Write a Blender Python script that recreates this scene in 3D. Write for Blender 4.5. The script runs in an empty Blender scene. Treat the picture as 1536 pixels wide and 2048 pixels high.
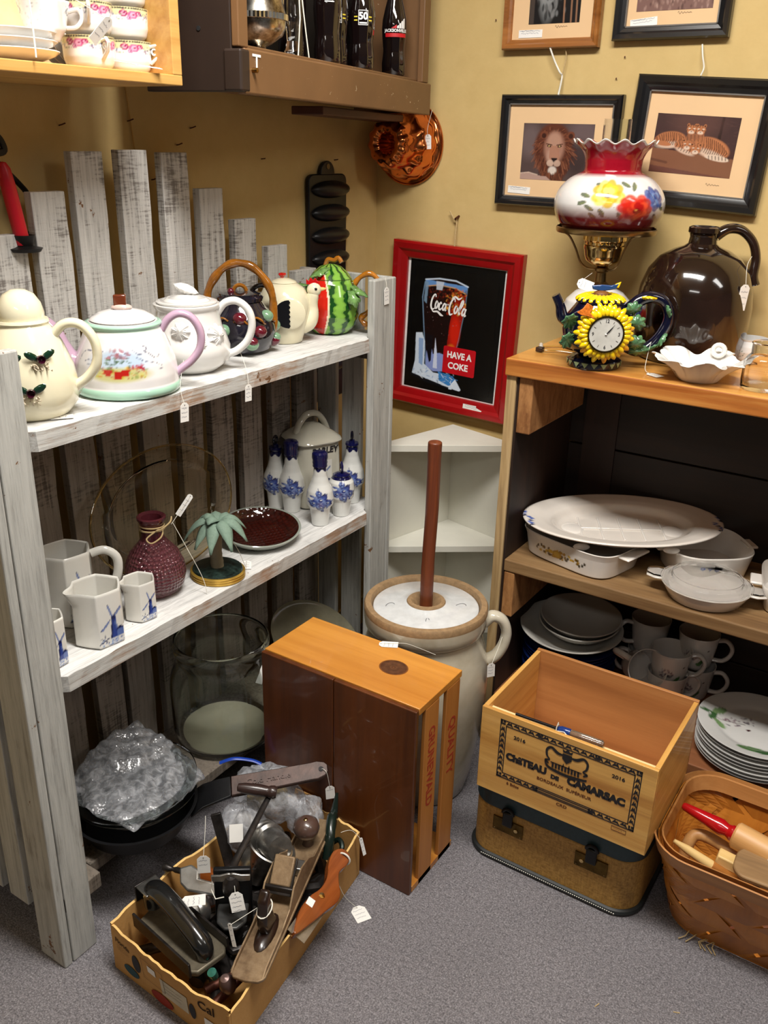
import bpy, bmesh, math, random
import numpy as np
from mathutils import Vector, Matrix, Euler
PI = math.pi
SC = bpy.context.scene
COL = SC.collection
random.seed(7)
RNG = np.random.default_rng(5)

# ---------------------------------------------------------------- camera
cam_d = bpy.data.cameras.new('camera'); cam = bpy.data.objects.new('camera', cam_d); COL.objects.link(cam)
cam_r = Vector((0.8357005, 0.54872759, 0.02242112)); cam_u = Vector((-0.22673353, 0.30755049, 0.92412369))
cam_f = Vector((-0.50019654, 0.77737425, -0.38143504))
m = Matrix((cam_r, cam_u, -cam_f)).transposed().to_4x4(); m.translation = Vector((1.5, -2.252, 1.5))
cam.matrix_world = m
cam_d.sensor_fit = 'HORIZONTAL'; cam_d.sensor_width = 36.0; cam_d.lens = 1793.33 / 1536 * 36.0
cam_d.clip_start = 0.02
SC.camera = cam

# ---------------------------------------------------------------- light and exposure
SC.view_settings.view_transform = 'Standard'; SC.view_settings.look = 'None'
SC.view_settings.gamma = 1.0; SC.view_settings.use_curve_mapping = False
SC.view_settings.exposure = 0.0
w = bpy.data.worlds.new('world'); SC.world = w; w.use_nodes = True
w.node_tree.nodes['Background'].inputs[0].default_value = (1.0, 0.95, 0.88, 1)
w.node_tree.nodes['Background'].inputs[1].default_value = 0.05
def area(name, loc, size, power, color=(1, .97, .92), rot=(0, 0, 0)):
    l = bpy.data.lights.new(name, 'AREA'); l.shape = 'RECTANGLE'; l.size, l.size_y = size
    l.energy = power; l.color = color
    o = bpy.data.objects.new(name, l); o.location = loc; o.rotation_euler = rot; COL.objects.link(o)
    return o
area('ceiling_tube_light', (1.05, -1.35, 2.58), (1.2, .3), 68)
area('ceiling_tube_light', (2.9, -1.0, 2.58), (1.2, .32), 14)
area('ceiling_tube_light', (1.7, -3.4, 2.58), (1.2, .32), 13)

# ---------------------------------------------------------------- materials
def s2l(c):
    return tuple((x / 12.92 if x <= .04045 else ((x + .055) / 1.055) ** 2.4) for x in c)
def H(r, g, b):
    return s2l((r / 255, g / 255, b / 255))
class NT:
    def __init__(self, name):
        self.m = bpy.data.materials.new(name); self.m.use_nodes = True
        self.t = self.m.node_tree; self.b = self.t.nodes['Principled BSDF']
    def n(self, kind, **kw):
        nd = self.t.nodes.new(kind)
        for k, v in kw.items():
            if k in nd.inputs.keys(): nd.inputs[k].default_value = v
            else: setattr(nd, k, v)
        return nd
    def l(self, a, b): self.t.links.new(a, b)
    def coord(self, scale=(1, 1, 1), rot=(0, 0, 0)):
        tc = self.n('ShaderNodeTexCoord'); mp = self.n('ShaderNodeMapping')
        mp.inputs['Scale'].default_value = scale; mp.inputs['Rotation'].default_value = rot
        self.l(tc.outputs['Object'], mp.inputs[0]); return mp.outputs[0]
    def noise(self, vec, scale, detail=4, rough=.6, dist=0.0):
        nd = self.n('ShaderNodeTexNoise'); nd.inputs['Scale'].default_value = scale
        nd.inputs['Detail'].default_value = detail; nd.inputs['Roughness'].default_value = rough
        nd.inputs['Distortion'].default_value = dist
        self.l(vec, nd.inputs['Vector']); return nd.outputs['Fac']
    def ramp(self, fac, stops):
        r = self.n('ShaderNodeValToRGB'); e = r.color_ramp.elements
        e[0].position, e[0].color = stops[0][0], (*stops[0][1], 1)
        e[1].position, e[1].color = stops[-1][0], (*stops[-1][1], 1)
        for p, c in stops[1:-1]:
            k = e.new(p); k.color = (*c, 1)
        self.l(fac, r.inputs[0]); return r.outputs[0]
    def mix(self, fac, a, b, mode='MIX'):
        x = self.n('ShaderNodeMix', data_type='RGBA', blend_type=mode)
        for s, v in ((0, fac), (6, a), (7, b)):
            if isinstance(v, (int, float)): x.inputs[s].default_value = v
            elif isinstance(v, tuple): x.inputs[s].default_value = (*v, 1)
            else: self.l(v, x.inputs[s])
        return x.outputs[2]
    def bump(self, h, strength=.3, dist=.001):
        b = self.n('ShaderNodeBump'); b.inputs['Strength'].default_value = abs(strength); b.invert = strength < 0
        b.inputs['Distance'].default_value = dist; self.l(h, b.inputs['Height'])
        self.l(b.outputs[0], self.b.inputs['Normal'])
    def set(self, **kw):
        for k, v in kw.items():
            k = {'col': 'Base Color', 'rough': 'Roughness', 'metal': 'Metallic', 'trans': 'Transmission Weight',
                 'coat': 'Coat Weight', 'ior': 'IOR', 'alpha': 'Alpha', 'spec': 'Specular IOR Level'}[k]
            if hasattr(v, 'is_linked') or hasattr(v, 'links'): self.l(v, self.b.inputs[k])
            else: self.b.inputs[k].default_value = (*v, 1) if isinstance(v, tuple) else v
        return self
MATS = {}
def plain(name, col, rough=.45, metal=0., var=.12, scale=30, bump=0., **kw):
    if name in MATS: return MATS[name]
    t = NT(name); v = t.coord(); f = t.noise(v, scale)
    a = tuple(c * (1 - var) for c in col); b = tuple(min(1, c * (1 + var)) for c in col)
    t.set(col=t.ramp(f, [(.3, a), (.7, b)]), rough=rough, metal=metal, **kw)
    if bump: t.bump(f, bump, .001)
    MATS[name] = t.m; return t.m
def ceramic(name, col, rough=.12, var=.04, **kw):
    return plain(name, col, rough=rough, var=var, scale=14, coat=.6, **kw)
def wood(name, dark, mid, light, axis=0, freq=60, rough=.5, stretch=.06, coat=0., knots=0, bump=.25):
    if name in MATS: return MATS[name]
    t = NT(name); s = [1, 1, 1]; s[axis] = stretch
    v = t.coord(tuple(s)); f = t.noise(v, freq, 5, .65, .6); g = t.noise(v, freq * .17, 3, .5, 1.2)
    c = t.ramp(f, [(.25, dark), (.5, mid), (.75, light)])
    c2 = t.mix(.45, c, t.ramp(g, [(.35, dark), (.6, light)]), 'MIX')
    if knots:
        vo = t.n('ShaderNodeTexVoronoi'); vo.inputs['Scale'].default_value = knots; s2 = [1, 1, 1]; s2[axis] = .5
        t.l(t.coord(tuple(s2)), vo.inputs['Vector'])
        k = t.ramp(vo.outputs['Distance'], [(.05, (1, 1, 1)), (.13, (0, 0, 0))])
        c2 = t.mix(k, c2, tuple(x * .35 for x in dark))
    t.set(col=c2, rough=rough, coat=coat); t.bump(f, bump, .001)
    MATS[name] = t.m; return t.m
def weathered(name, axis=2, base=(.62, .615, .6), under=(.1, .08, .065), rust=True, cover=.5, rip=0.):
    """thin white paint rubbed over rough sawn timber"""
    if name in MATS: return MATS[name]
    t = NT(name); s = [1, 1, 1]; s[axis] = .05; f = t.noise(t.coord(tuple(s)), 120, 6, .75, .3)
    s2 = [.12, .12, .12]; s2[axis] = 1; f2 = t.noise(t.coord(tuple(s2)), 260, 3, .6, .2)
    big = t.noise(t.coord(), 9, 4, .6)
    def mad(a, k, b):
        q = t.n('ShaderNodeMath', operation='MULTIPLY_ADD'); t.l(a, q.inputs[0]); q.inputs[1].default_value = k
        if isinstance(b, (int, float)): q.inputs[2].default_value = b
        else: t.l(b, q.inputs[2])
        return q.outputs[0]
    h = mad(f, .5, mad(f2, rip, mad(big, .55, -.5 * rip - .275 + .25)))      # centred on .5
    tint = t.ramp(f, [(.34, tuple(x * .6 for x in base)), (.52, tuple(x * .88 for x in base)), (.66, base)])
    lo = .5 - .34 * (cover - .12)
    mask = t.ramp(h, [(lo - .05, (0, 0, 0)), (lo + .07, (1, 1, 1))])
    c = t.mix(mask, t.mix(.3, under, tint), tint)
    if rust:
        r = t.ramp(t.noise(t.coord(), 15, 5, .75), [(.655, (0, 0, 0)), (.68, (1, 1, 1))]); c = t.mix(r, c, (.16, .07, .025))
    t.set(col=c, rough=.75); t.bump(h, .6, .003)
    MATS[name] = t.m; return t.m
def glass(name, col=(1, 1, 1), rough=.02, ior=1.45, tint=None):
    if name in MATS: return MATS[name]
    t = NT(name); f = t.noise(t.coord(), 25)
    c = t.ramp(f, [(.3, tuple(x * .97 for x in col)), (.7, col)])
    t.set(col=c, rough=rough, trans=1.0, ior=ior); MATS[name] = t.m; return t.m
def film(name, col=(.9, .9, .92), alpha=.3, rough=.15, scale=60, bump=.6):
    """thin clear plastic: partly see-through sheet with creases"""
    if name in MATS: return MATS[name]
    t = NT(name); f = t.noise(t.coord(), scale, 3, .6, .5)
    lo, hi = max(0, alpha - .15), min(1, alpha + .25)
    t.set(col=col, rough=rough, alpha=t.ramp(f, [(.35, (lo,) * 3), (.7, (hi,) * 3)])); t.bump(f, bump, .003)
    MATS[name] = t.m; return t.m
def painted(name, rough=.15, coat=.5, metal=0., bumpn=0):
    """colour comes from the object's own painted decoration (a colour attribute)"""
    if name in MATS: return MATS[name]
    t = NT(name); a = t.n('ShaderNodeAttribute'); a.attribute_name = 'Col'
    f = t.noise(t.coord(), 40)
    c = t.mix(.12, a.outputs['Color'], t.ramp(f, [(.3, (.7, .7, .7)), (.7, (1, 1, 1))]), 'MULTIPLY')
    t.set(col=c, rough=rough, coat=coat, metal=metal)
    if bumpn: t.bump(f, bumpn, .001)
    MATS[name] = t.m; return t.m

# ---------------------------------------------------------------- mesh tools
class MB:
    def __init__(s): s.v = []; s.f = []; s.c = None
    def add(s, v, f, col=None):
        n = len(s.v); s.v += [tuple(p) for p in v]; s.f += [tuple(i + n for i in q) for q in f]
        if col is not None:
            if s.c is None: s.c = [(.8, .8, .8)] * n
            s.c += [tuple(x) for x in col]
        elif s.c is not None: s.c += [(.8, .8, .8)] * len(v)
        return s
    def box(s, x0, y0, z0, x1, y1, z1, M=None):
        v = [Vector(p) for p in ((x0, y0, z0), (x1, y0, z0), (x1, y1, z0), (x0, y1, z0), (x0, y0, z1), (x1, y0, z1), (x1, y1, z1), (x0, y1, z1))]
        if M: v = [M @ p for p in v]
        return s.add(v, [(0, 3, 2, 1), (4, 5, 6, 7), (0, 1, 5, 4), (1, 2, 6, 5), (2, 3, 7, 6), (3, 0, 4, 7)])
    def lathe(s, prof, seg=40, cx=0, cy=0, M=None, sq=(1, 1), mod=None, closed=False, caps=True):
        """prof: (r, z) list; mod(a, i, r, z) -> r, z"""
        v = []; f = []; n = len(prof)
        for i, (r, z) in enumerate(prof):
            for k in range(seg):
                a = 2 * PI * k / seg; rr, zz = (mod(a, i, r, z) if mod else (r, z))
                p = Vector((cx + rr * math.cos(a) * sq[0], cy + rr * math.sin(a) * sq[1], zz)); v.append(M @ p if M else p)
        for i in range(n - 1 + (1 if closed else 0)):
            for k in range(seg):
                a, b = i * seg + k, i * seg + (k + 1) % seg; j = (i + 1) % n * seg
                f.append((a, b, j + (k + 1) % seg, j + k))
        if not closed and caps:
            if prof[0][0] > 1e-5: f.append(tuple(range(seg - 1, -1, -1)))
            if prof[-1][0] > 1e-5: f.append(tuple(range((n - 1) * seg, n * seg)))
        return s.add(v, f)
    def tube(s, pts, r, seg=10, flat=1., caps=True, up=None, closed=False):
        pts = [Vector(p) for p in pts]; n = len(pts); rs = r if isinstance(r, (list, tuple)) else [r] * n
        v = []; f = []; ref = Vector(up) if up else None
        for i, p in enumerate(pts):
            if closed: t = pts[(i + 1) % n] - pts[i - 1]
            else: t = pts[min(i + 1, n - 1)] - pts[max(i - 1, 0)]
            t = t.normalized() if t.length > 1e-9 else Vector((0, 0, 1))
            if ref is None: ref = Vector((0, 0, 1)) if abs(t.z) < .9 else Vector((1, 0, 0))
            a = (ref - t * ref.dot(t)); a = a.normalized() if a.length > 1e-6 else t.orthogonal().normalized()
            b = t.cross(a)
            if not up: ref = a
            for k in range(seg):
                q = 2 * PI * k / seg; v.append(p + a * math.cos(q) * rs[i] * flat + b * math.sin(q) * rs[i])
        for i in range(n if closed else n - 1):
            for k in range(seg):
                j = (i + 1) % n; f.append((i * seg + k, i * seg + (k + 1) % seg, j * seg + (k + 1) % seg, j * seg + k))
        if caps and not closed: f.append(tuple(range(seg - 1, -1, -1))); f.append(tuple(range((n - 1) * seg, n * seg)))
        return s.add(v, f)
    def ball(s, c, r, seg=16, rings=10, M=None):
        rx, ry, rz = r if isinstance(r, (tuple, list)) else (r, r, r); c = Vector(c); v = [(0, 0, 1)]; f = []
        for i in range(1, rings):
            a = PI * i / rings
            for k in range(seg): v.append((math.sin(a) * math.cos(2 * PI * k / seg), math.sin(a) * math.sin(2 * PI * k / seg), math.cos(a)))
        v.append((0, 0, -1)); v = [Vector((p[0] * rx, p[1] * ry, p[2] * rz)) for p in v]
        if M: v = [M @ p for p in v]
        v = [p + c for p in v]
        for k in range(seg): f.append((0, 1 + k, 1 + (k + 1) % seg))
        for i in range(rings - 2):
            for k in range(seg):
                a, b = 1 + i * seg + k, 1 + i * seg + (k + 1) % seg; f.append((a, a + seg, b + seg, b))
        o = 1 + (rings - 2) * seg; L = len(v) - 1
        for k in range(seg): f.append((o + k, L, o + (k + 1) % seg))
        return s.add(v, f)
    def prism(s, pts, h, M=None, z0=0.):
        """outline in xy, raised from z0 to z0+h"""
        n = len(pts); v = [Vector((p[0], p[1], z0)) for p in pts] + [Vector((p[0], p[1], z0 + h)) for p in pts]
        if M: v = [M @ p for p in v]
        return s.add(v, [tuple(range(n - 1, -1, -1)), tuple(range(n, 2 * n))] + [(i, (i + 1) % n, n + (i + 1) % n, n + i) for i in range(n)])
    def xf(s, M): s.v = [tuple(M @ Vector(p)) for p in s.v]; return s
    def build(s, name, mat, parent=None, smooth=True, bevel=0., angle=40, solid=0., sub=0, loc=None, rot=None):
        me = bpy.data.meshes.new(name); me.from_pydata(s.v, [], s.f); me.update()
        if s.c is not None:
            ca = me.color_attributes.new('Col', 'FLOAT_COLOR', 'POINT')
            arr = np.ones((len(s.v), 4), dtype=np.float32); arr[:, :3] = np.array(s.c); ca.data.foreach_set('color', arr.ravel())
        o = bpy.data.objects.new(name, me); COL.objects.link(o)
        if not isinstance(mat, (list, tuple)): mat = [mat]
        for x in mat: me.materials.append(x)
        bm = bmesh.new(); bm.from_mesh(me); bmesh.ops.recalc_face_normals(bm, faces=bm.faces); bm.to_mesh(me); bm.free()
        if smooth:
            me.shade_smooth()
            if angle < 180: me.set_sharp_from_angle(angle=math.radians(angle))
        if solid:
            q = o.modifiers.new('s', 'SOLIDIFY'); q.thickness = solid; q.offset = 0
        if bevel:
            q = o.modifiers.new('b', 'BEVEL'); q.width = bevel; q.segments = 2; q.limit_method = 'ANGLE'
        if sub:
            q = o.modifiers.new('u', 'SUBSURF'); q.levels = q.render_levels = sub
        if parent: o.parent = parent
        if loc is not None: o.location = loc
        if rot is not None: o.rotation_euler = rot
        return o
def tag(o, label=None, cat=None, group=None, kind=None):
    if label: o['label'] = label
    if cat: o['category'] = cat
    if group: o['group'] = group
    if kind: o['kind'] = kind
    return o
def thing(name, label, cat, loc=(0, 0, 0), rotz=0., group=None, rot=None):
    o = bpy.data.objects.new(name, None); o.empty_display_size = .02; COL.objects.link(o); o.location = loc
    o.rotation_euler = rot if rot is not None else (0, 0, rotz); return tag(o, label, cat, group)
def copy_tree(o, parent=None):
    c = o.copy(); COL.objects.link(c); c.parent = parent
    for ch in list(o.children): copy_tree(ch, c)
    return c
def struct(o): o['kind'] = 'structure'; return o
def T(x, y, z): return Matrix.Translation((x, y, z))
def RX(a): return Matrix.Rotation(a, 4, 'X')
def RY(a): return Matrix.Rotation(a, 4, 'Y')
def RZ(a): return Matrix.Rotation(a, 4, 'Z')
def frame(o, x, y):
    """matrix with local x, y axes along the given directions"""
    x = Vector(x).normalized(); y = Vector(y); z = x.cross(y).normalized(); y = z.cross(x)
    M = Matrix((x, y, z)).transposed().to_4x4(); M.translation = Vector(o); return M
def arc(c, r, a0, a1, n, plane='xz', e=1.):
    out = []
    for i in range(n):
        a = a0 + (a1 - a0) * i / (n - 1); p, q = r * math.cos(a), r * e * math.sin(a)
        out.append({'xz': (c[0] + p, c[1], c[2] + q), 'xy': (c[0] + p, c[1] + q, c[2]), 'yz': (c[0], c[1] + p, c[2] + q)}[plane])
    return out
def spline(pts, n=8, closed=False):
    P = [np.array(p, float) for p in pts]; out = []; m_ = len(P)
    for i in range(m_ if closed else m_ - 1):
        if closed: a, b, c, d = P[i - 1], P[i], P[(i + 1) % m_], P[(i + 2) % m_]
        else: a, b, c, d = P[max(i - 1, 0)], P[i], P[i + 1], P[min(i + 2, m_ - 1)]
        for k in range(n):
            t = k / n; out.append(tuple(.5 * (2 * b + (c - a) * t + (2 * a - 5 * b + 4 * c - d) * t * t + (3 * b - a - 3 * c + d) * t ** 3)))
    if not closed: out.append(tuple(P[-1]))
    return out
def rrect(w, h, r, n=6):
    out = []
    for cx, cy, a in ((w / 2 - r, h / 2 - r, 0), (-w / 2 + r, h / 2 - r, PI / 2), (-w / 2 + r, -h / 2 + r, PI), (w / 2 - r, -h / 2 + r, 1.5 * PI)):
        for i in range(n + 1): out.append((cx + r * math.cos(a + PI / 2 * i / n), cy + r * math.sin(a + PI / 2 * i / n)))
    return out
# raster used to lay painted decoration on surfaces (fine colour attribute grids)
class Canvas:
    def __init__(s, w, h, bg): s.w, s.h = w, h; s.a = np.tile(np.array(bg, float), (h, w, 1)); s.Y, s.X = np.mgrid[0:h, 0:w].astype(float)
    def put(s, m, c, al=1.): m = np.clip(m, 0, 1)[..., None] * al; s.a = s.a * (1 - m) + np.array(c) * m
    def poly(s, pts, c, al=1.):
        pts = [(x * s.w, y * s.h) for x, y in pts]; ins = np.zeros((s.h, s.w), bool); n = len(pts)
        for i in range(n):
            (x1, y1), (x2, y2) = pts[i], pts[(i + 1) % n]
            if y1 == y2: continue
            ins ^= ((y1 > s.Y) != (y2 > s.Y)) & (s.X < (x2 - x1) * (s.Y - y1) / (y2 - y1) + x1)
        s.put(ins.astype(float), c, al)
    def ell(s, cx, cy, rx, ry, c, al=1., rot=0., soft=.15):
        dx, dy = s.X - cx * s.w, s.Y - cy * s.h; k, q = math.cos(rot), math.sin(rot)
        d = np.sqrt(((dx * k + dy * q) / (rx * s.w)) ** 2 + ((-dx * q + dy * k) / (ry * s.w)) ** 2); s.put((1 - d) / soft + .5, c, al)
    def line(s, pts, wd, c, al=1.):
        wd = wd * s.w
        for (x1, y1), (x2, y2) in zip(pts[:-1], pts[1:]):
            x1, x2, y1, y2 = x1 * s.w, x2 * s.w, y1 * s.h, y2 * s.h; L = (x2 - x1) ** 2 + (y2 - y1) ** 2 + 1e-9
            t = np.clip(((s.X - x1) * (x2 - x1) + (s.Y - y1) * (y2 - y1)) / L, 0, 1)
            s.put(wd / 2 - np.hypot(s.X - x1 - t * (x2 - x1), s.Y - y1 - t * (y2 - y1)) + .5, c, al)
    def speck(s, n, box, r, cols, seed=1):
        g = random.Random(seed)
        for _ in range(n): s.ell(g.uniform(box[0], box[2]), g.uniform(box[1], box[3]), r * g.uniform(.5, 1.4), r * g.uniform(.5, 1.4), g.choice(cols), g.uniform(.5, 1), g.uniform(0, 3), .5)
    def blur(s, k=1):
        for _ in range(k):
            p = np.pad(s.a, ((1, 1), (1, 1), (0, 0)), 'edge'); s.a = (p[:-2, 1:-1] + p[2:, 1:-1] + p[1:-1, :-2] + p[1:-1, 2:] + 2 * p[1:-1, 1:-1]) / 6
    def sample(s, u, v):
        """u right 0..1, v down 0..1"""
        x = np.clip(np.asarray(u) * s.w - .5, 0, s.w - 1.001); y = np.clip(np.asarray(v) * s.h - .5, 0, s.h - 1.001)
        i, j = x.astype(int), y.astype(int); fx, fy = (x - i)[..., None], (y - j)[..., None]; A = s.a
        return A[j, i] * (1 - fx) * (1 - fy) + A[j, np.minimum(i + 1, s.w - 1)] * fx * (1 - fy) + A[np.minimum(j + 1, s.h - 1), i] * (1 - fx) * fy + A[np.minimum(j + 1, s.h - 1), np.minimum(i + 1, s.w - 1)] * fx * fy
def panel(cv, w, h, nx, ny, M=None):
    """flat painted sheet, origin at its lower left, x right, y up"""
    b = MB(); U, V = np.meshgrid(np.linspace(0, 1, nx), np.linspace(0, 1, ny)); c = cv.sample(U.ravel(), 1 - V.ravel())
    v = [Vector((u * w, q * h, 0)) for u, q in zip(U.ravel(), V.ravel())]
    if M: v = [M @ p for p in v]
    f = [(j * nx + i, j * nx + i + 1, (j + 1) * nx + i + 1, (j + 1) * nx + i) for j in range(ny - 1) for i in range(nx - 1)]
    return b.add(v, f, c)
def resample(prof, n):
    P = np.array(prof, float); d = np.r_[0, np.cumsum(np.hypot(*np.diff(P, axis=0).T))]; t = np.linspace(0, d[-1], n)
    return list(zip(np.interp(t, d, P[:, 0]), np.interp(t, d, P[:, 1])))
def plathe(prof, seg, n, colf, sq=(1, 1), mod=None):
    """lathe whose surface is painted: colf(angle array, r array, z array) -> rgb (linear)"""
    pr = resample(prof, n) if n else prof; b = MB().lathe(pr, seg, sq=sq, mod=mod)
    A = np.tile(2 * PI * np.arange(seg) / seg, len(pr)); R = np.repeat([p[0] for p in pr], seg); Z = np.repeat([p[1] for p in pr], seg)
    I = np.repeat(np.arange(len(pr)), seg); b.c = [tuple(x) for x in (colf(A, R, Z, I, np.array(b.v)) if colf.__code__.co_argcount == 5 else colf(A, R, Z, I))]; return b
def bandcol(base, cv, a0, aw, z0, z1, A, Z):
    """wrap canvas cv centred at angle a0, total angular width aw, heights z0..z1, on a base colour"""
    d = (A - a0 + PI) % (2 * PI) - PI; u = d / aw + .5; v = 1 - (Z - z0) / (z1 - z0); out = np.tile(np.array(base, float), (len(A), 1))
    k = (u > 0) & (u < 1) & (v > 0) & (v < 1); out[k] = cv.sample(u[k], v[k]); return out
def text_mb(body, size, depth=.0004, bold=0., M=None, align='CENTER', sx=1., shear=0., spacing=1.):
    c = bpy.data.curves.new('t', 'FONT'); c.body = body; c.size = size; c.extrude = depth; c.offset = bold; c.align_x = align; c.align_y = 'CENTER'; c.shear = shear
    c.space_character = spacing; c.resolution_u = 3
    o = bpy.data.objects.new('t', c); COL.objects.link(o); bpy.context.view_layer.update()
    me = bpy.data.meshes.new_from_object(o.evaluated_get(bpy.context.evaluated_depsgraph_get()))
    b = MB(); v = [Vector((p.co.x * sx, p.co.y, p.co.z)) for p in me.vertices]
    if M: v = [M @ p for p in v]
    b.add(v, [tuple(p.vertices) for p in me.polygons]); bpy.data.objects.remove(o); bpy.data.curves.remove(c); bpy.data.meshes.remove(me)
    return b
def join(*bs):
    o = MB()
    for b in bs: o.add(b.v, b.f, b.c)
    return o
def ribbon(pts, w, M=None, depth=.0004):
    """flat pen stroke in the xy plane; pts (x, y[, width factor])"""
    b = MB(); n = len(pts); v = []
    for i, p in enumerate(pts):
        a, c = pts[max(i - 1, 0)], pts[min(i + 1, n - 1)]; t = Vector((c[0] - a[0], c[1] - a[1])); t = t.normalized() if t.length > 1e-9 else Vector((1, 0))
        k = w / 2 * (p[2] if len(p) > 2 else 1); v.append(Vector((p[0] - t.y * k, p[1] + t.x * k, depth))); v.append(Vector((p[0] + t.y * k, p[1] - t.x * k, depth)))
    if M: v = [M @ p for p in v]
    return b.add(v, [(2 * i, 2 * i + 1, 2 * i + 3, 2 * i + 2) for i in range(n - 1)])

# shared materials
M_WHITE = ceramic('white_glaze', H(226, 224, 220)); M_CREAM = ceramic('cream_glaze', H(228, 220, 190))
M_BLACKIRON = plain('black_iron', (.008, .008, .009), .38, .3, bump=.3, scale=120)
M_STRING = plain('white_string', H(225, 222, 210), .9); M_TWINE = plain('jute_twine', H(185, 160, 115), .9, bump=.5, scale=300)
M_PAPER = plain('white_tag_card', H(235, 233, 228), .8, var=.03); M_INK = plain('pen_ink', H(70, 75, 105), .7)
M_INKBLACK = plain('black_stencil_ink', (.012, .01, .012), .7); M_PAINT = painted('painted_decoration'); M_PRINT = painted('printed_picture', .3, .15)
M_CLEAR = glass('clear_glass')
# ================================================================ room
def carpet():
    t = NT('grey_carpet'); v = t.coord(); f = t.noise(v, 300, 3, .85); g = t.noise(v, 110, 3, .6); big = t.noise(v, 3, 3)
    c = t.ramp(f, [(.3, H(66, 64, 67)), (.5, H(128, 124, 128)), (.7, H(206, 202, 206))])
    c = t.mix(.3, c, t.ramp(g, [(.35, H(84, 80, 83)), (.65, H(160, 156, 159))])); c = t.mix(.25, c, t.ramp(big, [(.35, (.6, .6, .6)), (.65, (1, 1, 1))]), 'MULTIPLY')
    t.set(col=c, rough=.95, spec=.1); t.bump(f, .9, .004); return t.m
def plaster():
    t = NT('ochre_plaster_paint'); v = t.coord(); f = t.noise(v, 22, 6, .6); g = t.noise(v, 2.2, 3)
    c = t.ramp(g, [(.3, H(196, 168, 110)), (.7, H(206, 179, 122))]); c = t.mix(.2, c, t.ramp(f, [(.3, H(182, 153, 98)), (.7, H(214, 187, 132))]))
    s = t.ramp(t.noise(v, 130, 4, .7), [(.74, (0, 0, 0)), (.76, (1, 1, 1))]); c = t.mix(s, c, H(120, 95, 60))
    t.set(col=c, rough=.7, spec=.25); t.bump(f, .25, .004); return t.m
M_WALL = plaster()
struct(MB().box(-.1, -6, -.05, 6, .1, 0).build('floor', carpet(), smooth=False))
struct(MB().box(-.1, -6, 0, 0, .1, 2.6).build('wall_left', M_WALL, smooth=False))
struct(MB().box(0, 0, 0, 6, .1, 2.6).build('wall_right', M_WALL, smooth=False))
struct(MB().box(-.1, -6, 2.6, 6, .1, 2.7).build('ceiling', plain('white_ceiling', H(225, 222, 212), .9), smooth=False))
struct(MB().box(0, -6, 0, .012, 0, .1).build('baseboard_left', M_WALL, smooth=False, bevel=.003))
struct(MB().box(.012, -.012, 0, 6, 0, .1).build('baseboard_right', M_WALL, smooth=False, bevel=.003))

# ================================================================ whitewashed slatted shelf against the left wall
W_Z = weathered('whitewashed_upright', 2, base=(.5, .495, .46), under=(.2, .18, .15), cover=.55); W_SL = weathered('whitewashed_slat', 2, base=(.6, .58, .55), under=(.08, .06, .05), cover=.42, rip=.5)
W_SB = weathered('brown_whitewashed_slat', 2, base=(.33, .28, .235), under=(.04, .028, .02), cover=.4, rip=.5)
W_Y = weathered('whitewashed_shelf', 1, base=(.72, .71, .69), under=(.3, .28, .26), cover=.6)
W_EDGE = weathered('whitewashed_shelf_edge', 1, base=(.55, .54, .51), under=(.3, .13, .035), cover=.33)
W_DK = weathered('bare_brown_slat', 2, base=(.2, .165, .13), under=(.035, .024, .016), cover=.4, rip=.3, rust=False)
shelf = thing('slatted_display_shelf', 'whitewashed slatted wooden shelf unit with three shelves and a fan of slats', 'shelf', (0, 0, 0))
MB().box(.293, -1.49, 0, .313, -1.433, 1.2).build('post', W_Z, shelf, False, .003)
MB().box(.24, -1.51, 0, .313, -1.492, 1.2).build('post', W_Z, shelf, False, .003)
MB().box(.293, -.471, 0, .313, -.395, 1.2).build('post', W_Z, shelf, False, .003)
MB().box(.24, -.394, 0, .313, -.377, 1.2).build('post', W_Z, shelf, False, .003)
for x0, x1 in ((.165, .222), (.085, .142), (.03, .07)):
    MB().box(x0, -1.51, .11, x1, -1.495, 1.2).build('end_slat', W_Z, shelf, False, .002)
    MB().box(x0, -.395, .11, x1 + .003, -.38, 1.2).build('end_slat', W_Z, shelf, False, .002)
slz = [(-1.295, 1.337, 0), (-1.203, 1.405, -.02), (-1.109, 1.472, -.012), (-.999, 1.475, -.008), (-.89, 1.471, -.006), (-.788, 1.40, -.004), (-.682, 1.332, 0), (-.57, 1.266, 0), (-.47, 1.2, 0)]
for i, (y, zt, ln) in enumerate(slz):
    b = MB(); n = 24; g = random.Random(i); v = []; f = []
    for k in range(n + 1):
        z = .02 + (zt - .02) * k / n; dy = -ln * (zt - z) / zt * 1.2; e = g.uniform(-.0022, .0022) if k < n else 0
        v += [(.055, y + dy, z), (.075, y + dy, z), (.075, y + dy + .072 + e, z), (.055, y + dy + .072 + e, z)]
    for k in range(n):
        for a in range(4): f.append((4 * k + a, 4 * k + (a + 1) % 4, 4 * k + 4 + (a + 1) % 4, 4 * k + 4 + a))
    f += [(3, 2, 1, 0), tuple(range(4 * n, 4 * n + 4))]
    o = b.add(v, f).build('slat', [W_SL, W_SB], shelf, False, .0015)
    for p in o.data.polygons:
        if p.center.z < 1.05: p.material_index = 1  # slat faces below the top shelf take the darker, browner material
MB().box(.055, -1.40, .02, .075, -1.335, 1.27).build('slat', W_SB, shelf, False, .0015)
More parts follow.
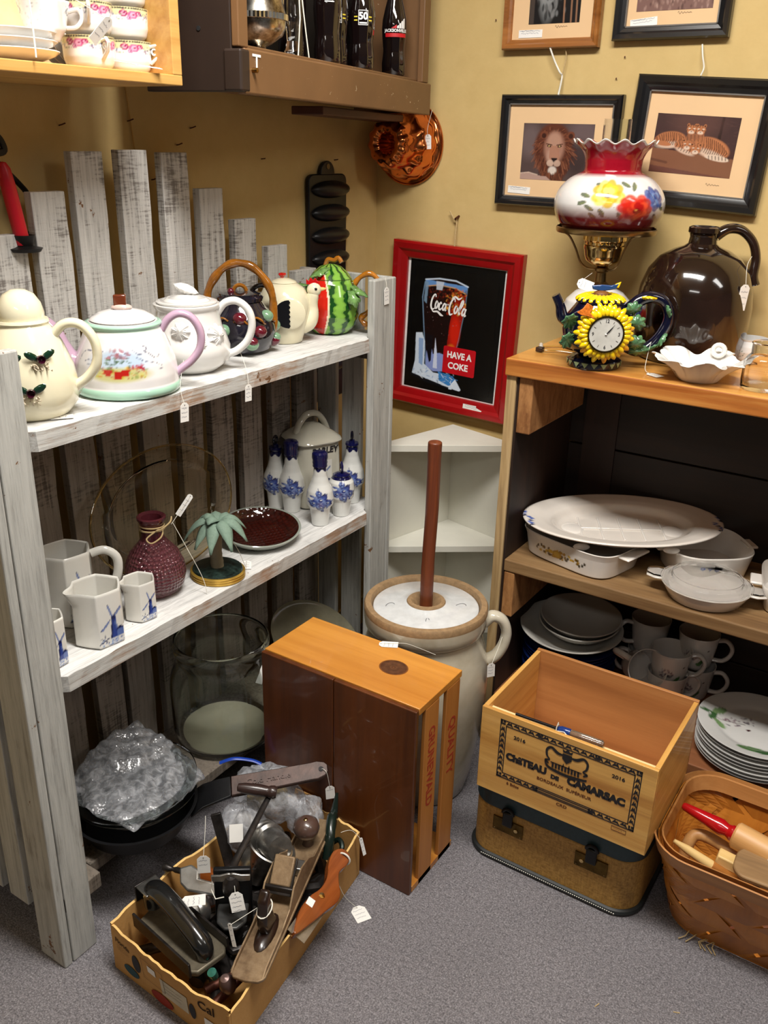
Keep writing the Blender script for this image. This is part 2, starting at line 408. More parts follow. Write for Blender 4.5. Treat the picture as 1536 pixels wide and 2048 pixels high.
for z in (1.066, .618):
    b = MB(); n = 60; g = random.Random(int(z * 100)); v = []; f = []; y0, y1 = -1.492, -.396
    for k in range(n + 1):
        y = y0 + (y1 - y0) * k / n; e = g.uniform(-.0018, .0012); h = g.uniform(-.0015, .0008)
        v += [(.076, y, z - .032), (.291 if (y < -1.43 or y > -.474) else .312, y, z - .032), ((.291 if (y < -1.43 or y > -.474) else .311) + e, y, z + h), (.076, y, z)]
    for k in range(n):
        for a in range(4): f.append((4 * k + a, 4 * k + (a + 1) % 4, 4 * k + 4 + (a + 1) % 4, 4 * k + 4 + a))
    f += [(3, 2, 1, 0), tuple(range(4 * n, 4 * n + 4))]
    o = b.add(v, f).build('shelf_board', [W_Y, W_EDGE], shelf, False, 0)
    for p in o.data.polygons:
        if abs(p.normal.x) > .6: p.material_index = 1
    # rails that carry the board, behind the slats and along the ends
    MB().box(.033, -1.49, z - .075, .054, -.4, z - .012).build('rail', W_DK, shelf, False, .002)
    for yy in (-1.4915, -.4115):
        MB().box(.08, yy, z - .07, .286, yy + .016, z - .034).build('cleat', W_DK, shelf, False, .002)

MB().box(.076, -1.4, .128, .275, -.41, .155).build('bottom_board', W_DK, shelf, False, .002)
MB().box(.08, -1.49, .125, .312, -1.405, .161).build('bottom_cleat', W_DK, shelf, False, .002)
# ================================================================ open pine box fixed to the left wall
PINE = wood('yellow_pine', H(160, 110, 48), H(200, 152, 80), H(218, 178, 108), 1, 45, .45, coat=.2)
PINE_E = wood('yellow_pine_edge', H(196, 148, 80), H(226, 186, 118), H(240, 208, 145), 1, 70, .5)
bx = thing('pine_wall_box', 'open yellow pine box shelf holding china cups, fixed to left wall', 'shelf', (0, 0, 0))
px0, pz = .29, 1.58
MB().box(.001, -2.2, pz, px0, -1.034, pz + .016).build('bottom_board', PINE, bx, False, .0015)
MB().box(.001, -1.055, pz + .016, px0, -1.034, 2.1).build('side_board', PINE, bx, False, .0015)
MB().box(.001, -2.2, pz + .016, .01, -1.055, 2.1).build('back_board', plain('cream_board', H(226, 206, 160), .6), bx, False)
MB().box(.001, -2.2, 2.1, px0, -1.034, 2.12).build('top_board', PINE, bx, False, .0015)

# ================================================================ brown painted cabinet hung across the corner
def chipped():
    t = NT('chipped_brown_paint'); v = t.coord(); c = t.ramp(t.noise(v, 5), [(.3, H(104, 74, 46)), (.7, H(120, 86, 54))])
    k = t.ramp(t.noise(v, 75, 5, .75), [(.672, (0, 0, 0)), (.68, (1, 1, 1))]); t.set(col=t.mix(k, c, H(226, 212, 178)), rough=.42); return t.m
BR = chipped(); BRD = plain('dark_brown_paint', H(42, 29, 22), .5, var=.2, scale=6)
n_ = Vector((-.98880226, -.14923168, 0)); d = Vector((-.14922693, .98877082, -.00797396))   # into the depth, along the front
Mc = Matrix((d, n_, d.cross(n_).normalized())).transposed().to_4x4(); Mc.translation = Vector((.325, -.944, 1.576))
# local: x along the front, y into the depth, z up; parts below are laid out with the room at +y and then turned round
cb = thing('brown_wall_cabinet', 'chipped brown painted open cabinet of soda bottles hung across corner', 'cabinet')
cb.matrix_world = Mc
LW = .878
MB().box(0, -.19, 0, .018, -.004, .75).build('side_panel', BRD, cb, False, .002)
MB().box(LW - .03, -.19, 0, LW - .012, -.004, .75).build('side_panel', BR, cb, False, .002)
MB().box(.018, -.19, .012, LW - .03, -.004, .078).build('shelf_board', BR, cb, False, .002)
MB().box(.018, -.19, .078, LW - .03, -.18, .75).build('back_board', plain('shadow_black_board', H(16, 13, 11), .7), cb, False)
MB().box(.012, -.003, -.003, LW, .016, .070).build('front_lip', BR, cb, False, .003)
MB().box(.0, -.003, .071, .03, .012, .75).build('stile', BR, cb, False, .002)
MB().box(LW - .05, -.003, .071, LW - .012, .012, .75).build('stile', BR, cb, False, .002)
MB().box(0.42, -.13, -.021, LW - .02, -.05, -.0035).build('bottom_cleat', plain('maroon_brown_paint', H(74, 36, 24), .5), cb, False, .002)
b = MB().box(.035, .0162, .058, .062, .0172, .0625).box(.046, .0162, .034, .051, .0172, .060)
b.build('white_letter_mark', plain('white_paint', H(235, 232, 225), .6), cb, False, .001)
MB().box(-.003, -.02, .0, .026, .0175, .068).build('corner_bracket', BRD, cb, False, .004)
b = MB().lathe([(.0045, 0), (.0045, .012)], 12, M=T(.036, .016, .045) @ RX(-PI / 2)).tube(arc((0, 0, 0), .006, 0, 6.2, 16), .0008, 6).xf(Matrix.Identity(4))
MB().lathe([(0, 0), (.0042, 0), (.0042, .01), (.002, .011), (0, .011)], 12, M=T(.036, .016, .036) @ RX(-PI / 2)).build('brass_peg', plain('dull_brass', H(150, 115, 60), .3, 1.), cb)
MB().lathe([(0, 0), (.004, 0), (.004, .001), (0, .001)], 14, M=T(-.0002, -.07, .1) @ RY(-PI / 2)).build('peg_hole', plain('hole_black', (.003, .003, .003), .9), cb)

for o in cb.children:
    o.data.transform(Matrix.Scale(-1, 4, (0, 1, 0))); o.data.flip_normals()

# ================================================================ white corner shelf standing against the right wall
WP = plain('white_shelf_paint', H(214, 212, 200), .55, var=.05, scale=9, bump=.12)
cs = thing('white_corner_shelf', 'small white painted triangular corner shelf standing below the red frame', 'shelf', (.312, -.048, 0), math.radians(-14))
tri = lambda a, c: [(.0, 0.0), (a, 0.0), (a, -.015), (.012, -c), (0, -c)]
for z in (.75, .452, .19, .03):
    MB().prism([(0, 0), (.235, 0), (.237, -.02), (.02, -.285), (0, -.285)], .019, z0=z - .019).build('shelf_board', WP, cs, False, .001)
MB().box(.0, -.284, 0, -.012, 0.0, .731).build('side_panel', WP, cs, False, .001)
MB().box(-.012, .0, 0, .236, .012, .731).build('side_panel', WP, cs, False, .001)
# ================================================================ right plank cabinet
HONEY = wood('honey_plank', H(150, 84, 22), H(206, 136, 56), H(232, 178, 98), 0, 26, .35, coat=.4)
HEDGE = wood('honey_plank_edge', H(120, 56, 12), H(176, 98, 34), H(214, 150, 74), 0, 40, .45, coat=.2)
PLY = wood('plywood_edge', H(120, 88, 50), H(196, 164, 112), H(222, 196, 150), 2, 60, .6)
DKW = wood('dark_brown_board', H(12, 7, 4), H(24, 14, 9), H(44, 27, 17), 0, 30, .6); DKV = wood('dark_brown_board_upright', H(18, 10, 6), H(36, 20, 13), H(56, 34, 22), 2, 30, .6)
MIDW = wood('aged_mid_plank', H(78, 54, 32), H(140, 106, 66), H(182, 148, 102), 0, 30, .6, knots=5); ENDG = wood('fir_end_block', H(110, 66, 30), H(158, 106, 58), H(184, 134, 82), 2, 120, .7, stretch=.4)
rc = thing('plank_cabinet', 'open honey wood plank shelving cabinet with dark inside against right wall', 'cabinet', (0, 0, 0))
XL, XR, YF = .63, 2.1, -.39
MB().box(XL, YF, 0, XL + .024, -.012, 1.01).build('side_panel', PLY, rc, False, .001)
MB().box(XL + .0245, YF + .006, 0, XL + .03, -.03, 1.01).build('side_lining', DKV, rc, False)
MB().box(XR - .024, YF, 0, XR, -.012, 1.01).build('side_panel', PLY, rc, False, .001)
o = MB().box(XL - .002, YF - .008, 1.01, XR, -.002, 1.05).build('top_board', [HONEY, HEDGE], rc, False, .003)
for p in o.data.polygons:
    if abs(p.normal.y) > .5: p.material_index = 1
MB().box(XL + .03, YF + .002, .515, XR - .024, -.03, .547).build('shelf_board', MIDW, rc, False, .003)
MB().box(XL + .03, YF + .002, .12, XR - .024, -.03, .155).build('shelf_board', wood('reddish_plank', H(74, 40, 22), H(120, 72, 42), H(150, 96, 60), 0, 28, .55), rc, False, .002)
for i, (z0, z1) in enumerate(((.02, .25), (.255, .5), (.505, .76), (.765, 1.0))):
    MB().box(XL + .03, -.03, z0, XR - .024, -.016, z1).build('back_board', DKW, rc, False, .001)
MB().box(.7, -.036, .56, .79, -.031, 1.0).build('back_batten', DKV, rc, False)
MB().box(XL + .031, YF + .004, .875, XL + .066, -.05, 1.009).build('cleat', ENDG, rc, False, .003)
MB().box(XL + .031, YF + .004, .39, XL + .06, -.05, .514).build('cleat', ENDG, rc, False, .003)
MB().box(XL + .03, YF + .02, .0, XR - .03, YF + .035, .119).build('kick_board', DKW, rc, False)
# ================================================================ small repeated makers
def scribble(w, h, seed, n=3):
    g = random.Random(seed); b = MB()
    for k in range(n):
        y = h * (.25 - .25 * k); x = -w * .38; pts = []
        while x < w * g.uniform(.25, .4):
            pts.append((x, y + g.uniform(-.0016, .0016))); x += g.uniform(.0008, .0018)
        if len(pts) > 2: b.add(*(lambda q: (q.v, q.f))(ribbon(pts, .0005)))
    return b
TAGS = []
def price_tag(M, attach, label, w=.021, h=.033, seed=0, group=None, lines=3, thread=True, mids=()):
    """M: tag centre, x across, y towards its hole; attach: world points the thread passes"""
    t = thing('price_tag', label, 'price tag', (0, 0, 0), group=group); t.matrix_world = M
    c = w * .28
    out = [(-w / 2, -h / 2), (w / 2, -h / 2), (w / 2, h / 2 - c), (w / 2 - c, h / 2), (-w / 2 + c, h / 2), (-w / 2, h / 2 - c)]
    MB().prism(out, .0006, z0=-.0003).build('card', M_PAPER, t, False)
    scribble(w, h * .9, seed, lines).xf(T(0, 0, .0002)).build('handwriting', M_INK, t, False)
    MB().lathe([(0, 0), (.0011, 0), (.0011, .0009), (0, .0009)], 10, M=T(0, h / 2 - .004, -.0001)).build('eyelet', M_INKBLACK, t)
    if thread:
        Mi = M.inverted(); hole = Vector((0, h / 2 - .004, .0006))
        pts = [hole] + [Mi @ Vector(p) for p in mids] + [Mi @ Vector(p) for p in attach]
        pts = spline(pts, 6) if len(pts) > 2 else pts
        MB().tube(pts, .00055, 5).build('thread', M_STRING, t)
    return t
def facing(p, az, tilt=0., roll=0.):
    """card frame: its face looks along azimuth az (degrees), tilted up by tilt, rolled in plane"""
    a = math.radians(az); n = Vector((math.cos(a), math.sin(a), 0)); x = Vector((-math.sin(a), math.cos(a), 0))
    return T(*p) @ Matrix((x, Vector((0, 0, 1)), n)).transposed().to_4x4() @ RX(-math.radians(tilt)) @ RZ(math.radians(roll))
def flat_on(p, az): return T(*p) @ RZ(math.radians(az))
def pot(name, label, cat, loc, deg, prof, mat, seg=48, group=None, body='body', **kw):
    t = thing(name, label, cat, loc, math.radians(deg), group)
    b = MB().lathe(prof, seg, **kw); b.build(body, mat, t); return t

# ================================================================ top shelf of the slatted unit
TS = 1.0665
LILAC = ceramic('lilac_glaze', H(190, 158, 180)); MINT = ceramic('mint_glaze', H(168, 208, 186)); DGREEN = ceramic('dark_leaf_glaze', H(20, 50, 34))
PLUM = ceramic('plum_glaze', H(52, 12, 28))
# cream teapot with applied flowers
t = pot('cream_teapot', 'cream teapot with applied plum roses and dark leaves beside the near upright', 'teapot', (.215, -1.352, TS), 40,
        [(0, 0), (.057, 0), (.062, .004), (.076, .022), (.0795, .043), (.0735, .081), (.059, .12), (.044, .144), (.041, .149), (.043, .153), (.041, .157), (.034, .157), (0, .15)], M_CREAM, 56)
MB().lathe([(.0, .152), (.036, .157), (.037, .166), (.033, .182), (.024, .196), (.011, .203), (0, .204)], 40).build('lid', M_CREAM, t)
MB().tube(spline([(.045, 0, .128), (.066, 0, .148), (.092, 0, .147), (.112, 0, .12), (.112, 0, .085), (.095, 0, .06), (.076, 0, .046), (.066, 0, .03)], 5), [.008] * 20 + [.0085] * 15 + [.009], 12, flat=1.3, up=(0, 1, 0)).build('handle', M_CREAM, t)
MB().tube(spline([(-.06, 0, .04), (-.09, 0, .06), (-.105, 0, .1), (-.122, 0, .14)], 6), [.02 - .0005 * i for i in range(19)], 14).build('spout', M_CREAM, t)
for k, (a, z) in enumerate(((-75, .052), (-58, .102), (-100, .098), (-120, .05))):
    ar = math.radians(a); r_ = .078 if z < .08 else .067; p = Vector((r_ * math.cos(ar), r_ * math.sin(ar), z)); n = Vector((math.cos(ar), math.sin(ar), .25)).normalized()
    F = frame(p, Vector((-math.sin(ar), math.cos(ar), 0)), Vector((0, 0, 1)))
    b = MB()
    for s in (-1, 1): b.ball((0, 0, 0), (.013, .006, .0022), 10, 6, M=F @ T(s * .013, .007, .002) @ RZ(s * .55))
    b.build('leaf', DGREEN, t)
    q = MB().lathe([(0, 0), (.0055, .0), (.0075, .007), (.0062, .011), (.004, .006), (0, .004)], 14, M=F @ T(0, .002, 0)); q.build('rosebud', PLUM, t)
    g = random.Random(k); b = MB()
    for j in range(26):
        q = F @ Vector((g.uniform(-.013, .013), g.uniform(-.02, -.003), .002)); b.tube([q, q + Vector((g.uniform(-.006, .006), g.uniform(-.006, .006), g.uniform(-.007, .003))) + n * .004], .0011, 5)
    b.build('fringe', ceramic('biscuit_fringe', H(205, 190, 165), .4), t)
price_tag(flat_on((.275, -1.345, TS + .0012), 145), [(.278, -1.277, 1.127)], 'white price tag lying on the top shelf, tied to the cream teapot', .022, .042, 3, mids=[(.262, -1.318, 1.07)])

# white and mint teapot with lilac spout and handle
def tea_scene():
    c = Canvas(300, 190, s2l((.9, .885, .88))); c.ell(.5, .52, .3, .17, H(176, 196, 218), .9, soft=.5); c.ell(.5, .74, .31, .09, H(196, 190, 120), .9, soft=.4)
    c.speck(90, (.22, .58, .78, .8), .014, [H(190, 175, 60), H(120, 140, 60), H(200, 120, 60), H(210, 200, 120), H(160, 60, 60)], 3)
    for x, y in ((.4, .7), (.5, .74), (.57, .7)): c.poly([(x - .045, y - .07), (x + .045, y - .07), (x + .03, y + .07), (x - .03, y + .07)], H(178, 34, 26))
    c.speck(26, (.36, .4, .62, .62), .014, [H(50, 80, 40), H(80, 110, 60)], 4); c.speck(22, (.38, .26, .62, .44), .02, [H(150, 90, 100), H(170, 110, 120), H(120, 70, 90)], 5); c.speck(12, (.64, .55, .76, .68), .014, [H(170, 30, 60)], 6)
    ln = H(90, 95, 120)
    for pts in ([(.02, .5), (.06, .36), (.16, .3), (.24, .34), (.3, .28), (.34, .32)], [(.66, .28), (.72, .36), (.82, .34), (.9, .46), (.96, .42)], [(.7, .42), (.78, .5), (.9, .56), (.97, .66), (.9, .7)], [(.1, .52), (.2, .46), (.22, .54), (.16, .56)], [(.75, .2), (.82, .24), (.8, .3), (.74, .28)]):
        c.line([(p[0], p[1]) for p in spline([(x, y, 0) for x, y in pts], 6)], .009, ln, .9)
    return c
tc_ = tea_scene()
t = thing('lilac_handled_teapot', 'large white teapot with mint rims, lilac spout and handle and a garden scene', 'teapot', (.22, -1.148, TS), math.radians(42))
prof = [(.0, 0), (.086, 0), (.094, .003), (.0965, .009), (.0955, .016), (.093, .019), (.0925, .035), (.0885, .058), (.08, .084), (.071, .106), (.0655, .117), (.0685, .121), (.0685, .125), (.063, .127), (.03, .126), (0, .126)]
def col(A, R, Z, I):
    o = bandcol(s2l((.9, .885, .88)), tc_, -1.62, 2.0, .024, .112, A, Z); mint = np.array(H(168, 208, 186)); o[Z < .0185] = mint; o[(Z > .1165) & (R > .06)] = mint; return o
plathe(prof, 180, 110, col).build('body', M_PAINT, t, angle=60)
lid = MB().lathe([(0, .125), (.056, .1275), (.058, .1295), (.054, .134), (.04, .1415), (.02, .146), (0, .147)], 48).build('lid', ceramic('white_lid_glaze', s2l((.9, .885, .88))), t)
lk = MB().box(-.013, -.008, .145, .009, .008, .172).xf(Matrix.Identity(4)).build('flowerpot_knob', ceramic('russet_glaze', H(104, 48, 28)), lid, True, .002)
MB().ball((.0, -.002, .15), (.019, .012, .006), 14, 8).build('knob_base', ceramic('pale_pink_glaze', H(205, 180, 170)), lid)
MB().tube(spline([(.066, 0, .108), (.08, 0, .128), (.1, 0, .138), (.122, 0, .13), (.136, 0, .104), (.134, 0, .075), (.118, 0, .052), (.1, 0, .038), (.088, 0, .028)], 5), .0075, 12, flat=1.35, up=(0, 1, 0)).build('handle', LILAC, t)
MB().tube(spline([(-.07, 0, .042), (-.098, 0, .055), (-.112, 0, .08), (-.122, 0, .108), (-.14, 0, .126), (-.153, 0, .128)], 6), [.023 - .0005 * i for i in range(31)], 16).build('spout', LILAC, t)
price_tag(facing((.322, -1.110, 1.03), 0, 0, -4), [(.31, -1.105, 1.075), (.285, -1.068, 1.115)], 'white price tag hanging over top shelf edge from the lilac handled teapot', .021, .036, 5)

# white embossed shell teapot
t = pot('shell_teapot', 'plain white teapot embossed with seashells, shell knob on lid', 'teapot', (.197, -.964, TS), 38,
        [(0, 0), (.052, 0), (.056, .003), (.072, .016), (.0815, .036), (.0815, .05), (.0735, .074), (.066, .09), (.0625, .108), (.0615, .12), (.0655, .126), (.0655, .131), (.06, .132), (0, .128)], M_WHITE, 60,
        mod=lambda a, i, r, z: (r + .0012 * math.sin(z * 420 + math.sin(3 * a)) * (1 if .05 < z < .11 else 0), z))
b = MB()
for a, z, s in ((-95, .088, 1.), (-35, .075, 1.25), (-150, .08, 1.), (-65, .06, .8)):
    ar = math.radians(a); p = Vector((.071 * math.cos(ar), .071 * math.sin(ar), z)); F = frame(p, Vector((-math.sin(ar), math.cos(ar), 0)), Vector((0, 0, 1)))
    MB().lathe([(0, .009), (.006 * s, .0088), (.013 * s, .0055), (.018 * s, -.002)], 54, M=F @ RX(-.15), mod=lambda a_, i, r, zz: (r * (1 + .09 * math.cos(9 * a_)), zz + .0012 * math.cos(18 * a_) * (i > 0))).build('embossed_shell', M_WHITE, t)
lid = MB().lathe([(0, .13), (.058, .1325), (.0595, .136), (.05, .1385), (.045, .1375), (.038, .1425), (.034, .1415), (.02, .147), (0, .149)], 48).build('lid', M_WHITE, t)
MB().lathe([(0, -.012), (.012, -.009), (.021, .0), (.012, .007), (0, .01)], 48, M=T(0, 0, .159) @ RY(.35) @ RX(.2), sq=(1.15, .6), mod=lambda a_, i, r, zz: (r * (1 + .07 * math.cos(12 * a_)), zz)).build('shell_knob', M_WHITE, lid)
MB().tube(spline([(.058, 0, .112), (.074, 0, .132), (.098, 0, .136), (.12, 0, .118), (.126, 0, .088), (.116, 0, .058), (.095, 0, .038), (.076, 0, .03), (.07, 0, .02)], 5), .0078, 12, flat=1.3, up=(0, 1, 0)).build('handle', M_WHITE, t)
MB().tube(spline([(-.06, 0, .05), (-.088, 0, .06), (-.104, 0, .09), (-.12, 0, .118)], 6), [.019 - .0005 * i for i in range(19)], 14).build('spout', M_WHITE, t)
price_tag(facing((.322, -.933, 1.03), 0, 0, -3), [(.312, -.925, 1.073), (.27, -.895, 1.098)], 'white price tag hanging over top shelf edge from the shell teapot', .019, .034, 7)

# dark fruit teapot with brown branch handle
DARKG = plain('dark_blue_glaze', H(26, 24, 34), .1, var=.6, scale=45, coat=.7); BRANCH = plain('amber_branch_glaze', H(150, 92, 26), .15, var=.35, scale=40, coat=.6)
t = pot('fruit_teapot', 'dark glazed teapot covered in green and maroon fruit with tall amber branch handle', 'teapot', (.164, -.772, TS), 36,
        [(0, 0), (.05, 0), (.066, .01), (.0765, .036), (.0755, .06), (.067, .084), (.052, .1), (.048, .108), (.045, .112), (0, .11)], DARKG, 48)
g = random.Random(4)
GRN = ceramic('celadon_apple', H(116, 152, 120)); MAR = ceramic('maroon_fruit', H(92, 20, 34))
for k in range(17):
    a = -PI * .5 + (k - 8) * .36 + g.uniform(-.1, .1); z = (.03, .052, .078)[k % 3] + g.uniform(-.005, .005); rr = {0: .07, 1: .072, 2: .064}[k % 3]
    MB().ball((rr * math.cos(a), rr * math.sin(a), z), (.0155, .0155, .0135), 14, 9).build('fruit', GRN if k % 2 else MAR, t)
    if k % 3 == 0: MB().ball((rr * 1.06 * math.cos(a), rr * 1.06 * math.sin(a), z + .006), (.0128, .0128, .0105), 12, 8).build('fruit_blush', MAR if k % 2 else GRN, t)
for k in range(5):
    a0 = -2.7 + k * .62; MB().tube([((.076 - .006 * abs(s)) * math.cos(a0 + .22 * s), (.076 - .006 * abs(s)) * math.sin(a0 + .22 * s), .075 + .008 * math.sin(s * 2 + k)) for s in np.linspace(-1, 1, 9)], .0022, 6).build('twig', BRANCH, t)
lid = MB().lathe([(0, .108), (.05, .111), (.051, .118), (.046, .122), (.046, .126), (.03, .128), (0, .13)], 40).build('lid', DARKG, t)
MB().tube(arc((0, 0, .128), .014, 0.1, PI - .1, 12), .0042, 8).build('loop_knob', BRANCH, lid)
MB().ball((-.018, -.012, .13), .0075, 12, 8).build('cherry', MAR, lid)
g = random.Random(2); R_ = .071
MB().tube([(R_ * math.cos(a) * (1 + .02 * math.sin(5 * a)), 0, .095 + (R_ + .022) * math.sin(a) - (.03 if a < 0 or a > PI else 0)) for a in np.linspace(-.22, PI + .22, 34)], [.0088 + .0011 * math.sin(k * 1.1) for k in range(34)], 12).build('bail_handle', BRANCH, t)
MB().tube(arc((.045, .03, .112), .026, -.3, PI + .3, 18), .0052, 10).build('side_handle', ceramic('black_brown_glaze', H(26, 16, 14)), t)
MB().tube(spline([(-.06, .0, .05), (-.088, 0, .062), (-.1, 0, .09)], 6), [.016 - .0005 * i for i in range(13)], 12).build('spout', DARKG, t)

# white hen teapot
t = pot('hen_teapot', 'white hen shaped teapot with black wing patch and red comb', 'teapot', (.172, -.632, TS), 42,
        [(0, 0), (.038, 0), (.041, .003), (.046, .02), (.054, .045), (.0595, .075), (.057, .1), (.046, .122), (.028, .134), (0, .139)], M_CREAM, 48)
MB().lathe([(0, .006), (.03, .0045), (.035, .001), (.0355, -.003)], 40, M=T(.008, -.0535, .072) @ RX(PI / 2 + .02), sq=(1.05, 1.02)).build('wing', M_CREAM, t)
b = MB(); out = [(-.001, .031)] + [(-.002 + .0035 * math.cos(k * PI) , .031 - k * .0103) for k in range(1, 6)] + [(-.001, -.031)] + [(-.034 * math.cos(q), -.031 * math.sin(q) - 0) for q in np.linspace(PI / 2 - .02, -PI / 2, 12)][::1]
MB().prism([(-.001, -.0315)] + [((.0025 if k % 2 else -.001), -.0315 + k * .00525) for k in range(1, 12)] + [(-.001, .0315)] + [(-.034 * math.sin(q), .0315 * math.cos(q)) for q in np.linspace(.05, PI - .05, 14)], .0022, T(.008, -.0628, .072) @ RX(PI / 2), -.003).build('wing_patch', ceramic('black_glaze', (.008, .008, .01)), t, False)
MB().tube(spline([(.03, 0, .04), (.05, 0, .045), (.062, -.002, .066), (.063, -.004, .092), (.068, -.006, .116)], 6), [.022, .023, .024, .025, .025, .024, .024, .0235, .023, .022, .0205, .019, .0175, .016, .015, .014, .014, .014, .014, .014, .014, .014, .013, .012, .01][:25], 16).build('neck', M_CREAM, t)
hd = MB().ball((.068, -.006, .118), (.0165, .0145, .016), 18, 12).build('head', M_CREAM, t)
MB().lathe([(0, -.004), (.0052, -.003), (.0035, .007), (0, .016)], 12, M=T(.083, -.006, .119) @ RY(PI / 2 - .1), sq=(1, .7)).build('beak', ceramic('yellow_beak', H(230, 205, 130)), hd)
MB().ball((.071, -.0198, .121), (.0032, .0018, .0036), 12, 8).build('eye', ceramic('black_glaze', (.008, .008, .01)), hd)
RED = ceramic('red_glaze', H(190, 20, 22))
MB().prism([(-.016, -.004), (-.016, .008), (-.01, .004), (-.006, .012), (0, .005), (.005, .011), (.01, .004), (.014, .002), (.012, -.004)], .006, T(.066, -.003, .134) @ RX(PI / 2)).build('comb', RED, hd, True, .001)
MB().ball((.078, -.008, .104), (.004, .003, .007), 10, 7).build('wattle', RED, hd)
lid = MB().lathe([(.0, .133), (.03, .134), (.026, .138), (.012, .143), (0, .144)], 30).build('lid', M_CREAM, t)
MB().lathe([(0, 0), (.003, 0), (.004, .004), (.0085, .009), (.007, .013), (0, .014)], 24, M=T(-.004, 0, .1415), mod=lambda a, i, r, z: (r * (1 + .12 * math.cos(5 * a)), z)).build('flower_knob', RED, lid)

# watermelon teapot
t = thing('watermelon_teapot', 'green striped watermelon teapot with red slice and brown vine handle', 'teapot', (.19, -.478, TS), math.radians(30))
prof = [(0, 0), (.037, 0), (.045, .003), (.06, .018), (.069, .045), (.0705, .065), (.067, .092), (.057, .12), (.052, .128), (.041, .143), (.026, .156), (.01, .162), (0, .163)]
def col(A, R, Z, I):
    lt, dk, red, wh = [np.array(H(*c)) for c in ((128, 178, 70), (24, 72, 26), (206, 34, 20), (232, 222, 190))]
    out = np.tile(lt, (len(A), 1)); wob = .05 * np.sin(Z * 190 + A * 3) + .03 * np.sin(Z * 470); ph = ((A + wob) * 11 / (2 * PI)) % 1
    k = np.abs(ph - .5) < .17; out[k] = dk; k = (np.abs(ph - .5) < .28) & ~k; out[k] = lt * .75 + dk * .25
    d = (A + PI * .5 + .38 + PI) % (2 * PI) - PI; wdt = .43 * np.sqrt(np.clip(1 - ((Z - .072) / .074) ** 2, 0, 1)); k = np.abs(d) < wdt + .04 * (wdt > 0); out[k] = wh
    k = (np.abs(d) < wdt - .03) & (wdt > .05); out[k] = red
    sd = k & (np.sin(A * 34 + np.floor(Z * 70) * 2.1) > .93) & (np.sin(Z * 440) > .72); out[sd] = np.array(H(60, 10, 8)); out[(Z > .1285) & (Z < .131) & (R > .04)] = dk * .6
    return out
plathe(prof, 200, 110, col).build('body', M_PAINT, t)
VINE = plain('ochre_vine_glaze', H(168, 104, 28), .2, var=.3, scale=40, coat=.5); LEAFG = plain('yellow_green_leaf', H(110, 150, 84), .25, var=.5, scale=60, coat=.4)
MB().tube(spline([(.052, 0, .108), (.068, 0, .13), (.092, 0, .142), (.112, 0, .13), (.115, 0, .1), (.108, 0, .07), (.09, 0, .05), (.074, 0, .036), (.082, 0, .024), (.092, 0, .02)], 5), [.0066 + .0012 * math.sin(i * .8) for i in range(46)], 10).build('handle', VINE, t)
def leaf(M, L, W, mat, parent, name='leaf', lobes=5, curl=.15):
    b = MB(); n = 28; top = []; 
    v = [Vector((0, 0, 0.002))]; 
    for k in range(n):
        a = 2 * PI * k / n; r_ = 1 + .16 * math.cos(lobes * a); x, y = L * .5 * (1 + math.cos(a) * r_), W * .5 * math.sin(a) * r_; v.append(Vector((x, y, -curl * (abs(y) + x * .3) + .001 * math.cos(k * PI))))
    v[0] = Vector((L * .5, 0, .002)); v = [M @ p for p in v]
    b.add(v, [(0, 1 + k, 1 + (k + 1) % n) for k in range(n)]); return b.build(name, mat, parent, True, solid=.0025, angle=80)
leaf(frame((.055, -.03, .118), (.7, -.3, -.4), (.3, .7, 0)), .045, .034, LEAFG, t)
leaf(frame((.055, -.045, .11), (.35, -.5, -1), (.8, .2, 0)), .042, .028, LEAFG, t)
leaf(frame((-.05, -.01, .112), (-.9, -.3, .1), (.2, -1, .1)), .05, .034, LEAFG, t)
leaf(frame((-.005, -.02, .157), (-.6, -.5, -.3), (.7, -.7, 0)), .05, .034, LEAFG, t)
leaf(frame((.0, -.01, .16), (-.2, -.9, -.45), (1, 0, 0)), .035, .03, LEAFG, t)
MB().tube(spline([(-.012, 0, .158), (-.006, -.002, .172), (.008, 0, .17), (.018, .002, .176), (.026, 0, .166)], 5), [.0058] * 21, 9).build('stem_knob', VINE, t)
price_tag(facing((.3165, -.424, 1.16), 0, 0, 3), [(.3145, -.424, 1.19), (.312, -.425, 1.203)], 'white price tag hanging on the far upright of the slatted shelf', .021, .04, 11)

# ================================================================ middle shelf of the slatted unit
MS = .6185
def windmill():
    W = s2l((.88, .87, .84)); B1, B2, B3 = H(40, 62, 140), H(90, 112, 172), H(24, 34, 84); c = Canvas(150, 220, W)
    c.speck(40, (.1, .82, .95, .98), .03, [H(120, 150, 196), B2, W], 2)
    c.poly([(.52, .4), (.68, .4), (.74, .82), (.44, .84)], B1); c.poly([(.52, .4), (.56, .4), (.52, .83), (.44, .84)], B3); c.ell(.6, .39, .085, .07, B3)
    for p in ([(.1, .62), (.9, .2)], [(.42, .1), (.72, .72)]): c.line(p, .022, B3)
    for p in ([(.18, .6), (.4, .47)], [(.68, .35), (.88, .24)], [(.44, .14), (.54, .34)], [(.64, .5), (.72, .66)]): c.line(p, .07, B2, .85)
    c.poly([(.68, .68), (.95, .66), (.95, .84), (.7, .84)], B2); c.poly([(.66, .7), (.8, .6), (.97, .68)], B3)
    c.line([(.05, .9), (.4, .8)], .035, B3); c.line([(.22, .7), (.3, .94)], .02, B3); c.line([(.1, .78), (.38, .92)], .02, B3); c.line([(.3, .95), (.7, .99), (.98, .93)], .03, B2)
    c.speck(10, (.1, .3, .4, .45), .006, [B2], 5); return c
WM = windmill()
def hexr(a, k=6, rnd=.35):
    q = (a % (2 * PI / k)) - PI / k; return (1 - rnd) * math.cos(PI / k) / math.cos(q) + rnd
